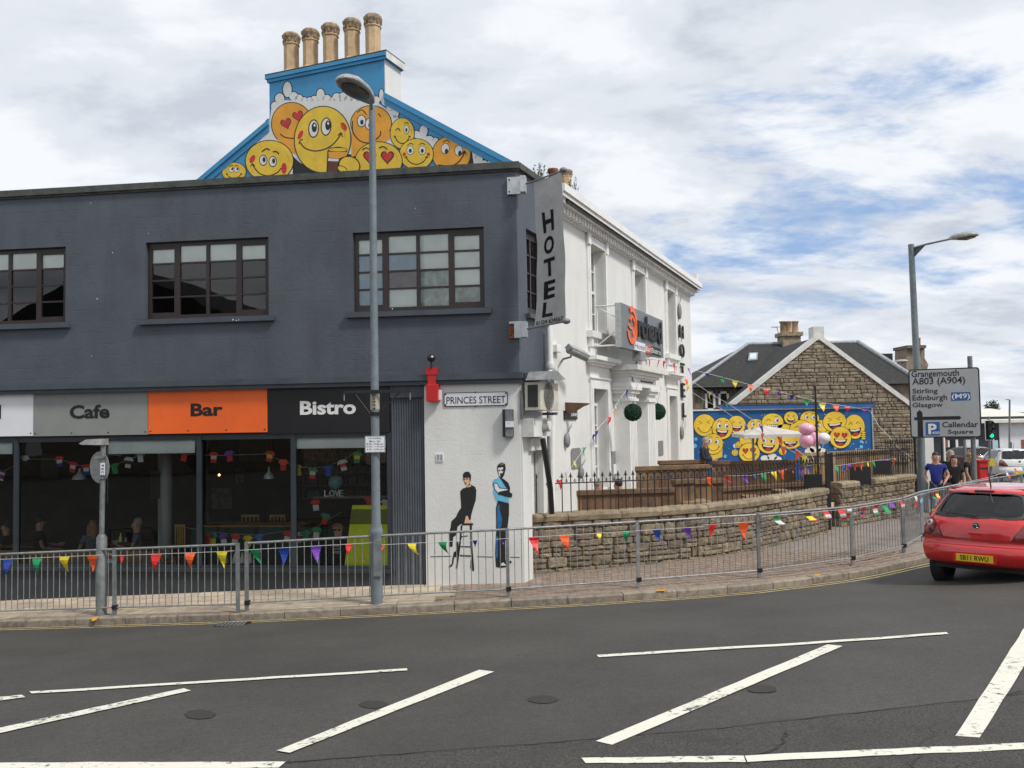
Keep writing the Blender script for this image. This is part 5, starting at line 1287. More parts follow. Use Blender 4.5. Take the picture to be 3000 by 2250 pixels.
b.M = Matrix.Identity(4); b.build('gable_coping', SH)
a_, c_ = H(2382, 957), H(2414, 985); fbox(fh, a_[0], c_[0], -.5, .02, c_[1]-.15, a_[1], M['wdirty']).build('apex_block', SH)
# front wing roof
b = MB(); b.M = fh.M(); b.prism([(ul-.05, -.37, zl-.08), (ur+.05, -.37, zr-.08), (ua, -.37, za-.02)], (0, -6, 0), M['slate']); b.M = Matrix.Identity(4); b.build('wing_roof', SH)
# main range behind
RY = 37.0; EY = 33.2
R1, R2 = atY(2192, 1013, RY), atY(2512, 998, RY); zr_ = (R1.z+R2.z)/2; E1 = atY(2018, 1134, EY); E2 = atY(2700, 1125, EY); ze = E1.z
B1 = V((E1.x-.2, 41, ze)); B2 = V((E2.x+.6, 41, ze)); R1.z = R2.z = zr_; E1.z = E2.z = ze
b = MB(); b.add([E1, E2, B2, B1, R1, R2], [(0, 1, 5, 4), (1, 2, 5), (2, 3, 4, 5), (3, 0, 4), (3, 2, 1, 0)], M['slate']); b.build('main_roof', SH)
M['lead'] = mat('lead_flashing', (.30, .32, .34), .5, .15, 8)
b = MB(); b.tube([R1, R2], .09, M['lead'], 6); b.tube([R2+V((0, 0, .02)), E2+V((0, 0, .04))], .10, M['lead'], 6); b.tube([R2+V((.7, 1, -.1)), V((B2.x+.5, B2.y, ze+.1))], .08, M['lead'], 6); b.build('ridge', SH)
b = MB(); b.tube([R1+V((0, 0, .02)), E1+V((0, 0, .04))], .07, M['lead'], 6); b.build('hip', SH)
b = MB(); b.box(E1.x+.25, E2.x-.3, EY+.25, 40.7, -.3, ze-.02, M['stone2']); b.build('main_wall', SH)
for (x0, x1) in ((2065, 2096), (2104, 2136)):
    a, c = atY(x0, 1147, EY+.2), atY(x1, 1202, EY+.2); w_ = thing('x', None, None, (0, 0, 0)); bpy.data.objects.remove(w_)
    b = MB(); t_ = .08; b.box(a.x, c.x, EY+.17, EY+.24, a.z-t_, a.z, M['white2']); b.box(a.x, c.x, EY+.17, EY+.24, c.z, c.z+t_, M['white2']); b.box(a.x, a.x+t_, EY+.17, EY+.24, c.z, a.z, M['white2']); b.box(c.x-t_, c.x, EY+.17, EY+.24, c.z, a.z, M['white2']); wo = b.build('window', SH)
    b = MB(); b.add([(a.x+t_, EY+.19, c.z+t_), (c.x-t_, EY+.19, c.z+t_), (c.x-t_, EY+.19, a.z-t_), (a.x+t_, EY+.19, a.z-t_)], [(0, 1, 2, 3)], M['cglass']); b.build('pane', wo)
b = MB(); b.tube([(E1.x, EY-.02, ze-.02), (E2.x-4, EY-.02, ze-.02)], .06, M['iron'], 6); b.build('gutter', SH)
# rooflight
tn = (zr_-ze)/(RY-EY)
def onroof(px, py):
    n = V((0, -tn, 1)).normalized(); return hit(px, py, V((0, EY, ze)), n)
q = [onroof(*k) for k in ((2190, 1062), (2218, 1060), (2220, 1038), (2194, 1039))]; n = V((0, -tn, 1)).normalized()
b = MB(); b.hexa([p+n*.0 for p in q]+[p+n*.09 for p in q], M['galv']); ro = b.build('rooflight', SH)
cc = sum(q, V((0, 0, 0)))/4; b = MB(); b.add([cc+(p-cc)*.72+n*.1 for p in q], [(0, 1, 2, 3)], M['blind2']); b.build('pane', ro)
# main chimney
a, c = atY(2285, 976, RY), atY(2338, 1020, RY)
b = MB(); b.box(a.x, c.x, RY-.4, RY+.4, c.z-.5, a.z-.16, M['stone2']); b.box(a.x-.08, c.x+.08, RY-.48, RY+.48, a.z-.159, a.z, M['potd']); ch = b.build('chimney', SH)
for x in (2295, 2311, 2330):
    p = atY(x, 975, RY); b = MB(); h_ = atY(x, 941, RY).z-p.z; b.lathe((p.x, RY, a.z), [(.13, 0), (.12, h_*.85), (.16, h_*.88), (.16, h_)], M['potd' if x == 2295 else 'pot'], 12); b.build('chimney_pot', ch)
p = atY(2283, 968, RY); q_ = atY(2270, 958, RY); b = MB(); b.tube([p-V((0, 0, .3)), p+V((-.1, 0, .15))], .015, M['galv'], 5)
for k in range(5): b.tube([q_+V((-.12+.09*k, -.15, .0)), q_+V((-.12+.09*k, .15, .0))], .01, M['galv'], 4)
b.tube([q_+V((-.14, 0, 0)), p+V((-.1, 0, .12))], .012, M['galv'], 4); b.build('aerial', SH)
# ================================================================== BUILDINGS FURTHER ALONG
T = 46.0
def tb(px, py): return atY(px, py, T)
TN = thing('tenement', 'tan stone tenement end with heavy chimney behind the road sign', 'building', (tb(2690, 1300).x, T, -.5))
a, c = tb(2616, 1110), tb(2722, 1300)
b = MB(); b.box(a.x, c.x, T, T+9, -1, a.z, M['stone2']); b.build('wall', TN)
b = MB(); e0, e1 = tb(2600, 1112), tb(2740, 1108); r0_, r1_ = atY(2612, 1062, T+4.5), atY(2700, 1060, T+4.5); r0_.z = r1_.z; e1.z = e0.z; b.add([e0, e1, r1_, r0_, V((e1.x, T+9, e0.z)), V((e0.x, T+9, e0.z))], [(0, 1, 2, 3), (1, 4, 2), (3, 2, 4, 5), (0, 3, 5)], M['slate']); b.build('roof', TN)
b = MB(); pts = [(2656, 1120), (2656, 1016), (2709, 1016), (2709, 1050), (2720, 1068), (2716, 1085), (2714, 1120)]; b.prism([atY(x, y, T-.5) for x, y in pts], (0, 1.4, 0), M['stone2']); chm = b.build('chimney', TN)
a, c = atY(2655, 1012, T-.6), atY(2711, 1020, T-.6); b = MB(); b.box(a.x, c.x, T-.7, T+1, c.z, a.z, M['mortar']); b.build('chimney_cap', TN)
p = atY(2690, 1013, T-.2); b = MB(); b.lathe(p, [(.12, 0), (.12, .35), (.14, .4)], M['terra'], 10); b.build('chimney_pot', TN, 'small red chimney pot')
a, c = atY(2578, 1036, 50), atY(2618, 1120, 50); b = MB(); b.box(a.x, c.x, 50, 54, c.z, a.z, M['slate']); b.build('far_roof', None, 'dark flat topped roof block just left of the tenement chimney', 'building')
# pub corner pier, far shops
a, c = atY(2709, 1285, 36), atY(2741, 1450, 36); b = MB(); b.box(a.x, c.x, 36, 38, -1, a.z+.8, M['white']); b.build('white_pier', None, 'white painted building corner directly behind the man in blue', 'building')
for x in (2758, 2765): p = atY(x, 1290, 40); b = MB(); b.tube([(p.x, 40, -.5), (p.x, 40, p.z+.3)], .05, M['white2' if x > 2760 else 'black'], 6); b.build('post', None, 'thin white post behind the sign, beside the man in blue' if x > 2760 else 'thin black post behind the sign near the white building corner', 'post')
SY = 76.0
def s_(px, py, d=0): return atY(px, py, SY+d)
ST = thing('shop_building', 'long low dark building with cream roof and white panels across the street', 'building', (s_(2950, 1300).x, SY, -.7))
a, c = s_(2700, 1224), s_(3120, 1345); b = MB(); b.box(a.x, c.x, SY, SY+12, -1.2, a.z, M['shopf']); b.build('wall', ST)
M['cream'] = mat('cream_roof', (.66, .64, .56), .6, .06, 2)
b = MB(); q = [s_(2700, 1234, -.8), s_(2872, 1226, -.8), s_(3120, 1220, -.8), s_(3120, 1175, 8), s_(2935, 1210, 8), s_(2700, 1222, 8)]; q[1].z = q[0].z; q[2].z = q[0].z
b.add([q[0], q[2], V((q[2].x, SY+11, s_(3000, 1192).z)), V((q[0].x, SY+11, s_(2860, 1214).z))], [(0, 1, 2, 3)], M['cream']); b.add([q[0], q[2], q[2]-V((0, 0, .25)), q[0]-V((0, 0, .25))], [(3, 2, 1, 0)], M['cream']); b.build('roof', ST)
for (x0, y0, x1, y1, mm) in ((2925, 1240, 3100, 1323, 'swhite'), (2826, 1288, 2866, 1318, 'swhite'), (2798, 1288, 2806, 1312, 'swhite'), (2775, 1290, 2781, 1310, 'swhite'), (2906, 1290, 2923, 1318, 'blind2'), (2785, 1290, 2797, 1315, 'blackp'), (2764, 1288, 2774, 1312, 'terra'), (2990, 1288, 3012, 1318, 'terra')):
    a, c = s_(x0, y0), s_(x1, y1); b = MB(); b.box(a.x, c.x, SY-.1-(.05 if mm == 'terra' else 0), SY-.001, c.z, a.z, M[mm]); b.build('shop_panel', ST)
a, c = s_(2955, 1295), s_(2962, 1322); b = MB(); b.box(a.x, c.x, SY-.16, SY-.101, c.z, a.z, M['shopf']); b.build('door', ST)
# low wall/kerb line and distant trees, hills
b = MB(); a = atY(2700, 1320, 64); b.box(a.x-5, a.x+60, 64, 64.3, -.75, -.25, M['mortar']); b.build('low_wall', None, 'low grey wall running across in front of the far shops', 'wall')
hl = MB(); vs = []; n = 40
for i in range(n+1):
    x = 250+i*20; vs += [(x, 800, -10), (x, 800, 4+2.5*noise.noise(V((x*.008, 0, 0))))]
hl.add(vs, [(2*i, 2*i+2, 2*i+3, 2*i+1) for i in range(n)], mat('far_hill', (.10, .15, .19), .9)); hl.build('hills', kind='structure')
M['leaf'] = mat('dark_leaves', (.035, .06, .03), .8, .4, 3)
tp = s_(2907, 1205, 16); t = thing('tree', 'small dark rounded tree showing above the cream roof', 'tree', (tp.x, tp.y, -.7))
b = MB(); b.tube([(tp.x, tp.y, -.7), (tp.x, tp.y, tp.z)], [.2, .12], M['wood'], 6); b.build('trunk', t)
b = MB(); rt = random.Random(2)
for i in range(900):
    u = rt.uniform(-1, 1); th = rt.uniform(0, 6.28); r_ = rt.random()**.5; p = V((tp.x+math.cos(th)*.8*r_*math.sqrt(1-u*u), tp.y+math.sin(th)*.8*r_*math.sqrt(1-u*u), tp.z+.2+1.0*u*r_)); s__ = .12
    a_ = V((rt.uniform(-1, 1), rt.uniform(-1, 1), rt.uniform(-1, 1))).normalized()*s__; c_ = V((rt.uniform(-1, 1), rt.uniform(-1, 1), rt.uniform(-1, 1))).normalized()*s__; b.add([p, p+a_, p+a_+c_, p+c_], [(0, 1, 2, 3)], M['leaf'])
b.build('crown', t)
# buildings opposite (behind the camera), seen only as reflections
for (x0, x1, y, h, rh, lb) in ((-46, -20, -13, 7.2, 5.6, 'tall gabled stone house opposite, left'), (-16, 3, -15, 3.0, 2.2, 'low gabled building opposite the cafe'), (6, 22, -16, 4.0, 2.6, 'plain two storey house opposite, right')):
    r = thing('opposite_building', lb+' side of the street', 'building', ((x0+x1)/2, y, 1))
    b = MB(); b.box(x0, x1, y-8, y, -1, h, M['stone2']); b.build('wall', r)
    b = MB(); xm = (x0+x1)/2; b.prism([(x0-.3, y+.3, h), (x1+.3, y+.3, h), (xm, y+.3, h+rh)], (0, -8.6, 0), M['slate']); b.build('roof', r)
    for k in range(4):
        b = MB(); xx = x0+1.5+k*(x1-x0-3)/4; b.box(xx, xx+1.1, y, y+.05, 1.4, 2.7, M['white2']); b.build('window', r)
# ================================================================== PEDESTRIAN GUARD RAIL
GP = [on_pave(*p) for p in [(-35, 1814), (335, 1803), (697, 1794), (723, 1790), (1105, 1769), (1489, 1750), (1871, 1722), (2225, 1693.6), (2498, 1655.6), (2648, 1617.6)]]
q0 = GP[-1]
for dx, dy in ((1.15, 1.65), (2.5, 3.1), (3.9, 4.6), (5.3, 6.1), (6.8, 7.6)): GP.append(V((q0.x+dx, q0.y+dy, zp(q0.x+dx))))
HR = 1.10
labels = ['weathered grey guard rail panel furthest left along the kerb', 'galvanised guard rail panel between the no entry pole and the paired posts', None,
          'guard rail panel ending at the tall lamp post left side', 'guard rail panel in front of the white wall with painted men', 'guard rail panel in front of the left end of the stone wall',
          'guard rail panel in front of the right end of the long stone wall', 'guard rail panel crossing in front of the iron gate', 'short guard rail panel in front of the short stone wall',
          'guard rail panel just left of the red car', 'guard rail panel behind the rear window of the red car', 'guard rail panel beyond the red car roof, near', 'guard rail panel beyond the red car roof, middle', 'guard rail panel beyond the red car roof, farthest']
def gpost(P, m):
    b = MB(); b.box(P.x-.027, P.x+.027, P.y-.027, P.y+.027, P.z-.05, P.z+HR+.0, M[m]); return b
for i in range(len(GP)-1):
    if labels[i] is None: continue
    a, c = GP[i], GP[i+1]; mm = 'galv' if i not in (5, 6) else 'galv'
    root = thing('guard_rail', labels[i], 'guard rail', a, 'guard rail panels along the kerb')
    d = (c-a); L_ = V((d.x, d.y, 0)).length; dn = d/d.length
    gpost(a, 'galvd' if i % 2 else 'galv').build('post', root)
    if i == 1 or i == len(GP)-2: gpost(c, 'galvd').build('post', root)
    r = MB(); r.tube([a+V((0, 0, HR-.02))+dn*.0, c+V((0, 0, HR-.02))-dn*.0], .019, M[mm], 8); r.build('top_rail', root)
    r = MB(); r.tube([a+V((0, 0, .13)), c+V((0, 0, .13))], .014, M[mm], 8); r.build('bottom_rail', root)
    r = MB(); r.box(a.x-.03, a.x+.05, a.y-.035, a.y+.035, a.z+.10, a.z+.17, M['iron']); r.build('clamp', root)
    n = max(3, int(round(L_/.114))); b0 = None
    sub = 0.0072
    for k in range(1, n):
        t = k/n; p = a.lerp(c, t)
        if b0 is None:
            b = MB(); b.tube([(0, 0, .13), (0, 0, HR-.03)], sub, M[mm], 6); b0 = b.build('bar', root, local=True); o = b0
        else: o = copy_obj(b0, root)
        o.location = p-a
# ================================================================== LAMP POSTS
def lerp(a, b, t): return a+(b-a)*t
Lb = on_pave(1104, 1768)
def px3(px, py, Y): return atY(px, py, Y)
topL = px3(1090, 312, Lb.y)
LP = thing('lamp_post', 'tall blue grey lamp post standing at the kerb in front of the Bistro sign', 'lamp post', Lb)
b = MB(); zsw = px3(1100, 1560, Lb.y).z; zsw1 = px3(1100, 1528, Lb.y).z; dxy = V((topL.x-Lb.x, 0, 0))
def lx(z): return Lb.x+(topL.x-Lb.x)*(z-Lb.z)/(topL.z-Lb.z)
prof = [(.098, Lb.z-.05), (.098, zsw-.04), (.112, zsw), (.104, zsw+.04), (.075, zsw1), (.07, zsw1+.3), (.068, px3(1100, 1200, Lb.y).z), (.055, topL.z)]
b.tube([(lx(z), Lb.y, z) for _, z in prof], [r for r, _ in prof], M['pole'], 16); b.build('column', LP)
b = MB(); b.box(Lb.x-.03, Lb.x+.1, Lb.y-.125, Lb.y-.08, Lb.z+.45, Lb.z+1.02, M['galvd']); b.build('access_door', LP)
hE = px3(985, 255, Lb.y-1.55); hS = px3(1086, 300, Lb.y-.55)
b = MB(); b.tube([V((lx(topL.z), Lb.y, topL.z-.1)), V((lx(topL.z), Lb.y-.15, topL.z+.06)), hS], [.03, .028, .028], M['pole'], 8); b.build('arm', LP)
dh = px3(1008, 232, Lb.y-1.5)-hS; ln = dh.length; dh.normalize(); sd = dh.cross(V((0, 0, 1))).normalized(); upv = sd.cross(dh)
def head(P, dh, sd, upv, ln, wd, hh, parent):
    b = MB(); vs = []; fs = []; n = 14; st = [(0, .18, .3), (.05, .35, .55), (.25, .75, .9), (.5, .98, 1), (.75, 1, .92), (.92, .75, .6), (1, .2, .15)]
    for t, w, h in st:
        for k in range(n):
            a = 2*math.pi*k/n; x = math.cos(a)*wd*w; z = math.sin(a)*hh*h; z = z if z > 0 else z*.35
            vs.append(P+dh*(ln*t)+sd*x+upv*z)
    for i in range(len(st)-1):
        for k in range(n): k2 = (k+1) % n; fs.append((i*n+k, i*n+k2, (i+1)*n+k2, (i+1)*n+k))
    b.add(vs, fs, M['lamph'], True); b.add(vs[:n], [tuple(range(n-1, -1, -1))], M['lamph']); b.add(vs[-n:], [tuple(range(n))], M['lamph']); b.build('lamp_head', parent)
    b = MB(); ring = []
    for k in range(16): a = 2*math.pi*k/16; ring.append(P+dh*(ln*(.58+.32*math.cos(a)))+sd*(math.sin(a)*wd*.8)-upv*(hh*.37))
    b.add(ring+[sum(ring, V((0, 0, 0)))/16-upv*hh*.35], [(k, (k+1) % 16, 16) for k in range(16)], M['lens'], True); b.add([r_+upv*.02 for r_ in ring], [tuple(range(16))], M['lens']); b.build('lamp_lens', parent)
head(hS-dh*.05, dh, sd, upv, ln+.12, .21, .15, LP)
# bracket for hanging baskets
zb_ = px3(1104, 1147, Lb.y-.1).z; xl, xr = px3(1006, 1150, Lb.y-.1).x, px3(1203, 1147, Lb.y-.1).x; zk = px3(1100, 1212, Lb.y-.1).z; yy = Lb.y-.09
b = MB(); b.box(xl, xr, yy-.02, yy+.01, zb_-.022, zb_+.022, M['iron']); b.tube([(xl+.16, yy, zb_), (lx(zk)-.07, yy, zk)], .014, M['iron'], 6); b.tube([(xr-.16, yy, zb_), (lx(zk)+.07, yy, zk)], .014, M['iron'], 6)
for x in (xl+.01, xr-.01): b.tube([(x, yy, zb_), (x, yy, zb_-.14)], .009, M['galv'], 5)
for z in (zb_, zk): b.lathe((lx(z), Lb.y, z-.03), [(.082, 0), (.082, .06)], M['iron'], 16)
b.build('basket_bracket', LP)
b = MB(); z1, z0 = px3(1100, 1152, Lb.y).z, px3(1100, 1200, Lb.y).z; 
b.lathe((lx(z0), Lb.y, z0), [(.0755, 0), (.0755, z1-z0)], mat('yellowed_column_number', (.42, .4, .3), .6), 16, False)
for k, s in enumerate('ES004'): text_add(b, s, (lx(z0)-.03, Lb.y-.08, z1-.055-.052*k), (1, 0, 0), (0, 0, 1), .055, .038, M['black'], .02)
b.build('number_plate', LP)
# no-loading plate
a, c = px3(1069, 1278, Lb.y-.1), px3(1128, 1325, Lb.y-.1)
NL = thing('no_loading_sign', 'small white no loading times plate strapped to the tall lamp post', 'sign', ((a.x+c.x)/2, Lb.y-.1, c.z))
b = MB(); b.box(a.x, c.x, Lb.y-.10, Lb.y-.085, c.z, a.z, M['swhite']); b.box(a.x, c.x, Lb.y-.084, Lb.y-.082, c.z, a.z, M['black']); b.box(a.x+.02, c.x-.02, Lb.y-.083, Lb.y-.06, (a.z+c.z)/2-.02, (a.z+c.z)/2+.02, M['galvd']); b.build('plate', NL)
b = MB(); W_, H_ = c.x-a.x, a.z-c.z
for f in ((.04, .02), ): 
    for (x0_, x1_, z0_, z1_) in ((a.x+.006, c.x-.006, a.z-.009, a.z-.005), (a.x+.006, c.x-.006, c.z+.005, c.z+.009), (a.x+.005, a.x+.009, c.z+.006, a.z-.006), (c.x-.009, c.x-.005, c.z+.006, a.z-.006)): b.box(x0_, x1_, Lb.y-.102, Lb.y-.0999, z0_, z1_, M['black'])
for k, (s, w) in enumerate((('No loading', .62), ('Mon - Sat', .55), ('8.20 - 9.30 am', .84), ('12.20 - 1.35 pm', .88), ('4.30 - 6.00 pm', .84))): text_add(b, s, (a.x+W_*(1-w)/2, Lb.y-.1015, a.z-H_*(.20+.17*k)), (1, 0, 0), (0, 0, 1), W_*w, H_*.115, M['black'], .01)
b.build('lettering', NL)
# far lamp beside the road sign
R = on_pave(2706, 1497); R = V((R.x, R.y, R.z)); tR = px3(2669, 716, R.y)
RP = thing('lamp_post', 'tall grey lamp post standing by the road direction sign', 'lamp post', R)
b = MB(); zs_ = px3(2700, 1395, R.y).z; b.tube([(R.x, R.y, R.z), (R.x, R.y, zs_-.1), (lerp(R.x, tR.x, .1), R.y, zs_), (lerp(R.x, tR.x, .16), R.y, zs_+.3), (tR.x, R.y, tR.z)], [.155, .155, .14, .11, .085], M['pole'], 14); b.build('column', RP)
b = MB(); e1 = px3(2712, 716, R.y-.3); e2 = px3(2785, 700, R.y-.6)
b.tube([(tR.x, R.y, tR.z-.12), e1, e2], [.03, .03, .028], M['pole'], 8); b.add([V((tR.x+.05, R.y, tR.z-.1)), V((tR.x+.05, R.y, tR.z-.42)), e1-V((0, 0, .02))], [(0, 1, 2), (2, 1, 0)], M['pole']); b.build('arm', RP)
e3 = px3(2868, 688, R.y-.9); dh2 = (e3-e2); l2 = dh2.length; dh2.normalize(); sd2 = dh2.cross(V((0, 0, 1))).normalized(); head(e2-dh2*.05, dh2, sd2, sd2.cross(dh2), l2+.05, .2, .15, RP)
# thin white lamp behind the gable
p = px3(2625, 1175, 40); q = px3(2623, 1060, 40); e = px3(2658, 1058, 40)
t = thing('lamp_post', 'thin white lamp post rising behind the stone house gable', 'lamp post', (p.x, 40, 0))
b = MB(); b.tube([(p.x, 40, 0), (q.x, 40, q.z)], .06, M['white2'], 8); b.build('column', t); head(V((q.x-.05, 40, q.z)), V((1, 0, .03)), V((0, 1, 0)), V((0, 0, 1)), e.x-q.x+.1, .12, .1, t)
p = s_(2957, 1330, -6); q = s_(2958, 1171, -6); b = MB(); b.tube([p, q], .07, M['galvd'], 6); b.tube([q, q+V((-.3, 0, 0.02))], .04, M['galvd'], 5); b.build('far_lamp', None, 'very thin distant lamp post in front of the cream roofed shops', 'lamp post')
# ================================================================== SMALL SIGN POLE ON THE LEFT
Bp = on_pave(297, 1802); yb = Bp.y
SPo = thing('sign_pole', 'grey pole with small lantern arm and round sign seen from behind, by the kerb', 'sign', Bp)
b = MB(); b.tube([(Bp.x, yb, Bp.z-.05), (Bp.x, yb, px3(297, 1575, yb).z), (Bp.x, yb, px3(297, 1565, yb).z)], [.085, .085, .05], M['galvd'], 14); b.tube([(Bp.x, yb, px3(297, 1570, yb).z), (px3(303, 1290, yb).x, yb, px3(303, 1292, yb).z)], .042, M['galvd'], 12); b.build('pole', SPo)
b = MB(); a, c = px3(228, 1290, yb-.1), px3(312, 1300, yb); zt_ = px3(300, 1285, yb).z; zl_ = px3(300, 1302, yb).z
b.prism([(a.x, yb-.07, zl_+.02), (a.x+.05, yb-.07, zl_-.0), (c.x, yb-.07, zl_-.01), (c.x, yb-.07, zt_), (a.x+.12, yb-.07, zt_-.01)], (0, .14, 0), M['lamph']); b.build('lantern_arm', SPo)
dc = px3(292, 1369, yb+.06); rr = .27; ax = V((math.sin(math.radians(-32)), -math.cos(math.radians(-32)), 0)); sdv = V((ax.y, -ax.x, 0))
b = MB(); n = 28; ring = [dc+sdv*(rr*math.cos(2*math.pi*k/n))+V((0, 0, rr*math.sin(2*math.pi*k/n)*.98)) for k in range(n)]
b.prism(ring, ax*.006, M['galv']); b.build('round_sign', SPo)
b = MB()
for z in (dc.z+.17, dc.z-.17): b.box(Bp.x-.1, Bp.x+.06, yb-.055, yb+.05, z-.02, z+.02, M['galvd'])
b.build('sign_clamp', SPo)
b = MB(); z0 = px3(300, 1392, yb).z; z1 = px3(300, 1356, yb).z; b.box(Bp.x+.0, Bp.x+.075, yb-.056, yb-.046, z0, z1, M['swhite'])
for k, s in enumerate('4SOH'): text_add(b, s, (Bp.x+.012, yb-.058, z1-.06-.055*k), (1, 0, 0), (0, 0, 1), .05, .036, M['black'], .02)
b.build('number_label', SPo)
# ================================================================== ROAD DIRECTION SIGN
ang = math.radians(-25); sc_ = px3(2768, 1180, R.y-.95); FS = Frame(sc_, ang)
RS = thing('direction_sign', 'large grey road direction sign with black border, reading Grangemouth and Callendar Square', 'road sign', (sc_.x, sc_.y, .1))
u0, u1 = FS.uz(2664, 1180)[0], FS.uz(2873, 1180)[0]; z1 = (FS.uz(2664, 1085)[1]+FS.uz(2866, 1073)[1])/2; z0 = (FS.uz(2672, 1283)[1]+FS.uz(2875, 1281)[1])/2
def rrect(fr, u0, u1, z0, z1, n_, r, k=4):
    pts = []
    for cx, cz, a0 in ((u1-r, z0+r, -90), (u1-r, z1-r, 0), (u0+r, z1-r, 90), (u0+r, z0+r, 180)):
        for i in range(k+1): a = math.radians(a0+90*i/k); pts.append(fr.w(cx+r*math.cos(a), n_, cz+r*math.sin(a)))
    return pts
b = MB(); b.prism(rrect(FS, u0, u1, z0, z1, 0, .08), FS.n*-.03, M['black']); b.prism(rrect(FS, u0+.035, u1-.035, z0+.035, z1-.035, .004, .06), FS.n*-.004, mat('sign_face_grey', (.37, .385, .40), .5, .03, 2, dirt=(.3, .3, .3), dscale=2)); b.build('board', RS)
t = MB(); B_ = M['black']
S4 = lambda x, y: (2620+x/4.366, 1040+y/4.366)
def st(s, x0, y0, x1, y1, m=B_, bold=.012, n_=.006): a_, c_ = S4(x0, y0), S4(x1, y1); text_frame(t, s, FS, *a_, *c_, m, bold, n_, .002)
st('Grangemouth', 219, 205, 830, 290); st('A803 (A904)', 227, 295, 908, 388); st('Stirling', 232, 432, 558, 505); st('Edinburgh', 232, 515, 678, 595); st('Glasgow', 232, 612, 622, 680); st('Callendar', 612, 855, 1075, 920); st('Square', 686, 955, 1012, 1020)
def quad(pts, m, n_=.0055):
    P = []
    for x, y in pts: u, z = FS.uz(*S4(x, y)); P.append(FS.w(u, n_, z))
    t.flat(P, FS.n, m)
quad([(725, 478), (972, 472), (978, 578), (726, 590)], M['dblue2']); st('(M9)', 735, 497, 968, 572, M['mw'], .012, .009)
quad([(400, 860), (580, 855), (585, 1028), (402, 1032)], M['dblue2']); st('P', 432, 880, 545, 1012, M['mw'], .03, .009); st('400', 482, 978, 580, 1012, M['mw'], .01, .012)
quad([(300, 1042), (296, 835), (245, 835), (262, 815), (245, 797), (290, 797), (288, 735), (325, 702), (360, 735), (362, 790), (835, 780), (858, 802), (835, 825), (365, 832), (372, 1042)], B_)
t.build('lettering', RS)
b = MB()
p = FS.w(u1-.22, -.12, 0); b.tube([(p.x, p.y, .1), (p.x, p.y, px3(2865, 1043, p.y).z)], .065, M['galvd'], 12); b.build('post', RS)
p = FS.w(u0+.1, -.12, 0); b = MB(); b.tube([(p.x, p.y, .1), (p.x, p.y, z1-.1)], .035, M['black'], 8); b.build('post', RS)
# ================================================================== TRAFFIC LIGHT
TY = 40.0; a, c = px3(2884, 1230, TY), px3(2912, 1290, TY)
TL = thing('traffic_light', 'traffic light showing green on a grey pole right of the road sign', 'traffic light', ((a.x+c.x)/2, TY, -.3))
b = MB(); b.box(a.x, c.x, TY-.02, TY, c.z, a.z, M['white2']); b.build('backing_border', TL)
b = MB(); b.box(a.x+.035, c.x-.035, TY-.04, TY-.021, c.z+.035, a.z-.035, M['black']); b.box(a.x+.1, c.x-.1, TY-.2, TY-.04, c.z+.08, a.z-.08, M['plast']); b.build('housing', TL)
cxm = (a.x+c.x)/2; gm_ = mat('green_light', (.0, .5, .2), .4, em=((.0, 1.0, .35), 1.6)); off_ = mat('unlit_lens', (.03, .01, .01), .3)
for k, mm in enumerate((off_, off_, gm_)):
    z = a.z-.2-.255*k; b = MB(); b.ball((cxm, TY-.2, z), .09, .02, .09, mm, 14, 8); b.build('lens', TL)
    b = MB(); vs = [V((cxm+.11*math.cos(t_), y, z+.11*math.sin(t_))) for y in (TY-.2, TY-.34) for t_ in [math.pi*i/8 for i in range(9)]]; b.add(vs, [(i, i+1, i+10, i+9) for i in range(8)], M['plast']); b.build('visor', TL)
b = MB(); b.tube([(cxm+.02, TY+.04, -.4), (cxm+.02, TY+.04, a.z+.15)], .06, M['galvd'], 10); b.box(cxm-.1, cxm+.16, TY-.1, TY-.02, px3(2896, 1366, TY).z, px3(2896, 1344, TY).z, mat('yellow_box', (.5, .4, .04), .5)); b.build('pole', TL)
p = px3(2830, 1400, 45); b = MB(); b.tube([(p.x, 45, -.5), (p.x, 45, px3(2830, 1288, 45).z)], .08, M['galvd'], 8); b.build('post', None, 'plain grey post under the right half of the road sign', 'post')
# post box
Y = 28.0; a, c = px3(2859, 1345, Y), px3(2890, 1460, Y); cx0 = (a.x+c.x)/2; hw = (c.x-a.x)/2
t = thing('post_box', 'red post box standing between the road sign post and the traffic light', 'post box', (cx0, Y, .08))
b = MB(); b.box(cx0-hw, cx0+hw, Y-.2, Y+.25, .08, a.z-.07, M['red']); b.build('body', t, bevel=.02)
b = MB(); b.prism([(cx0-hw-.03, Y-.24, a.z-.07), (cx0+hw+.03, Y-.24, a.z-.07), (cx0+hw+.03, Y-.24, a.z-.03), (cx0, Y-.24, a.z+.01), (cx0-hw-.03, Y-.24, a.z-.03)], (0, .5, 0), M['red']); b.build('lid', t)
b = MB(); b.box(cx0-.12, cx0+.12, Y-.215, Y-.2, a.z-.3, a.z-.26, M['black']); b.build('slot', t)
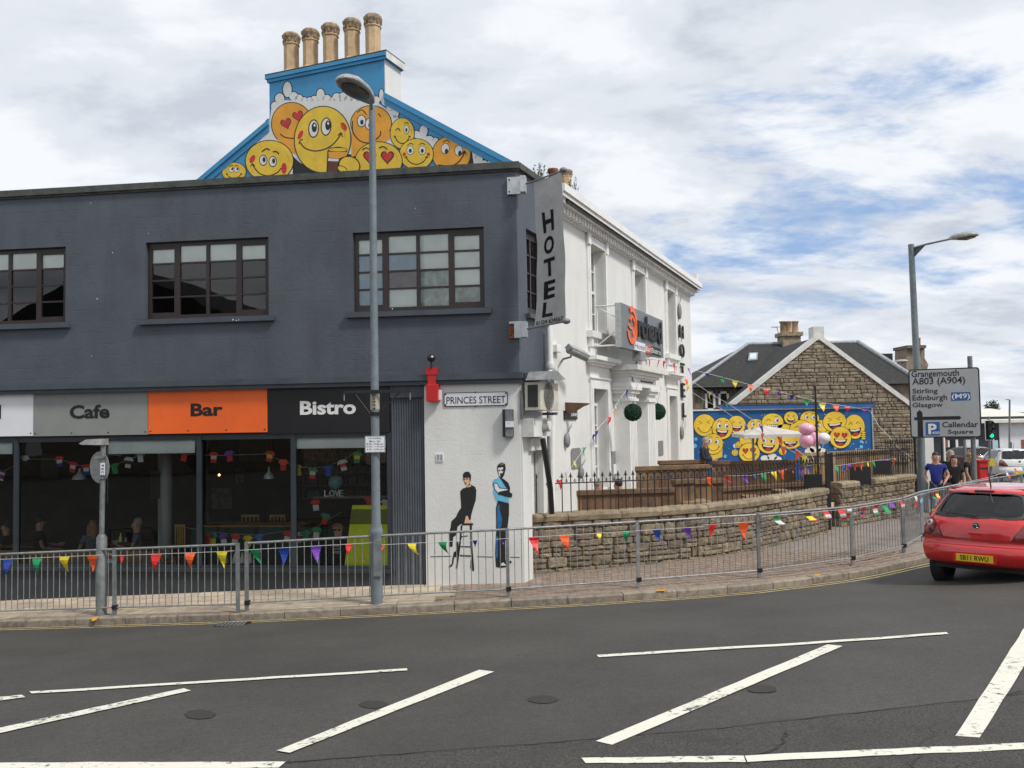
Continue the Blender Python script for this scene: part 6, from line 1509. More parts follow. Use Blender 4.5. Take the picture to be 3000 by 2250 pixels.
# ================================================================== THINGS ON THE GREY BUILDING
# street name plate
u0, z1 = FA.uz(1301, 1151, .03); u1, z0 = FA.uz(1488, 1188, .03); SN = thing('street_name_plate', 'white street name plate reading PRINCES STREET in black', 'sign', FA.w((u0+u1)/2, .03, z0))
b = MB(); b.prism(rrect(FA, u0, u1, z0, z1, .05, .03), FA.n*-.018, M['black']); b.prism(rrect(FA, u0+.012, u1-.012, z0+.012, z1-.012, .053, .022), FA.n*-.003, M['swhite']); b.build('plate', SN)
b = MB(); a, c = (1308, 1163), (1481, 1180); text_frame(b, 'PRINCES STREET', FA, *a, *c, M['black'], .0, .055, .002); b.build('lettering', SN)
for (u, z) in ((u0+.03, z0+.03), (u0+.03, z1-.03), (u1-.03, z0+.03), (u1-.03, z1-.03), ((u0+u1)/2, z1), ((u0+u1)/2, z0)):
    b = fbox(FA, u-.012, u+.012, .054, .06, z-.012, z+.012, M['black']); b.build('fixing', SN)
def wallthing(name, label, cat, fr, px0, py0, px1, py1, n0, n1, m, bevel=.01):
    u0, z1 = fr.uz(px0, py0, n1); u1, z0 = fr.uz(px1, py1, n1); t = thing(name, label, cat, fr.w((u0+u1)/2, n0, z0)); fbox(fr, u0, u1, n0, n1, z0, z1, M[m]).build('body', t, bevel=bevel); return t, u0, u1, z0, z1
t, u0, u1, z0, z1 = wallthing('alarm_box', 'bright red alarm box fixed where grey and white walls meet', 'alarm box', FA, 1248, 1126, 1283, 1176, .03, .22, 'red')
zt_ = FA.uz(1260, 1078, .2)[1]
fbox(FA, u0+.025, u1-.045, .03, .20, z1+.001, zt_-.12, M['red']).build('neck', t); fbox(FA, u0+.0, u1-.03, .03, .21, zt_-.119, zt_, M['red']).build('cap', t); fbox(FA, u1, u1+.05, .1, .15, z0+.03, z1-.1, M['swhite']).build('side_plate', t)
b = MB(); pc = FA.w(u0+.1, .22, zt_+.14); b.tube([pc-V((0, 0, .14)), pc], .02, M['black'], 6); b.ball(pc+V((0, 0, .03)), .075, .075, .065, M['black'], 12, 8); b.ball(pc+V((.02, -.06, .05)), .025, .02, .02, M['swhite'], 8, 6); b.build('dome_camera', None, 'small black dome camera on a stalk above the red alarm box', 'camera')
t, u0, u1, z0, z1 = wallthing('wall_speaker', 'black and grey horn box with white centre label below the street name plate', 'speaker', FA, 1471, 1199, 1503, 1280, .03, .16, 'plast')
fbox(FA, u0+.05, u1+.0, .161, .18, z0, z1, M['galvd']).build('cover', t, bevel=.01); fbox(FA, u0+.06, u1+.02, .181, .2, z0+.17, z1-.21, M['swhite']).build('label_panel', t); fbox(FA, u0+.09, u1-.03, .2, .203, z0+.24, z1-.24, mat('faded_red_print', (.6, .2, .17), .6)).build('red_mark', t)
t, u0, u1, z0, z1 = wallthing('air_vent', 'small white louvred vent on the white wall above the stencilled man on the stool', 'vent', FA, 1278, 1329, 1299, 1352, .03, .05, 'swhite', 0)
for i in range(5):
    for j in range(2): fbox(FA, u0+.015+.055*j, u0+.055+.055*j, .05, .053, z0+.02+.022*i, z0+.033+.022*i, M['plan']).build('slot', t)
# banner brackets and HOTEL banner
def bracket(px0, py0, px1, py1, kx, ky, label, rust):
    u0, z1 = FA.uz(px0, py0, .06); u1, z0 = FA.uz(px1, py1, .06)
    t = thing('banner_bracket', label, 'bracket', FA.w((u0+u1)/2, .03, z0), 'brackets of the hotel banner')
    b = fbox(FA, u0, u1, .0, .06, z0, z1, M['stainless']); fbox(FA, u1+.001, u1+.10, .02, .2, z0, z1-.02, M['stainless'], b); b.build('mounting_box', t, bevel=.006)
    if rust: fbox(FA, u0-.002, u0+.09, .01, .064, z0-.002, z1-.04, mat('rust', (.22, .07, .03), .9, .4, 12)).build('rust_patch', t)
    for (uu, zz) in ((u0+.04, z0+.05), (u0+.04, z1-.05)): fbox(FA, uu-.012, uu+.012, .06, .07, zz-.012, zz+.012, M['iron']).build('bolt', t)
    S = FA.w(u1+.1, .12, (z0+z1)/2); dirn = V((.62, -.79, 0)); best = None
    for i in range(200):
        e = S+dirn*(i*.01); d_ = e-EYE; x = 1500+FPX*d_.dot(CR)/d_.dot(CF)
        if x > kx: break
    E = e; E.z = S.z
    y_ = 1125-FPX*((E-EYE).dot(CU))/((E-EYE).dot(CF)); E.z += (y_-ky)/FPX*E.y
    b = MB(); b.tube([S, E], .016, M['galvd'], 8); b.ball(E, .07, .07, .05, M['galvd'], 12, 8); b.build('arm', t)
    return S, E
S1_, E1_ = bracket(1485, 519, 1526, 568, 1650, 499, 'upper bracket with white plate holding the top of the banner', False)
S2_, E2_ = bracket(1491, 942, 1530, 990, 1658, 941, 'lower bracket with rust stained box holding the bottom of the banner', True)
Bn = thing('hotel_banner', 'grey vertical fabric banner reading HOTEL hanging from the building corner', 'banner', (S2_.x+.4, S2_.y-.4, S2_.z))
def bpt(s, t): # s along arm, t from top to bottom
    a = S1_.lerp(E1_, lerp(.20, .97, s)); c = S2_.lerp(E2_, lerp(.20, .97, s)); p = a.lerp(c, t); bul = .10*math.sin(math.pi*t**1.3)*(.3+.7*s)
    q = V((.79, .62, 0)); return p+V((.62, -.79, 0))*bul*.8+q*(.05*math.sin(math.pi*t)*math.cos(s*3)+.01*math.sin(t*17+s*4))+V((0, 0, -.02 if t == 0 else 0))
b = MB(); nu, nv = 10, 40; vs = [bpt(i/nu, j/nv) for j in range(nv+1) for i in range(nu+1)]; fs = [(j*(nu+1)+i, (j+1)*(nu+1)+i, (j+1)*(nu+1)+i+1, j*(nu+1)+i+1) for j in range(nv) for i in range(nu)]
b.add(vs, fs, mat('grey_banner_cloth', (.41, .41, .40), .75, .06, 4, .1, 40, dirt=(.31, .31, .30), dscale=2, damt=.4), True); b.build('cloth', Bn)
b = MB(); nrm = V((-.79, -.62, 0))
def btext(s, s0, s1_, t0, t1, bold):
    vs, fs = text_pts(s, bold)
    # subdivide long faces by mapping vertices only
    pts = [bpt(lerp(s0, s1_, x), lerp(t1, t0, y))+nrm*.006 for x, y in vs]; b.add(pts, fs, B_); b.add(pts, [f[::-1] for f in fs], B_)
for k, (s, t0, t1) in enumerate((('H', .235, .375), ('O', .405, .525), ('T', .555, .675), ('E', .705, .825), ('L', .845, .945))): btext(s, .25, .66 if s != 'L' else .6, t0, t1, .03)
btext('01324 624567', .06, .92, .962, .99, .01)
b.build('lettering', Bn)
# ================================================================== THINGS ON THE SIDE OF THE HOTEL
def wpt(px, py, off): u, z = FW.uz(px, py, off); return FW.w(u, off, z)
# white downpipes
b = MB(); b.tube([wpt(1609, 960, .12), wpt(1612, 1072, .12)], .06, M['white2'], 12); b.lathe(wpt(1612, 1080, .12), [(.075, 0), (.09, .07), (.09, .1)], M['white2'], 12); b.tube([wpt(1612, 1082, .12), wpt(1606, 1115, .12)], [.05, .03], M['white2'], 10)
b.tube([wpt(1618, 1200, .12), wpt(1619, 1505, .12)], .05, M['white2'], 12); b.build('downpipe', None, 'white downpipe in the corner between grey building and hotel', 'downpipe')
b = MB(); b.tube([wpt(1606, 1205, .15), wpt(1607, 1290, .2), wpt(1610, 1400, .2), wpt(1612, 1505, .2)], .028, M['galvd'], 8); b.build('conduit', None, 'thin grey conduit running down beside the white downpipe', 'pipe')
b = MB(); b.tube([wpt(1590, 1285, .25), wpt(1600, 1350, .3), wpt(1612, 1430, .3), wpt(1617, 1505, .3)], .05, M['black'], 8); b.build('black_cable', None, 'thick black cable leaning beside the side door', 'cable')
p = wpt(1575, 1205, .3); b = MB(); b.M = FW.M(); s0 = FW.uz(1545, 1250, .05)[0]
b.box(FW.uz(1540, 1250, .1)[0], FW.uz(1590, 1250, .1)[0], .029, .25, FW.uz(1560, 1280, .2)[1], FW.uz(1560, 1225, .2)[1], M['wdirty']); b.M = Matrix.Identity(4); b.build('duct_box', None, 'white boxed duct below the air conditioning unit', 'duct')
b = MB(); c = wpt(1601, 1247, .3); b.tube([c-FW.n*.12, c+FW.n*.05], .11, M['stainless'], 18); b.tube([c+FW.n*.05, c+FW.n*.07], .085, M['wdirty'], 18); b.build('extract_vent', None, 'round metal extract vent beside the boxed duct', 'vent')
# air conditioning unit
n1 = .40; n0 = .10; s0, z1 = FW.uz(1583, 1118, n1); s1, z0 = FW.uz(1637, 1203, n1)
AC = thing('air_conditioner', 'ivory air conditioning unit on a wall bracket beside the grey building corner', 'air conditioner', FW.w((s0+s1)/2, n0, z0))
fbox(FW, s0, s1, n0, n1, z0, z1, M['acw']).build('casing', AC, bevel=.012)
fbox(FW, s0-.006, s0-.0005, n0+.06, n1-.05, z0+.06, z1-.05, M['plast']).build('side_grille', AC)
b = MB(); cc = FW.w(lerp(s0, s1, .42), n1, (z0+z1)/2)
for r_ in (.04, .09, .14, .185, .22):
    pts = [cc+FW.u*(r_*math.cos(2*math.pi*k/24))+V((0, 0, r_*math.sin(2*math.pi*k/24)*1.1))+FW.n*.02 for k in range(25)]; b.tube(pts, .006, M['galvd'], 5, False)
for k in range(12): a_ = math.pi*k/6; b.tube([cc+FW.n*.02, cc+FW.n*.02+FW.u*(.22*math.cos(a_))+V((0, 0, .24*math.sin(a_)))], .004, M['galvd'], 4)
b.build('fan_guard', AC)
b = MB(); ring = [cc+FW.u*(.21*math.cos(2*math.pi*k/24))+V((0, 0, .235*math.sin(2*math.pi*k/24)))+FW.n*.004 for k in range(24)]; b.flat(ring, FW.n, mat('fan_opening', (.2, .18, .12), .8, .3, 9)); b.build('fan_opening', AC)
fbox(FW, lerp(s0, s1, .8), lerp(s0, s1, .97), n1, n1+.003, lerp(z0, z1, .72), lerp(z0, z1, .78), mat('pale_red_badge', (.55, .2, .15), .5)).build('badge', AC)
b = MB(); b.M = FW.M(); b.box(s0-.03, s0+.01, .03, .07, z0-.15, z0+.35, M['galvd'])
b.box(s0+.02, s0+.07, .03, n1, z0-.08, z0-.03, M['galvd']); b.box(s1-.1, s1-.05, .03, n1, z0-.08, z0-.03, M['galvd']); b.M = Matrix.Identity(4); b.build('bracket', AC)
b = MB(); b.prism([wpt(x, y, .55) for x, y in ((1602, 1112), (1612, 1087), (1632, 1086), (1658, 1112))], -FW.n*.4, M['galv']); b.build('lamp_hood', None, 'grey angular flood lamp hood just above the air conditioning unit', 'flood lamp')
# timber bracket board and lane sign
PB = FW.w(FW.uz(1655, 1180, .0)[0], 0, 0); fb_ = Frame(PB, -_w)
b = MB(); pts = []
for x, y in ((1634, 1170), (1639, 1172), (1640, 1178), (1724, 1181), (1716, 1187), (1706, 1190), (1690, 1200), (1679, 1207), (1660, 1212), (1645, 1217), (1638, 1230), (1632, 1230)): pts.append(hit(x, y, PB, fb_.n))
b.prism(pts, fb_.n*-.12, M['wood']); b.build('timber_bracket', None, 'brown carved timber bracket board right of the air conditioning unit', 'bracket')
u0, z1 = FW.uz(1650, 1203, .0); u1, z0 = FW.uz(1688, 1229, .0); LN = thing('lane_sign', 'small black street name plate ending LANE on the white hotel wall', 'sign', FW.w((u0+u1)/2, 0, z0))
fbox(FW, u0, u1, .0, .03, z0, z1, M['black']).build('plate', LN); b = MB(); text_add(b, 'LANE', FW.w(lerp(u0, u1, .5), .032, lerp(z0, z1, .38)), FW.u, V((0, 0, 1)), (u1-u0)*.44, (z1-z0)*.38, M['mw'], .01, depth=.003); b.build('lettering', LN)
# CCTV
CC = thing('security_camera', 'grey tubular security camera on an arm on the white hotel wall', 'camera', wpt(1646, 1058, 0))
b = MB(); b.tube([wpt(1646, 1058, 0), wpt(1650, 1052, .12), wpt(1672, 1046, .3), wpt(1676, 1030, .34)], .02, M['galvd'], 8); b.build('arm', CC)
b = MB(); a, c = wpt(1667, 1025, .36), wpt(1716, 1048, .5); b.tube([a, c], .075, M['galv'], 12); b.tube([a-(c-a)*.05+V((0, 0, .04)), c+(c-a)*.08+V((0, 0, .04))], .08, M['stainless'], 4, True, False); b.build('camera_body', CC)
wallthing('junction_box', 'small white junction box above the security camera', 'junction box', FW, 1632, 1008, 1645, 1033, 0, .1, 'white2')
# plaques and ornaments
def plaque(px0, py0, px1, py1, label, r=.02, m='plan'):
    u0, z1 = FW.uz(px0, py0, .02); u1, z0 = FW.uz(px1, py1, .02); t = thing('wall_plaque', label, 'plaque', FW.w((u0+u1)/2, 0, z0)); b = MB(); b.prism(rrect(FW, u0, u1, z0, z1, .02, r), FW.n*-.019, M[m]); b.build('board', t); return t, u0, u1, z0, z1
plaque(1674, 1314, 1703, 1370, 'grey round cornered menu board near the left of the hotel wall', .09)
t, u0, u1, z0, z1 = plaque(1791, 1323, 1811, 1408, 'tall narrow grey menu board with white paper left of the hotel door')
fbox(FW, lerp(u0, u1, .3), lerp(u0, u1, .8), .02, .024, lerp(z0, z1, .25), lerp(z0, z1, .57), M['swhite']).build('paper', t)
plaque(1930, 1292, 1944, 1333, 'small grey plaque between the hotel door and the far window')
def ornament(px, py, rx, ry, label, Y=None):
    u, z = FW.uz(px, py, .08); p = FW.w(u, .05, z); k = p.y/FPX; b = MB(); b.M = FW.M(u, .05, z); b.ball((0, 0, 0), rx*k*2.2, .06, ry*k, M['plan'], 12, 10)
    for i in range(5): b.tube([(0, 0, ry*k*.9), (.05*i-.02, .03, ry*k*(1.3+.12*i)), (.09*i-.1, .02, ry*k*(1.5+.2*i))], [.008, .006, .003], M['galvd'], 4)
    b.M = Matrix.Identity(4); b.build('wall_ornament', None, label, 'ornament', 'metal fruit ornaments on the hotel wall')
ornament(1666, 1290, 6, 22, 'dark metal pear shaped ornament below the lane sign'); ornament(1707, 1385, 5, 18, 'lower metal pear shaped ornament beside the railing spears'); ornament(2001, 1268, 5, 20, 'dark metal thistle ornament under the letter L')
ornament(1994, 912, 6, 24, 'pale metal crest ornament above the vertical hotel letters')
# HOTEL letters running down the far end of the front
for s, x0, y0, x1, y1 in (('H', 1988, 951, 2000, 993), ('O', 1989, 1006, 2002.5, 1050), ('T', 1992, 1063, 2003, 1106), ('E', 1994.5, 1122, 2004.5, 1165), ('L', 1998, 1180, 2006.5, 1223)):
    b = MB(); text_frame(b, s, FW, x0, y0, x1, y1, M['black'], .012, .03, .05); b.build('wall_letter', None, 'raised black letter %s in the vertical word HOTEL on the white wall' % s, 'letter', 'vertical hotel letters')
# orchard sign box
n1 = .62; u0, z1 = FW.uz(1819, 886, n1); u1, z0 = FW.uz(1944, 1049, n1)
OS = thing('hotel_sign', 'big grey box sign reading rchard beside an orange swirl, Hotel Bar Bistro', 'sign', FW.w((u0+u1)/2, .3, z0))
M['sgd'] = mat('dark_sign_grey', (.15, .17, .185), .5, .05, 3)
fbox(FW, u0, u1, n1-.14, n1, z0, z1, M['sgd']).build('board', OS); fbox(FW, u0-.003, u0-.0005, n1-.14, n1, z0, z1, M['stainless']).build('edge', OS)
for a_, c_, r_ in [((s, .0, z), (s, n1-.14, z), .02) for z in (z0+.05, z1-.05) for s in (u0+.03, u1-.03)]+[((u0+.03, .05, z0+.07), (u0+.03, .05, z1-.07), .02), ((u0+.03, .07, z0+.07), (u0+.03, n1-.16, z0+.35), .015), ((u0+.03, .07, z1-.07), (u0+.03, n1-.16, z1-.3), .015)]:
    b = MB(); b.M = FW.M(); b.tube([a_, c_], r_, M['white2'], 6); b.M = Matrix.Identity(4); b.build('strut', OS)

def su(px, py): return FW.uz(px, py, n1+.03)
b = MB(); uo, zo = su(1854, 953); rz_ = (z1-z0)*.40; ru = su(1868, 953)[0]-uo
def arc(cu, cz, ru, rz, a0, a1, w, m, n_=.03, k=20):
    pts = [];
    for i in range(k+1): a = math.radians(lerp(a0, a1, i/k)); pts.append((cu+ru*math.cos(a), cz+rz*math.sin(a)))
    for (p, q) in zip(pts, pts[1:]):
        d = V((q[0]-p[0], q[1]-p[1], 0)); d.normalize(); nx, ny = -d.y*w/2, d.x*w/2
        P = [FW.w(p[0]-nx, n1+n_, p[1]-ny), FW.w(q[0]-nx, n1+n_, q[1]-ny), FW.w(q[0]+nx, n1+n_, q[1]+ny), FW.w(p[0]+nx, n1+n_, p[1]+ny)]; b.prism(P, FW.n*-.03, m)
for args in ((uo, zo, ru*.85, rz_*.95, -110, 120, .13), (uo, zo, ru*.5, rz_*.5, -90, 150, .07), (uo-.05, zo-.1, ru*.8, rz_*.75, -170, -95, .10), (uo-.1, zo+.02, ru*.55, rz_*.25, -160, -60, .06), (uo, zo+.1, ru*.25, rz_*.2, 0, 200, .05)):
    b = MB(); arc(*args, M['sorange']); b.build('orange_swirl', OS)

b = MB(); ua_ = su(1868, 985)[0]; ub_ = su(1937, 990)[0]; zc0 = su(1937, 1009)[1]; zc1 = su(1936, 946)[1]
text_add(b, 'rchard', FW.w(ua_, n1+.03, zc0), FW.u, V((0, 0, 1)), ub_-ua_, zc1-zc0, M['mk'], .03, depth=.03); b.build('lettering', OS)
zl0 = su(1861, 1024)[1]; zl1 = su(1861, 998)[1]; ul0, ul1, ul2, ul3 = su(1861, 1010)[0], su(1893, 1010)[0], su(1910, 1015)[0], su(1938, 1020)[0]
fbox(FW, ul0, ul1, n1, n1+.01, zl0, zl1, M['swhite']).build('white_strip', OS); fbox(FW, ul1, ul2, n1, n1+.01, zl0, zl1, mat('sign_red', (.5, .08, .05), .5)).build('red_strip', OS); fbox(FW, ul2, ul3, n1, n1+.01, zl0, zl1, M['mk']).build('dark_strip', OS)
b = MB(); hz = (zl1-zl0)*.6; zz_ = zl0+(zl1-zl0)*.2
text_add(b, 'Hotel', FW.w(ul0+.04, n1+.012, zz_), FW.u, V((0, 0, 1)), ul1-ul0-.08, hz, M['black'], 0); text_add(b, 'Bar', FW.w(ul1+.03, n1+.012, zz_), FW.u, V((0, 0, 1)), ul2-ul1-.06, hz, M['mw'], 0); text_add(b, 'Bistro', FW.w(ul2+.03, n1+.012, zz_), FW.u, V((0, 0, 1)), ul3-ul2-.06, hz, M['mw'], 0); b.build('strip_lettering', OS)
t = thing('flood_lamp', 'small grey flood lamp on the porch cornice under the hotel sign', 'flood lamp', wpt(1870, 1050, .5)); b = MB(); p = wpt(1872, 1045, .55); b.M = FW.M(); u_, z_ = FW.uz(1872, 1045, .55); b.prism([(u_-.25, .45, z_-.1), (u_+.25, .45, z_-.1), (u_+.2, .45, z_+.12), (u_-.2, .45, z_+.12)], (0, .2, 0), M['galv']); b.tube([(u_, .5, z_-.12), (u_, .4, z_-.3)], .02, M['galvd'], 6); b.M = Matrix.Identity(4); b.build('body', t)
# topiary balls
for (x, y, off, r_, lb) in ((1854, 1208, .62, .195, 'dark green topiary ball hanging left of the hotel door'), (1926, 1206, .32, .215, 'dark green topiary ball half hidden behind the door pilaster')):
    u, z = FW.uz(x, y, off); p = FW.w(u, off, z); t = thing('topiary_ball', lb, 'topiary ball', p-V((0, 0, r_)), 'topiary balls by the hotel door')
    b = MB(); rt = random.Random(x); b.ball(p, r_*.93, r_*.93, r_*.93, M['topi'], 18, 12)
    for i in range(1500):
        d = V((rt.gauss(0, 1), rt.gauss(0, 1), rt.gauss(0, 1))).normalized(); c_ = p+d*r_*rt.uniform(.92, 1.03); a_ = V((rt.uniform(-1, 1), rt.uniform(-1, 1), rt.uniform(-1, 1))).normalized()*.018; e_ = d.cross(a_).normalized()*.012+d*.012
        b.add([c_-a_, c_+e_, c_+a_, c_-e_], [(0, 1, 2, 3)], M['topi'])
    b.build('leaf_ball', t); b = MB()
    for dx in (-.08, .12): b.tube([p+V((0, 0, r_)), p+V((dx, 0, r_+.45))], .004, M['galvd'], 4)
    b.build('hanging_wire', t)
# weeds in the gutter
M['weed'] = mat('weed_leaves', (.07, .10, .035), .8, .3, 10)
for (x0, x1, y, off, lb) in ((1562, 1600, 518, -.05, 'small weeds growing from the corner coping behind the banner'), (1658, 1690, 562, -.2, 'small weed growing against the lone chimney pot')):
    b = MB(); rt = random.Random(int(x0))
    for i in range(16):
        p = wpt(rt.uniform(x0, x1), y+rt.uniform(-4, 6), off); h = rt.uniform(.08, .28); q = p+V((rt.uniform(-.1, .1), rt.uniform(-.1, .1), h)); b.tube([p-V((0, 0, .1)), q], .003, M['weed'], 3)
        for k in range(6): c_ = p.lerp(q, rt.uniform(.4, 1)); a_ = V((rt.uniform(-1, 1), rt.uniform(-1, 1), rt.uniform(-1, 1)))*.035; e_ = V((rt.uniform(-1, 1), 0, rt.uniform(-1, 1)))*.02; b.add([c_, c_+a_, c_+a_+e_, c_+e_], [(0, 1, 2, 3)], M['weed'])
    b.build('weeds', None, lb, 'weed')
# ================================================================== BUNTING
def flag_mesh(b, P, tdir, w, h, m, sx=0.0, sy=0.0, curl=.03, seed=0, shape='tri', cols=None):
    """one pennant hung at P along tdir; tip blown aside by sx"""
    r = random.Random(seed); n = 5; nrm = tdir.cross(V((0, 0, 1))).normalized(); rows_ = []
    for j in range(n+1):
        t = j/n; ww = w*(1-t) if shape == 'tri' else w; ww = max(ww, .003)
        c = P+V((0, 0, -h*t))+tdir*(sx*t*t)+nrm*(sy*t*t+curl*math.sin(t*4+seed))
        rows_.append([c-tdir*ww/2, c+nrm*curl*.4*math.sin(t*5+seed), c+tdir*ww/2])
    vs = [p for rr_ in rows_ for p in rr_]
    for j in range(n):
        for i in range(2):
            a = j*3+i; mm = m
            if cols: mm = cols[(j*len(cols))//n] if len(cols) > 1 else cols[0]
            b.add([vs[a], vs[a+3], vs[a+4], vs[a+1]], [(0, 1, 2, 3)], mm, True)
def bunting(label, pts, flags, w=.19, h=.27, sag=0.0, r=.004, seed=0, group=None):
    """pts: world points of the cord; flags: (fraction along, colour, sx, scale)"""
    P = [V(p) for p in pts]
    if sag:
        Q = []
        for a, c in zip(P, P[1:]):
            for i in range(8): t = i/8; Q.append(a.lerp(c, t)-V((0, 0, 4*sag*t*(1-t))))
        P = Q+[P[-1]]
    root = thing('bunting', label, 'bunting', P[0], group); b = MB(); b.tube(P, r, M['string'], 5); b.build('cord', root)
    pth, Ln = path_of(P); rr_ = random.Random(seed)
    for i, f in enumerate(flags):
        t, c, sx = f[0], f[1], f[2]; sc = f[3] if len(f) > 3 else 1
        s = t*Ln; p, d = pth(min(s, Ln-.01)); dh = V((d.x, d.y, 0)).normalized(); b = MB()
        if isinstance(c, (tuple, list)): flag_mesh(b, p, dh, w*1.0*sc, h*.8*sc, None, sx, rr_.uniform(-.04, .04), .03, i+seed, 'rect', [FLAG[k] for k in c])
        else: flag_mesh(b, p, dh, w*sc, h*sc, FLAG[c], sx, rr_.uniform(-.05, .05), .025, i+seed)
        b.build('flag', root)
def rail_pts(x0, x1, drop, off=.05, n=14):
    P = []
    for i in range(n+1):
        x = x0+(x1-x0)*i/n
        # find the rail at this column of the sight lines
        for a, c in zip(GP, GP[1:]):
            nn = V((-(c-a).y, (c-a).x, 0)).normalized(); p = hit(x, 1600, a, nn); t = (p-a).dot((c-a).normalized())/(c-a).length
            if -1e-3 <= t <= 1.001: q = a.lerp(c, t); P.append(V((q.x, q.y, q.z+HR-drop))-nn*off); break
    return P
def frac_for(P, x):
    pth, Ln = path_of(P); best = (1e9, 0)
    for i in range(400):
        s = Ln*i/399; p, _ = pth(s); d = p-EYE; xx = 1500+FPX*d.dot(CR)/d.dot(CF)
        if abs(xx-x) < best[0]: best = (abs(xx-x), i/399)
    return best[1]
c1 = [(20, 'blue', .02), (108, 'green', 0), (190, 'yellow', .01), (272, 'orange', 0)]
c2 = [(355, 'red', .02, .5), (455, 'red', -.02, 1.05), (557, 'orange', 0), (652, 'yellow', .03), (748, 'green', .08, .9), (832, 'blue', 0, 1.05), (924, 'purple', .05), (1022, 'red', -.02, .65)]
c3 = [(1115, 'orange', -.1, .8), (1207, 'yellow', .14, .75), (1297, 'green', .1, .75), (1391, 'blue', 0, .42), (1474, 'purple', 0, .38), (1565, 'red', .05), (1654, 'orange', .07), (1755, 'yellow', 0, .5), (1832, 'green', .04, .7), (1924, 'blue', .08, .8), (2014, 'purple', .1, .8)]
c4 = [(2086, 'red', -.03, .8), (2178, 'orange', .04, 1.15)]
for (x0, x1, dr_, fl, lb) in ((-20, 300, .10, c1, 'plastic pennant bunting tied along the leftmost guard rail'), (325, 1095, .12, c2, 'plastic pennant bunting between the two leftmost posts and the tall lamp post'), (1105, 2060, .16, c3, 'plastic pennant bunting along the guard rail in front of white wall and stone wall'), (2050, 2222, .13, c4, 'short pennant bunting with red and orange flags by the stone wall')):
    P = rail_pts(x0, x1, dr_); bunting(lb, P, [(frac_for(P, f[0]), *f[1:]) for f in fl], seed=int(x0)+50)
c5 = [(2275, ('green', 'white'), .15, .8), (2370, ('black', 'yellow', 'red'), .15, .85), (2423, ('red', 'white', 'red'), .05, .8), (2462, ('red', 'white', 'red'), .1, .9), (2485, ('white', 'red'), -.02, .7), (2528, ('red', 'white', 'blue', 'red'), .12, .9), (2568, ('red', 'white', 'green'), .08, .95), (2595, ('green',), .02, .95), (2614, ('purple', 'black'), .08, .9), (2640, ('red', 'white', 'white'), .12, 1.0), (2680, ('white', 'red', 'red'), .06, 1.15), (2702, ('lblue', 'white', 'lblue'), .04, 1.0), (2733, ('red', 'black', 'green'), .04, .8), (2748, ('red', 'yellow', 'red'), .04, 1.0)]
P = rail_pts(2228, 2770, .05); bunting('bunting of small national flags tied along the right hand guard rail', P, [(frac_for(P, f[0]), *f[1:]) for f in c5], .19, .26, seed=3)
P = [px3(2700, 1440, 18.5), px3(2900, 1398, 22), px3(3010, 1360, 25)]
bunting('second cord of national flags running over the red car roof', P, [(.3, ('yellow', 'green'), .05, .9), (.75, ('white', 'red'), .1, 1), (.85, ('red', 'yellow'), .0, 1), (.93, ('green', 'white'), .0, 1)], .2, .25, seed=9)
def pp_(lst): return [px3(x, y, Y) for x, y, Y in lst]
def with_px(pts, fl): P = pp_(pts); return P, [(frac_for(P, f[0]), *f[1:]) for f in fl]
P, F = with_px([(2022, 1400, 19.4), (2110, 1394, 19.9), (2200, 1393, 20.4), (2290, 1378, 21.0), (2385, 1362, 21.6)], [(2075, 'orange', .14, 1.0), (2128, 'red', .2, .8), (2182, 'purple', .15, .9), (2213, 'blue', -.05, .5), (2238, 'green', .08, 1.0), (2266, 'yellow', .14, .95), (2288, 'orange', .1, 1.0), (2323, 'red', 0, .5), (2348, 'purple', 0, 1.0), (2373, 'blue', 0, .9)])
bunting('pennant bunting strung along the black railing left of the gate', P, F, .22, .24, seed=20)
P, F = with_px([(2445, 1365, 21.9), (2520, 1355, 22.6), (2624, 1343, 24.0)], [(2452, 'green', 0), (2470, 'blue', 0), (2486, 'purple', 0), (2506, 'red', 0, .9), (2526, 'orange', .02), (2545, 'yellow', 0, .8), (2561, 'green', 0, .9), (2584, 'blue', 0, 1.1), (2597, 'purple', .03, 1.1), (2619, 'orange', 0, .9)])
bunting('pennant bunting strung along the railing right of the gate', P, F, .18, .22, seed=30)
wc = FW.w(S1-.02, .05, 0)
def at_corner(y): return hit(2029, y, wc, V((0, 1, 0)))
P = [at_corner(1083)]+pp_([(2115, 1105, 29.2), (2200, 1128, 29.3), (2300, 1152, 29.4), (2410, 1180, 29.6), (2480, 1190, 29.7), (2549, 1203, 29.8), (2576, 1250, 28), (2605, 1278, 26.5), (2632, 1313, 25.4), (2668, 1338, 25)])
F = [(frac_for(P, x), c, s, k) for x, c, s, k in ((2070, 'blue', .1, .6), (2114, 'green', .1, .8), (2153, 'yellow', 0, .9), (2199, 'orange', 0, .9), (2245, 'red', 0, .9), (2281, 'purple', 0, .6), (2320, 'blue', -.05, .8), (2364, 'green', 0, 1.0), (2409, 'yellow', 0, 1.15), (2449, 'orange', 0, 1.05), (2484, 'red', 0, .8), (2531, 'purple', 0, .7), (2574, 'green', .1, .7), (2604, 'yellow', .05, .6), (2629, 'orange', 0, 1.1))]
bunting('long pennant bunting from the hotel corner across the stone gable to the end post', P, F, .25, .27, seed=40, r=.007)
P = [at_corner(1117)]+pp_([(2085, 1155, 27.5), (2140, 1187, 26), (2225, 1243, 24), (2285, 1280, 23), (2335, 1318, 22), (2386, 1361, 21.6)])
F = [(frac_for(P, x), c, s, k) for x, c, s, k in ((2080, 'yellow', .0, .9), (2131, 'green', 0, .9), (2232, 'purple', 0, .9), (2284, 'orange', .05, 1.2), (2338, 'orange', -.05, 1.0), (2356, 'yellow', .05, .8))]
bunting('upper pennant bunting falling from the hotel corner to the black pole', P, F, .22, .27, seed=50, r=.006)
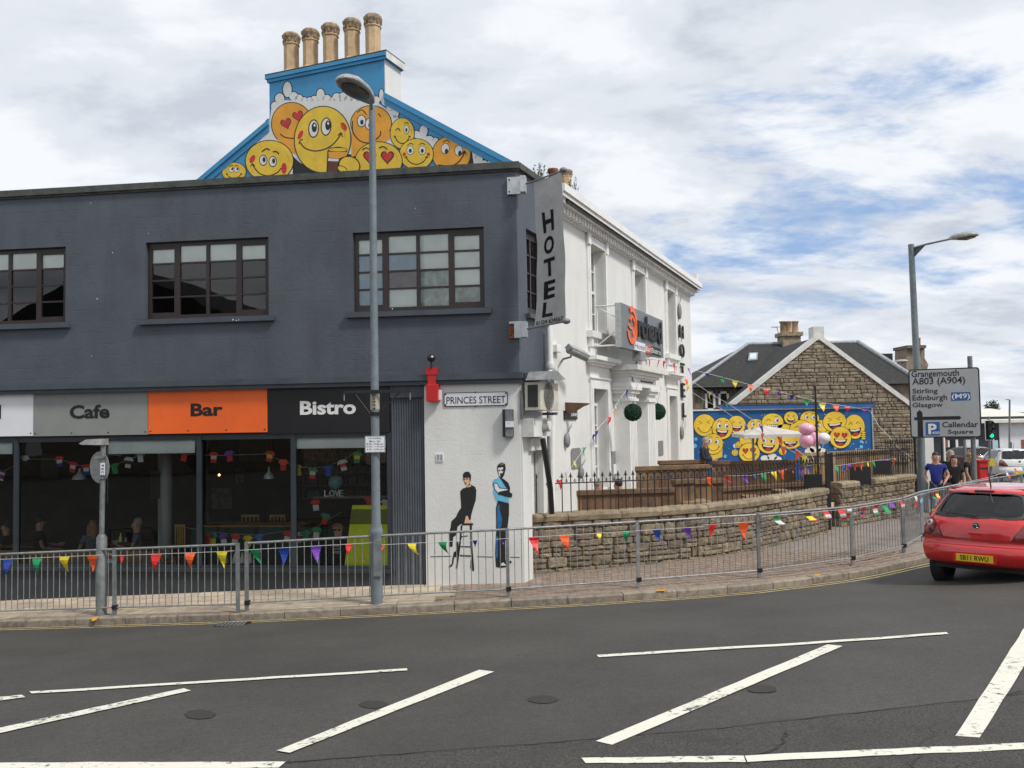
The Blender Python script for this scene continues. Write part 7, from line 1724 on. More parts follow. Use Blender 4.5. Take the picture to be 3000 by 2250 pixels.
P = [at_corner(1150)]+pp_([(2060, 1170, 27.8), (2110, 1196, 26.6), (2185, 1245, 24.6), (2235, 1270, 23.6), (2300, 1310, 22.6), (2395, 1364, 21.7)])
F = [(frac_for(P, x), c, s, k) for x, c, s, k in ((2057, 'green', .05, 1), (2183, 'purple', .05, .9), (2233, 'orange', .1, .9), (2297, 'orange', 0, 1.1), (2388, 'yellow', .05, .8))]
bunting('lower pennant bunting falling from the hotel corner to the black pole', P, F, .22, .27, seed=60, r=.006)
P = [FW.w(FW.uz(1890, 1052, .62)[0], .62, FW.uz(1890, 1052, .62)[1])]+[hit(x, y, FW.w(0, .3, 0), FW.n) for x, y in ((1932, 1055), (1978, 1064), (2022, 1080))]
F = [(frac_for(P, x), c, s, k) for x, c, s, k in ((1900, 'red', .05, 1.0), (1928, 'red', .05, .9), (1946, 'red', .1, 1.0), (1977, 'red', 0, 1.05), (2019, 'purple', 0, 1.0))]
bunting('row of red pennants across the hotel front above the porch', P, F, .28, .3, seed=70, r=.006)
P = [wpt(2008, 1105, .1), wpt(2016, 1135, .15)]; bunting('two small orange and yellow pennants on the white wall beside the letter E', P, [(.2, 'orange', .05, 1), (.75, 'yellow', 0, 1)], .24, .24, seed=75)
P = [wpt(1868, 1070, .62), hit(1853, 1105, px3(1853, 1105, 21.0), V((0, 1, 0)))]+pp_([(1838, 1140, 20.2), (1815, 1170, 19.6), (1790, 1215, 19.0), (1745, 1262, 18.4), (1712, 1312, 17.9), (1686, 1350, 17.5), (1655, 1400, 17.0), (1602, 1420, 16.6)])
F = [(frac_for(P, x), c, s, k) for x, c, s, k in ((1854, 'purple', -.03, .9), (1837, 'blue', -.05, 1.2), (1819, 'green', -.02, .8), (1806, 'yellow', 0, .7), (1796, 'orange', .02, .8), (1784, 'red', .12, 1), (1746, 'purple', 0, .9), (1738, 'blue', -.1, .8), (1713, 'green', 0, .9), (1686, 'yellow', -.08, .9), (1640, 'red', -.05, 1.0))]
bunting('pennant bunting falling from the porch down to the railing by the side door', P, F, .17, .2, seed=80, r=.005)
# ================================================================== PEOPLE
def skin_mesh(name, verts, edges, radii, m, parent, loc, rz, sub=2, root=0):
    me = bpy.data.meshes.new(name); me.from_pydata([V(v) for v in verts], edges, []); o = bpy.data.objects.new('tmp', me); COL.objects.link(o)
    sk = o.modifiers.new('s', 'SKIN'); sk.use_smooth_shade = True
    for i, r in enumerate(radii):
        d = me.skin_vertices[0].data[i]; d.radius = (r, r) if not isinstance(r, tuple) else r; d.use_root = (i == root)
    sd_ = o.modifiers.new('d', 'SUBSURF'); sd_.levels = sub; sd_.render_levels = sub
    dg = bpy.context.evaluated_depsgraph_get(); dg.update(); me2 = bpy.data.meshes.new_from_object(o.evaluated_get(dg)); me2.name = name
    bpy.data.objects.remove(o); bpy.data.meshes.remove(me)
    me2.materials.clear(); me2.materials.append(m)
    o = bpy.data.objects.new(name, me2); link(o, parent); o.location = V(loc)-wloc(parent); o.rotation_euler = (0, 0, rz); return o
def person(label, P, rz, h, top, legs, hairm, hair='short', pose=None, sleeve='short', fem=False, seated=False, skinm='skin', name='person'):
    """local frame: faces -y; joints in metres for a 1.75 m body"""
    k = h/1.75; root = thing(name, label, 'person', P)
    J = dict(pel=(0, 0, .95), wai=(0, 0, 1.10), che=(0, .01, 1.32), nek=(0, .01, 1.47), hea=(0, -.01, 1.58), top_=(0, -.01, 1.70), shL=(-.18, .01, 1.41), elL=(-.24, .02, 1.13), haL=(-.24, -.07, .90), fiL=(-.24, -.10, .80), shR=(.18, .01, 1.41), elR=(.24, .02, 1.13), haR=(.24, -.07, .90), fiR=(.24, -.10, .80),
             hiL=(-.10, 0, .90), knL=(-.11, -.03, .49), anL=(-.11, .02, .08), toL=(-.12, -.15, .035), hiR=(.10, 0, .90), knR=(.11, -.03, .49), anR=(.11, .02, .08), toR=(.12, -.15, .035))
    if seated:
        for s in 'LR':
            sx = -1 if s == 'L' else 1; J['kn'+s] = (sx*.12, -.42, .95-.02); J['an'+s] = (sx*.12, -.40, .50); J['to'+s] = (sx*.12, -.55, .46); J['el'+s] = (sx*.24, -.08, 1.16); J['ha'+s] = (sx*.14, -.32, 1.13); J['fi'+s] = (sx*.12, -.40, 1.15)
    if pose: J.update(pose)
    J = {a: tuple(c*k for c in b_) for a, b_ in J.items()}
    names = ['pel', 'wai', 'che', 'nek', 'hea', 'top_', 'shL', 'elL', 'haL', 'fiL', 'shR', 'elR', 'haR', 'fiR', 'hiL', 'knL', 'anL', 'toL', 'hiR', 'knR', 'anR', 'toR']
    ix = {n: i for i, n in enumerate(names)}
    E_ = [('pel', 'wai'), ('wai', 'che'), ('che', 'nek'), ('nek', 'hea'), ('hea', 'top_'), ('che', 'shL'), ('shL', 'elL'), ('elL', 'haL'), ('haL', 'fiL'), ('che', 'shR'), ('shR', 'elR'), ('elR', 'haR'), ('haR', 'fiR'), ('pel', 'hiL'), ('hiL', 'knL'), ('knL', 'anL'), ('anL', 'toL'), ('pel', 'hiR'), ('hiR', 'knR'), ('knR', 'anR'), ('anR', 'toR')]
    R_ = dict(pel=.12, wai=.105, che=.125, nek=.05, hea=.105, top_=.088, shL=.05, elL=.038, haL=.03, fiL=.022, shR=.05, elR=.038, haR=.03, fiR=.022, hiL=.08, knL=.052, anL=.036, toL=.03, hiR=.08, knR=.052, anR=.036, toR=.03)
    if fem: R_['wai'] = .09; R_['che'] = .112
    skin_mesh('body', [J[n] for n in names], [(ix[a], ix[c]) for a, c in E_], [R_[n]*k for n in names], M[skinm], root, P, rz)
    # fingers
    fb = MB(); fb.M = Matrix.Translation(P) @ Matrix.Rotation(rz, 4, 'Z')
    for s in 'LR':
        a = V(J['ha'+s]); f = V(J['fi'+s]); d = (f-a).normalized(); sdx = V((0, 1, 0)) if abs(d.z) > .7 else V((0, 0, 1)); 
        for i in range(4): o_ = sdx*(.018*(i-1.5)); fb.tube([a.lerp(f, .4)+o_, f+o_*.9, f+d*(.035+.008*(i in (1, 2)))*k+o_*.8+V((0, -.01, 0))], [.010*k, .009*k, .007*k], M[skinm], 5)
        fb.tube([a.lerp(f, .1), a.lerp(f, .6)+sdx*-.035*k+V((0, -.012, 0)), a.lerp(f, 1.0)+sdx*-.038*k+V((0, -.015, 0))], [.012*k, .010*k, .008*k], M[skinm], 5)
    fb.M = Matrix.Identity(4); fb.build('fingers', root)
    g = 1.16
    def C(n): return V(J[n])
    sl = .55 if sleeve == 'short' else .97
    tv = [C('pel')+V((0, 0, -.07)), C('wai'), C('che'), C('che').lerp(C('nek'), .55), C('shL'), C('shL').lerp(C('elL'), sl if sleeve == 'short' else 1), C('shR'), C('shR').lerp(C('elR'), sl if sleeve == 'short' else 1)]
    te = [(0, 1), (1, 2), (2, 3), (2, 4), (4, 5), (2, 6), (6, 7)]; trd = [.155*k, .135*k, .15*k, .085*k, .066*k, .058*k, .066*k, .058*k]
    if fem: trd[1] = .118*k
    if sleeve == 'long': tv += [C('haL'), C('haR')]; te += [(5, 8), (7, 9)]; trd += [.042*k, .042*k]
    skin_mesh('top', tv, te, trd, M[top], root, P, rz)
    lv = [C('wai').lerp(C('pel'), .6), C('hiL'), C('knL'), C('anL')+V((0, 0, .03)), C('hiR'), C('knR'), C('anR')+V((0, 0, .03))]
    skin_mesh('trousers', lv, [(0, 1), (1, 2), (2, 3), (0, 4), (4, 5), (5, 6)], [.118*k, .092*k, .068*k, .055*k, .092*k, .068*k, .055*k], M[legs], root, P, rz)
    b = MB(); b.M = Matrix.Translation(P) @ Matrix.Rotation(rz, 4, 'Z')
    for s in 'LR': a = C('an'+s); t_ = C('to'+s); b.tube([a+V((0, .05, -.02)), a.lerp(t_, .5)-V((0, 0, .01)), t_+V((0, -.03, 0))], [.045*k, .05*k, .036*k], M['t_black'], 8)
    b.M = Matrix.Identity(4); b.build('shoes', root)
    hc = C('hea').lerp(C('top_'), .45)
    b = MB(); b.M = Matrix.Translation(P) @ Matrix.Rotation(rz, 4, 'Z')
    b.ball(hc+V((0, .028*k, .035*k)), .088*k, .095*k, .098*k, M[hairm], 16, 10)
    if hair == 'long':
        b.tube([hc+V((0, .05, .02)), hc+V((0, .08, -.12)), hc+V((0, .07, -.27))], [.09*k, .10*k, .06*k], M[hairm], 12)
        for sx in (-1, 1): b.tube([hc+V((sx*.07, -.01, .03)), hc+V((sx*.085, .01, -.1)), hc+V((sx*.09, .0, -.22))], [.03*k, .04*k, .02*k], M[hairm], 8)
    b.M = Matrix.Identity(4); b.build('hair', root)
    b = MB(); b.M = Matrix.Translation(P) @ Matrix.Rotation(rz, 4, 'Z')
    for sx in (-1, 1): b.ball(hc+V((sx*.034*k, -.082*k, -.012*k)), .011*k, .008*k, .007*k, M['t_black'], 8, 6); b.ball(hc+V((sx*.092*k, .005, -.02*k)), .012*k, .02*k, .03*k, M[skinm], 8, 6); b.box(sx*.034*k-.02*k+hc.x, sx*.034*k+.02*k+hc.x, hc.y-.092*k, hc.y-.08*k, hc.z+.008*k, hc.z+.015*k, M[hairm])
    b.prism([hc+V((-.012*k, -.08*k, .0)), hc+V((.012*k, -.08*k, 0)), hc+V((.018*k, -.085*k, -.045*k)), hc+V((-.018*k, -.085*k, -.045*k))], (0, -.022*k, 0), M[skinm]); b.box(hc.x-.025*k, hc.x+.025*k, hc.y-.093*k, hc.y-.08*k, hc.z-.068*k, hc.z-.06*k, M['mr'])
    b.M = Matrix.Identity(4); b.build('face', root)
    return root
def ground_person(px, Yp): p = px3(px, 1450, Yp); return V((p.x, Yp, zp(p.x)))
walk = dict(knL=(-.11, -.14, .50), anL=(-.11, -.20, .10), toL=(-.12, -.36, .06), knR=(.11, .03, .49), anR=(.11, .22, .12), toR=(.12, .08, .04))
person('man in royal blue t shirt and jeans walking with hands by his pockets', ground_person(2745, 23.6), math.radians(-28), 1.80, 't_blue', 't_jean', 'hair_d', pose=dict(walk, haL=(-.2, -.12, .98), fiL=(-.17, -.15, .92), haR=(.2, -.12, .98), fiR=(.17, -.15, .92), elL=(-.29, .04, 1.16), elR=(.29, .04, 1.16)))
W2p = ground_person(2799, 23.9)
person('woman with long brown hair in black top carrying a maroon bag', W2p, math.radians(-28), 1.70, 't_black', 't_jean', 'hair_d', 'long', pose=dict(walk, haL=(-.16, -.22, 1.12), fiL=(-.10, -.24, 1.16), elL=(-.25, -.02, 1.14)), fem=True)
b = MB(); q = W2p+V((-.30, -.2, .72)); b.prism([q+V((-.14, 0, 0)), q+V((.14, 0, 0)), q+V((.11, 0, .24)), q+V((-.11, 0, .24))], (0, .12, 0), mat('maroon_bag', (.09, .02, .025), .5)); b.tube([q+V((-.1, .05, .24)), q+V((.02, .05, .62)), q+V((.1, .05, .24))], .012, M['t_black'], 6); b.build('shoulder_bag', None, 'maroon shoulder bag hanging at the side of the woman in black', 'bag')
person('person with light brown hair partly hidden behind the man and woman', ground_person(2790, 25.4), math.radians(-28), 1.78, 't_black', 't_black', 'hair_g', sleeve='long', pose=walk)
person('person in black sleeveless top and grey trousers leaning by the post box', ground_person(2838, 26.4), math.radians(60), 1.70, 't_black', 't_grey', 'hair_b', pose=dict(hea=(0, -.08, 1.55), top_=(0, -.12, 1.66)), fem=True)
gp_ = px3(2066, 1400, 24.0)
person('grey haired woman in navy standing with bent arm in the beer garden', V((gp_.x, 24.0, .75)), math.radians(55), 1.68, 't_navy', 't_navy', 'hair_g', sleeve='long', fem=True, pose=dict(haL=(-.14, -.30, 1.10), fiL=(-.1, -.38, 1.12), elL=(-.22, -.06, 1.14), hea=(0, -.06, 1.57), top_=(0, -.08, 1.68)))
for (x, hm, lb) in ((1752, 'hair_g', 'seated person with cropped grey hair behind the nearest booth'), (1811, 'hair_d', 'seated person with dark hair behind the nearest booth')):
    p = px3(x, 1408, 18.75); person(lb, V((p.x, p.y, p.z-1.70*.97-.02)), math.radians(200 if x > 1800 else 150), 1.70, 't_black', 't_black', hm, seated=True, sleeve='long')
# ---- inside the cafe
def inside(px, py_head, d, h=1.7):
    u, n_, z = AI(px, py_head, d); p = FA.w(u, n_, 0); return V((p.x, p.y, z-h*.985))
person('man in dark t shirt seated at the table behind the left window', inside(118, 1520, 1.3), math.radians(110), 1.72, 't_black', 't_black', 'hair_d', seated=True, pose=dict(haL=(-.2, -.34, 1.08), fiL=(-.18, -.42, 1.06), elL=(-.30, -.1, 1.12)))
person('person in purple sleeve seated at the far left window edge', inside(20, 1530, 1.5), math.radians(-80), 1.70, 't_navy', 't_black', 'hair_d', seated=True)
person('woman with long blonde hair seated with her back to the window', inside(272, 1522, .9), math.radians(230), 1.66, 't_grey', 't_black', 'hair_b', 'long', seated=True, fem=True)
person('man in grey blue t shirt seated at table raising his hand', inside(402, 1522, 1.0), math.radians(-70), 1.70, 't_grey', 't_black', 'hair_g', seated=True, pose=dict(haR=(.1, -.34, 1.22), fiR=(.08, -.4, 1.3), elR=(.26, -.1, 1.14)))
def itable(px0, px1, py, d, label):
    u0, _, z = AI(px0, py, d); u1 = AI(px1, py, d)[0]; t = thing('cafe_table', label, 'table', FA.w((u0+u1)/2, -d-.3, zF)); fbox(FA, u0, u1, -d-.7, -d, z-.04, z, M['wood']).build('tabletop', t)
    for uu in (u0+.1, u1-.15): fbox(FA, uu, uu+.06, -d-.4, -d-.34, zF, z-.04, M['wood']).build('leg', t)
itable(-30, 105, 1598, 1.2, 'dark cafe table behind the far left window'); itable(280, 385, 1592, .8, 'cafe table between the blonde woman and the man in grey blue'); 
ib = MB(); u0, _, z0_ = AI(575, 1540, 1.9); u1 = AI(875, 1540, 1.9)[0]; t = thing('cafe_table', 'long pale edged counter table across the middle window', 'table', FA.w((u0+u1)/2, -2.2, zF)); fbox(FA, u0, u1, -2.6, -1.9, z0_-.05, z0_, mat('pale_table_edge', (.45, .27, .09), .5)).build('tabletop', t)  # one pale orange-brown colour over the whole tabletop
for uu in (u0+.1, u1-.1): fbox(FA, uu, uu+.06, -2.5, -2.44, zF, z0_-.05, M['wood']).build('leg', t)
def ichair(px0, px1, py0, py1, d, label):
    u0, _, z1 = AI(px0, py0, d); u1, _, z0 = AI(px1, py1, d); t = thing('cafe_chair', label, 'chair', FA.w((u0+u1)/2, -d, zF), 'wooden cafe chairs'); m = mat('chair_wood', (.42, .28, .10), .6)
    fbox(FA, u0, u1, -d-.03, -d, z1-.05, z1, m).build('top_rail', t)
    for i in range(5): uu = lerp(u0, u1-.025, i/4); fbox(FA, uu, uu+.025, -d-.025, -d-.005, z0, z1-.05, m).build('slat', t)
    fbox(FA, u0-.02, u1+.02, -d-.02, -d+.38, z0-.25, z0-.2, m).build('seat', t)
    for uu in (u0, u1-.03):
        for nn in (-d-.02, -d+.33): fbox(FA, uu, uu+.035, nn, nn+.03, zF, z0-.25, m).build('leg', t)
ichair(512, 542, 1537, 1600, .9, 'pale wooden slat back chair beside the grey interior column'); ichair(706, 758, 1508, 1536, 2.7, 'left slat back chair behind the long counter table'); ichair(790, 835, 1508, 1536, 2.7, 'right slat back chair behind the long counter table')
# bottles and glasses on the table
for i, (x, y, hh, c) in enumerate(((345, 1552, .22, 'lime'), (322, 1572, .14, 'green_in'), (360, 1575, .13, 't_white'), (335, 1578, .1, 't_white'), (53, 1600, .09, 't_white'))):
    u, _, z = AI(x, 1596 if x > 100 else 1602, .95 if x > 100 else 1.25); p = FA.w(u, -1.05 if x > 100 else -1.3, z); b = MB(); b.lathe(p, [(.03, 0), (.032, hh*.6), (.014, hh*.75), (.014, hh)], M[c], 10); b.build('bottle' if hh > .13 else 'cup', None, ('pale bottle', 'green bottle', 'small white glass', 'low white cup', 'white cup')[i]+(' on the cafe table between the two seated customers' if x > 100 else ' on the far left cafe table'), 'bottle' if hh > .13 else 'cup')
# pendant lamps
def pend(px, py0, py1, d, hw, label, bulb=False):
    u, _, z1 = AI(px, py0, d); _, _, z0 = AI(px, py1, d); u2 = AI(px+hw, py1, d)[0]; r = u2-u; P = FA.w(u, -d, 0); t = thing('pendant_lamp', label, 'pendant lamp', P+V((0, 0, z0)))
    b = MB(); b.tube([P+V((0, 0, z1)), P+V((0, 0, zb0))], .006, M['black'], 5); b.build('flex', t)
    if bulb:
        b = MB(); b.ball(P+V((0, 0, (z0+z1)/2)), r, r, (z1-z0)/2, mat('glowing_bulb', (1, .6, .2), .4, em=((1, .55, .15), 6)), 12, 8); b.build('bulb', t); return
    b = MB(); b.lathe(P, [(r, z0), (r*.86, z0+(z1-z0)*.28), (r*.35, z0+(z1-z0)*.55), (r*.2, z0+(z1-z0)*.7), (r*.16, z1)], mat('spun_metal_shade', (.62, .66, .64), .35, metal=.2), 20); b.build('lamp_shade', t)
pend(234, 1372, 1404, 1.2, 20, 'metal cone pendant lamp in the left cafe window'); pend(788, 1368, 1402, 1.2, 15, 'metal cone pendant lamp in the middle cafe window'); pend(642, 1388, 1395, 1.6, 3, 'single glowing amber bulb pendant in the cafe', True)
# window shelf with globe and LOVE letters
u0, _, z = AI(917, 1455, .35); u1 = AI(1135, 1455, .35)[0]; fbox(FA, u0, u1, -.6, -.35, z-.03, z, M['woodl']).build('window_shelf', None, 'pale wooden shelf in the Bistro window holding globe and letters', 'shelf')
u, _, zc_ = AI(984, 1413, .5); P = FA.w(u, -.5, zc_); rg = AI(1005, 1413, .5)[0]-u; t = thing('globe', 'blue world globe on the shelf in the Bistro window', 'globe', FA.w(u, -.5, z))
b = MB(); b.ball(P, rg, rg, rg, mat('globe_print', (.06, .30, .42), .4, .5, 7, col2=(.30, .33, .16)), 24, 16); b.build('ball', t); b = MB(); b.lathe(FA.w(u, -.5, z), [(.09, 0), (.08, .02), (.015, .03), (.015, zc_-rg-z)], M['wood'], 14); b.build('stand', t)
for s, x0, x1 in (('L', 951, 965), ('O', 966, 981), ('V', 982, 995), ('E', 994, 1006)):
    a = AI(x0, 1434, .37); c = AI(x1, 1452.5, .37); b = MB(); text_add(b, s, FA.w(a[0], -.37, z+.001), FA.u, V((0, 0, 1)), c[0]-a[0], a[2]-c[2], M['mw'], .0, depth=.03); b.build('letter_block', None, 'white wooden letter %s of the word LOVE on the window shelf' % s, 'letter', 'white LOVE letters')
# lime poster, cut-out figure
def pw(x, y, d=.12): u, n_, z = AI(x, y, d); return FA.w(u, n_, z)
t = thing('lime_menu_board', 'tilted lime yellow menu poster with dark band in the Bistro window', 'poster', pw(1080, 1666))
b = MB(); b.prism([pw(1008, 1666), pw(1140, 1666), pw(1140, 1480), pw(1032, 1480)], FA.n*-.01, M['lime']); b.build('sheet', t); b = MB(); b.flat([pw(1025, 1536, .117), pw(1140, 1536, .117), pw(1140, 1492, .117), pw(1031, 1492, .117)], FA.n, M['limed']); b.build('band', t)
b = MB(); rt = random.Random(8)
for k in range(20):
    y = 1545+k*5.6
    for (x0, x1) in ((1030, 1058), (1066, 1098)):
        x = x0+rt.uniform(-1, 1)-k*.8
        while x < x1-k*.3: w = rt.uniform(2, 7); b.flat([pw(x, y, .117), pw(x+w, y, .117), pw(x+w, y-1.6, .117), pw(x, y-1.6, .117)], FA.n, M['lime2']); x += w+1.5
b.build('print', t)
t = thing('cutout_figure', 'life size flat cut-out of a bespectacled man in a black printed t shirt', 'cut-out', pw(985, 1666, .5)); b = MB()
b.prism([pw(x, y, .5) for x, y in ((965, 1666), (962, 1600), (968, 1580), (984, 1572), (1004, 1574), (1016, 1590), (1018, 1666))], FA.n*-.01, M['t_black']); b.build('shirt', t)
b = MB(); b.prism([pw(990+15*math.cos(a)*(1 if math.sin(a) < 0 else .8), 1556+22*math.sin(a), .5) for a in [2*math.pi*i/16 for i in range(16)]], FA.n*-.008, M['skin']); b.build('head', t)
b = MB(); b.prism([pw(x, y, .49) for x, y in ((972, 1550), (972, 1538), (984, 1532), (1000, 1535), (1006, 1545), (1003, 1552), (996, 1542), (980, 1543))], FA.n*-.006, M['hair_b'])
b.build('hair', t); b = MB()
for x in (981, 993): b.prism([pw(x-4, 1556, .485), pw(x+5, 1554, .485), pw(x+5, 1549, .485), pw(x-4, 1551, .485)], FA.n*-.004, M['t_black'])
b.build('glasses', t); b = MB()
for s, y0 in (('the', 1602), ('good', 1612), ('ones', 1622)): a = pw(974, y0, .488); text_add(b, s, a, FA.u, V((0, 0, 1)), .13, .05, M['mw'], .01)
b.build('shirt_print', t)
# notice, menus
t = thing('notice_card', 'small notice card with red heading fixed inside the glass by the sign pole', 'notice', pw(318, 1650, .1)); b = MB(); b.prism([pw(313, 1650, .1), pw(331, 1650, .1), pw(331, 1620, .1), pw(313, 1620, .1)], FA.n*-.004, M['swhite']); b.build('card', t); b = MB(); b.flat([pw(314, 1638, .097), pw(330, 1638, .097), pw(330, 1628, .097), pw(314, 1628, .097)], FA.n, M['mr']); b.build('heading', t)
for x in (660, 688, 710, 733):
    b = MB(); b.lathe(pw(x, 1650, .25)-V((0, 0, .0)), [(.05, 0), (.05, .03), (.008, .2)], M['mw'], 8, False); b.build('folded_napkin', None, {660: 'leftmost white paper cone on the window ledge', 688: 'second white paper cone on the window ledge, left of the paired posts', 710: 'white paper cone seen between the paired guard rail posts', 733: 'rightmost white paper cone on the window ledge'}[x], 'napkin', 'white cones on the window ledge')
# interior bunting of football-shirt flags
def shirts(label, pts, fl, d=.2, size=.2):
    P = [pw(x, y, d) for x, y in pts]; root = thing('flag_bunting', label, 'bunting', P[0]); b = MB(); b.tube(P, .003, M['string'], 4); b.build('cord', root)
    for i, (x, y, cols) in enumerate(fl):
        b = MB(); c = pw(x, y, d-.005); ang_ = ((i*37) % 11-5)*.05; U_ = FA.u*math.cos(ang_)+V((0, 0, 1))*math.sin(ang_); Z_ = V((0, 0, 1))*math.cos(ang_)-FA.u*math.sin(ang_)
        def q(a, z): return c+U_*(a*size)+Z_*(z*size)
        n = len(cols)
        for j, cc_ in enumerate(cols):
            z0, z1 = -.5+j/n, -.5+(j+1)/n; b.flat([q(-.28, z0), q(.28, z0), q(.28, z1), q(-.28, z1)], FA.n, FLAG[cc_])
        b.flat([q(-.28, .5), q(-.5, .25), q(-.42, .12), q(-.28, .22)], FA.n, FLAG[cols[-1]]); b.flat([q(.28, .5), q(.5, .25), q(.42, .12), q(.28, .22)], FA.n, FLAG[cols[-1]])
        b.build('shirt_flag', root)
shirts('string of shirt shaped flags across the left cafe window', [(-20, 1400), (30, 1370), (75, 1345), (175, 1345), (230, 1363), (290, 1372), (340, 1360), (395, 1340), (420, 1330)], [(5, 1393, ('white', 'blue', 'red', 'white', 'blue')), (72, 1350, ('black', 'white')), (174, 1352, ('blue', 'white', 'red')), (213, 1368, ('red', 'white', 'red')), (252, 1376, ('blue', 'white', 'red')), (336, 1373, ('green', 'green')), (376, 1355, ('white', 'black', 'white')), (411, 1338, ('white', 'white'))])
shirts('string of shirt shaped flags across the Bistro window', [(540, 1330), (625, 1335), (780, 1330), (838, 1356), (870, 1367), (915, 1371), (960, 1366), (1010, 1345), (1055, 1318)], [(540, 1336, ('red', 'red')), (626, 1340, ('red', 'white', 'red')), (672, 1336, ('red', 'purple')), (790, 1337, ('red', 'yellow', 'red')), (830, 1362, ('red', 'orange')), (872, 1378, ('yellow', 'yellow')), (916, 1386, ('red', 'white', 'green')), (962, 1380, ('blue', 'blue')), (1005, 1363, ('white', 'red', 'white')), (1046, 1340, ('green', 'yellow', 'green'))])
shirts('low string of small flags hung below the cafe counter', [(545, 1545), (620, 1560), (760, 1568), (840, 1555), (905, 1565), (925, 1545), (1000, 1500)], [(612, 1578, ('red', 'red')), (624, 1578, ('yellow', 'green')), (655, 1580, ('white', 'purple')), (689, 1580, ('white', 'red')), (726, 1585, ('yellow',)), (760, 1580, ('lblue',)), (842, 1572, ('white', 'red')), (872, 1575, ('white', 'red', 'white')), (895, 1570, ('teal',)), (927, 1560, ('white', 'green')), (925, 1480, ('white', 'red')), (952, 1520, ('red', 'green')), (1082, 1472, ('red',)), (1090, 1495, ('green',)), (1128, 1480, ('red', 'white'))], .3, .2)
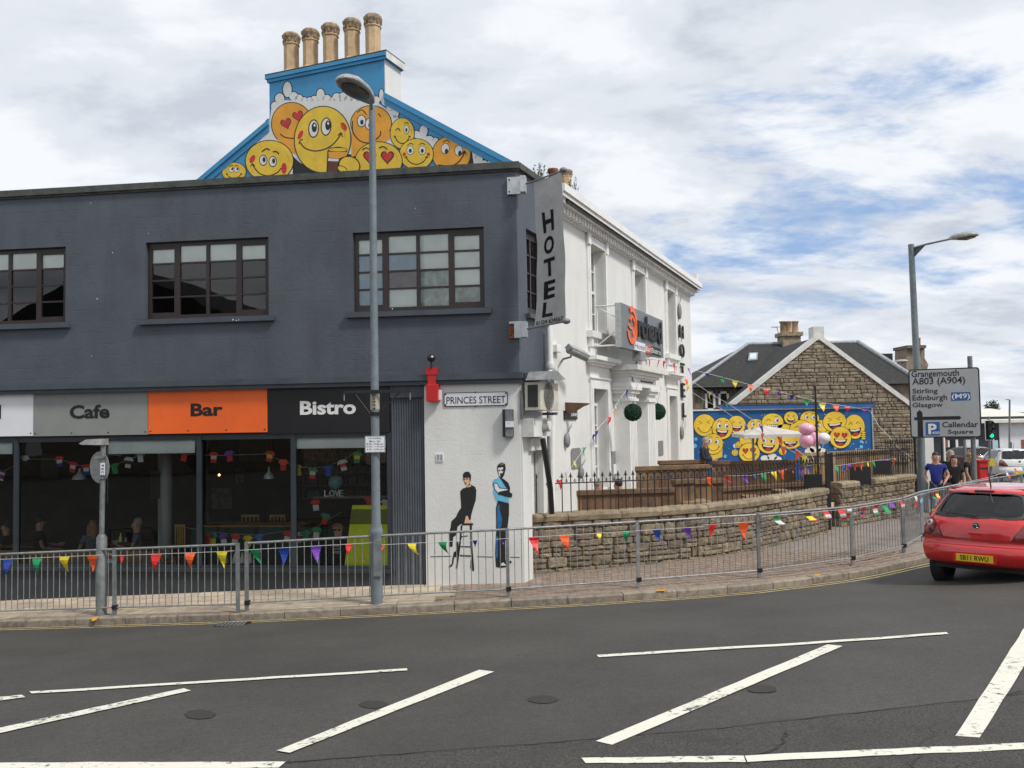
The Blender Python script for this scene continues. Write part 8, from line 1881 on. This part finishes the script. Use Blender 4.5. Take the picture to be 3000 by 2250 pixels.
# ================================================================== CARS
def hatch(label, P, rz, paint, k=1.0, detail=True, name='parked_car', plate='SB11 RWU'):
    root = thing(name, label, 'car', P)
    TW = Matrix.Translation(P) @ Matrix.Rotation(rz, 4, 'Z') @ Matrix.Scale(k, 4)
    TM = TW @ Matrix.Translation((0, 0, .15)) @ Matrix.Diagonal((1, 1, .965, 1))
    rows = [(.16, .26, .68), (.05, .31, .78), (.0, .44, .815), (.02, .56, .83), (.075, .625, .825), (.085, .70, .825), (.10, .82, .81), (.14, .94, .775), (.20, 1.02, .735), (.36, 1.19, .665), (.52, 1.345, .60), (.60, 1.43, .575), (.80, 1.468, .565), (1.4, 1.49, .57), (2.1, 1.46, .575), (2.5, 1.37, .585), (3.2, 1.0, .70), (3.65, .86, .71), (3.92, .70, .70), (4.0, .5, .70), (3.93, .28, .62)]
    n = len(rows)
    def cr(i, j, t):
        a, b_, c, d = [rows[min(max(i+q_, 0), n-1)][j] for q_ in (-1, 0, 1, 2)]
        return .5*((2*b_)+(c-a)*t+(2*a-5*b_+4*c-d)*t*t+(3*b_-a-3*c+d)*t**3)
    def S(v, t):
        i = min(int(v), n-2); f = v-i; y, z, w = cr(i, 0, f), cr(i, 1, f), cr(i, 2, f)
        at = abs(t); bow = (.20 if v < 5 else .17)*at**3.2 if v < 12 else (-.25*at**2.5*max(0, min(1, (v-15)/3)))
        zdrop = .035*at**3*(1 if 11 < v < 16 else .3)
        return V((w*math.copysign(1-(1-at)**1.0, t) if False else w*t, y+bow, z-zdrop))
    def patch(poly, m, off, nm, parent=root, centre=None):
        vs = []
        c = centre or (sum(p[0] for p in poly)/len(poly), sum(p[1] for p in poly)/len(poly))
        rings = 5; N_ = len(poly)
        def pt_(v, t):
            e = .02; p = S(v, t); du = S(v, t+e)-S(v, t-e); dv = S(v+e, t)-S(v-e, t); nn = du.cross(dv).normalized(); return p+nn*off
        for r_ in range(1, rings+1):
            for (v, t) in poly: vs.append(pt_(c[0]+(v-c[0])*r_/rings, c[1]+(t-c[1])*r_/rings))
        vs.append(pt_(*c)); fs = [((k_+1) % N_, k_, len(vs)-1) for k_ in range(N_)]
        for r_ in range(rings-1):
            for k_ in range(N_): k2 = (k_+1) % N_; fs.append((r_*N_+k_, r_*N_+k2, (r_+1)*N_+k2, (r_+1)*N_+k_))
        b = MB(); b.M = TM; fs = [f[::-1] for f in fs]; b.add(vs, fs, m, True); b.M = Matrix.Identity(4); return b.build(nm, parent)
    # shell
    b = MB(); b.M = TM; nt_ = 24; per = 5; nv_ = (n-1)*per; grid = [[S(i/per, -1+2*j/nt_) for j in range(nt_+1)] for i in range(nv_+1)]
    vs = [p for r_ in grid for p in r_]; fs = []
    for i in range(nv_):
        for j in range(nt_):
            v = (i+.5)/per; t = -1+2*(j+.5)/nt_
            if 8.0 < v < 10.4 and abs(t) < .90-.0: continue
            if 15.2 < v < 16 and abs(t) < .9: continue
            a = i*(nt_+1)+j; fs.append((a, a+1, a+nt_+2, a+nt_+1))
    b.add(vs, fs, paint, True)
    # flanks
    for sg in (-1, 1):
        cols = [[S(q_/2, sg) for q_ in range(0, 23)]]
        rear = cols[0]
        for ri in range(12, n-3):
            tp = S(ri, sg); col_ = []
            for q_ in range(23):
                z = .27+(tp.z-.27)*q_/22; w = .835+.015*math.sin((z-.2)*2.2)
                if z > .93: w = w+(abs(tp.x)-w)*min(1, (z-.93)/max(.01, tp.z-.93)) if tp.z > .95 else w
                if tp.z <= 1.02: w = .84+(abs(tp.x)-.84)*(q_/22)**4
                col_.append(V((sg*w, tp.y, z)))
            cols.append(col_)
        cols.append([S(n-3+(2*(1-q_/22)), sg) for q_ in range(23)])
        # insert in-between column just ahead of the rear edge for a rounded corner
        nxt = cols[1]; mid = []
        for q_ in range(23):
            z = rear[q_].z; tpz = rear[22].z
            y = rear[q_].y+.16; w = .845 if z < .93 else .845+(abs(rear[q_].x)+.01-.845)*min(1, (z-.93)/.45)
            mid.append(V((sg*w, max(y, rear[q_].y+.05), z)))
        cols.insert(1, mid)
        vs = [p for c_ in cols for p in c_]; fs = []; gl = []
        for i in range(len(cols)-1):
            for j in range(22):
                a = i*23+j; f = (a, a+23, a+24, a+1) if sg > 0 else (a, a+1, a+24, a+23); cz = sum((vs[q_].z for q_ in f))/4; cy = sum((vs[q_].y for q_ in f))/4
                (gl if (cz > .95 and cz < 1.38 and .75 < cy < 2.75 and i > 1) else fs).append(f)
        b.add(vs, fs, paint, True); b.add(vs, gl, M['glass_dark'], True)
    b.box(-.70, .70, .35, 3.8, .17, .24, M['plast'])
    b.M = Matrix.Identity(4); b.build('body', root)
    patch([(8.0, -.9), (8.0, 0), (8.0, .9), (9.2, .9), (10.4, .9), (10.4, 0), (10.4, -.9), (9.2, -.9)], M['cglass'], -.004, 'rear_window')
    patch([(15.2, -.9), (15.2, .9), (15.97, .9), (15.97, -.9)], M['cglass'], -.004, 'windscreen')
    # dark surround of the rear glass and the cabin
    b = MB(); b.M = TM; b.box(-.6, .6, .75, 2.6, .3, .9, M['plast'])
    for sx in (-.33, .33): b.box(sx-.23, sx+.23, 1.15, 1.3, .7, 1.18, M['t_grey']); b.box(sx-.12, sx+.12, 1.17, 1.27, 1.18, 1.36, M['plast'])
    b.box(-.55, .55, .95, 1.05, .7, 1.02, M['plast']); b.M = Matrix.Identity(4); b.build('cabin', root)
    def frame_patch(nm, outer, inner, m, off):
        b = MB(); b.M = TM; vs = []
        for v, t in outer+inner:
            e = .02; p = S(v, t); nn = (S(v, t+e)-S(v, t-e)).cross(S(v+e, t)-S(v-e, t)).normalized(); vs.append(p+nn*off)
        k_ = len(outer); b.add(vs, [((i+1) % k_, i, i+k_, (i+1) % k_+k_)[::-1] for i in range(k_)], m, True); b.M = Matrix.Identity(4); b.build(nm, root)
    def rr(v0, v1, t1, N_=40):
        pts = []
        for i in range(N_):
            a = 2*math.pi*i/N_; c_, s__ = math.cos(a), math.sin(a); pts.append(((v0+v1)/2+(v1-v0)/2*math.copysign(abs(s__)**.45, s__), t1*math.copysign(abs(c_)**.3, c_)))
        return pts
    frame_patch('window_seal', rr(7.9, 10.5, .93), rr(8.15, 10.3, .86), M['plast'], .006)
    # lamps
    for sg in (-1, 1):
        L_ = [(5.0, .60), (5.0, .80), (5.2, .98), (6.2, 1.0), (7.4, .985), (7.75, .93), (6.9, .80), (5.8, .66)]
        ps = [(v, sg*t) for v, t in L_]; ps = ps if sg > 0 else ps[::-1]
        patch([((v-6.4)*1.09+6.4, sg*((abs(t)-.84)*1.10+.84)) for v, t in ps], M['plast'], .007, 'lamp_gasket'); tlr = patch(ps, M['tl'], .014, 'tail_lamp')
        for (v, t, r_, m_) in ((6.75, .905, .048, M['tlw']), (5.75, .83, .04, M['plast'])):
            b = MB(); b.M = TM; p = S(v, sg*t); e = .02; nn = (S(v, sg*t+e)-S(v, sg*t-e)).cross(S(v+e, sg*t)-S(v-e, sg*t)).normalized()*-1 if False else V((sg*.45, -.89, .1)).normalized()
            ring = [];  ua_2 = nn.cross(V((0, 0, 1))).normalized(); va_ = ua_2.cross(nn)
            for k_ in range(16): a = 2*math.pi*k_/16; ring.append(p+nn*.028+ua_2*(r_*math.cos(a))+va_*(r_*math.sin(a)))
            b.prism(ring, nn*-.03, m_)
            if m_ is M['tlw']: b.prism([p+nn*.031+(q_-p-nn*.028)*.5 for q_ in ring], nn*-.004, M['tl'])
            b.M = Matrix.Identity(4); b.build('lamp_bezel', tlr)
    # tailgate shut lines and bumper crease
    def seam(pts, w, m, off=.004):
        b = MB(); b.M = TM; P = [S(v, t) for v, t in pts]; P = [p+V((0, -off, .0)) for p in P]; b.tube(P, w, m, 5, True); b.M = Matrix.Identity(4); b.build('shut_line', root)
    seam([(4.95, t/10*.62) for t in range(-10, 11)], .006, M['plast']); 
    for sg in (-1, 1): seam([(4.95, sg*.62), (5.8, sg*.68), (6.9, sg*.82), (7.7, sg*.93), (8.6, sg*.955), (9.6, sg*.955), (10.7, sg*.955)], .005, M['plast'])
    seam([(3.55, t/10*.92) for t in range(-10, 11)], .008, paint, .002)
    # plate recess and plate, badge, handle, spoiler lamp
    b = MB(); b.M = TM; yb_ = -.012
    b.prism([(-.30, yb_, .335), (.30, yb_, .335), (.335, yb_, .49), (-.335, yb_, .49)], (0, .02, 0), paint); b.M = Matrix.Identity(4); b.build('plate_recess', root)
    b = MB(); b.M = TM; b.box(-.26, .26, -.024, -.013, .355, .466, M['plate']); b.M = Matrix.Identity(4); pl_ = b.build('number_plate', root)
    b = MB(); b.M = TM
    if plate: text_add(b, plate, (-.20, -.0255, .372), (1, 0, 0), (0, 0, 1), .40, .077, M['black'], .02); b.M = Matrix.Identity(4); b.build('plate_lettering', pl_)
    b.M = Matrix.Identity(4)
    b = MB(); b.M = TM; p = S(6.7, 0)+V((0, -.008, .0))
    ring = [p+V((.052*math.cos(2*math.pi*q_/24), 0, .052*math.sin(2*math.pi*q_/24))) for q_ in range(24)]; b.prism(ring, (0, -.012, 0), M['chrome'])
    ring = [p+V((.040*math.cos(2*math.pi*q_/24), -.0125, .040*math.sin(2*math.pi*q_/24))) for q_ in range(24)]; b.prism(ring, (0, -.002, 0), M['plast'])
    b.tube([p+V((-.03, -.018, .01)), p+V((-.005, -.018, .024)), p+V((.018, -.018, .012)), p+V((0, -.018, -.008)), p+V((.02, -.018, -.028))], .007, M['chrome'], 6); b.M = Matrix.Identity(4); b.build('badge', root)
    b = MB(); b.M = TM; p = S(5.65, 0); b.box(-.11, .11, p.y-.006, p.y+.02, p.z-.018, p.z+.022, paint); b.M = Matrix.Identity(4); b.build('tailgate_handle', root, bevel=.006)
    b = MB(); b.M = TM; p = S(10.75, 0); b.box(-.14, .14, p.y-.012, p.y+.03, p.z-.012, p.z+.018, M['plast']); b.M = Matrix.Identity(4); b.build('high_brake_lamp', root)
    b = MB(); b.M = TM; p = S(9, 0); q_ = S(8.15, .08); b.tube([S(8.1, -.02)+V((0, -.03, .02)), S(8.2, -.5)+V((0, -.03, .03)), S(8.3, -.72)+V((0, -.02, .03))], [.014, .010, .006], M['plast'], 6); b.M = Matrix.Identity(4); b.build('wiper', root)
    b = MB(); b.M = TM; p = S(12.2, 0); b.tube([p, p+V((0, -.16, .34))], [.012, .003], M['plast'], 6); b.M = Matrix.Identity(4); b.build('aerial', root)
    for sg in (-1, 1):
        b = MB(); b.M = TM; b.ball((sg*.93, 2.55, 1.0), .1, .09, .075, paint, 12, 8); b.M = Matrix.Identity(4); b.build('door_mirror', root)
        for y in (.74, 3.25):
            b = MB(); b.M = TW; R_ = .32; xo = sg*.66; prof = []
            for k_ in range(2): pass
            n2 = 28; vs = []
            pr = [(.20, -.10), (.28, -.11), (.32, -.085), (.32, .085), (.28, .11), (.20, .10)]
            for (r_, dx) in pr:
                for q_ in range(n2): a = 2*math.pi*q_/n2; vs.append(V((xo+sg*.06+dx, y+r_*math.cos(a), R_+r_*math.sin(a))))
            fs = [(i*n2+q_, i*n2+(q_+1) % n2, (i+1)*n2+(q_+1) % n2, (i+1)*n2+q_) for i in range(len(pr)-1) for q_ in range(n2)]
            b.add(vs, fs, M['tyre'], True); b.M = Matrix.Identity(4); wo = b.build('tyre', root)
            b = MB(); b.M = TW; b.tube([(xo+sg*.06-.08, y, R_), (xo+sg*.06+.075*sg, y, R_)], .205, M['galv'], 20); b.M = Matrix.Identity(4); b.build('rim', wo)
    return root
M['glass_dark'] = mat('dark_side_glass', (.02, .022, .024), .08, .1, 3)
cp_ = on_road(2862, 1697); 
carP = px3(2858, 1700, 13.45); zr_c = roadz(carP.x, carP.y+1.5)
hd_ = math.radians(-45)
car = hatch('bright red hatchback driving away at the right edge, yellow plate SB11 RWU', V((carP.x, carP.y, zr_c)), hd_, M['car'], 1.0, True, 'red_car')
M['whitecar'] = mat('white_car_paint', (.7, .7, .7), .3, .03, 5, coat=1); M['darkcar'] = mat('dark_red_car_paint', (.12, .015, .02), .3, .03, 5, coat=1)
q = px3(2992, 1400, 40); hatch('white car standing in the side street behind the traffic light', V((q.x, 40, sidez(40))), math.radians(-12), M['whitecar'], 1.0, name='parked_car', plate=None)
q = px3(2897, 1380, 50); hatch('dark red car further off in the street beside the post box', V((q.x, 50, sidez(50))), math.radians(8), M['darkcar'], 1.0, name='parked_car', plate=None)
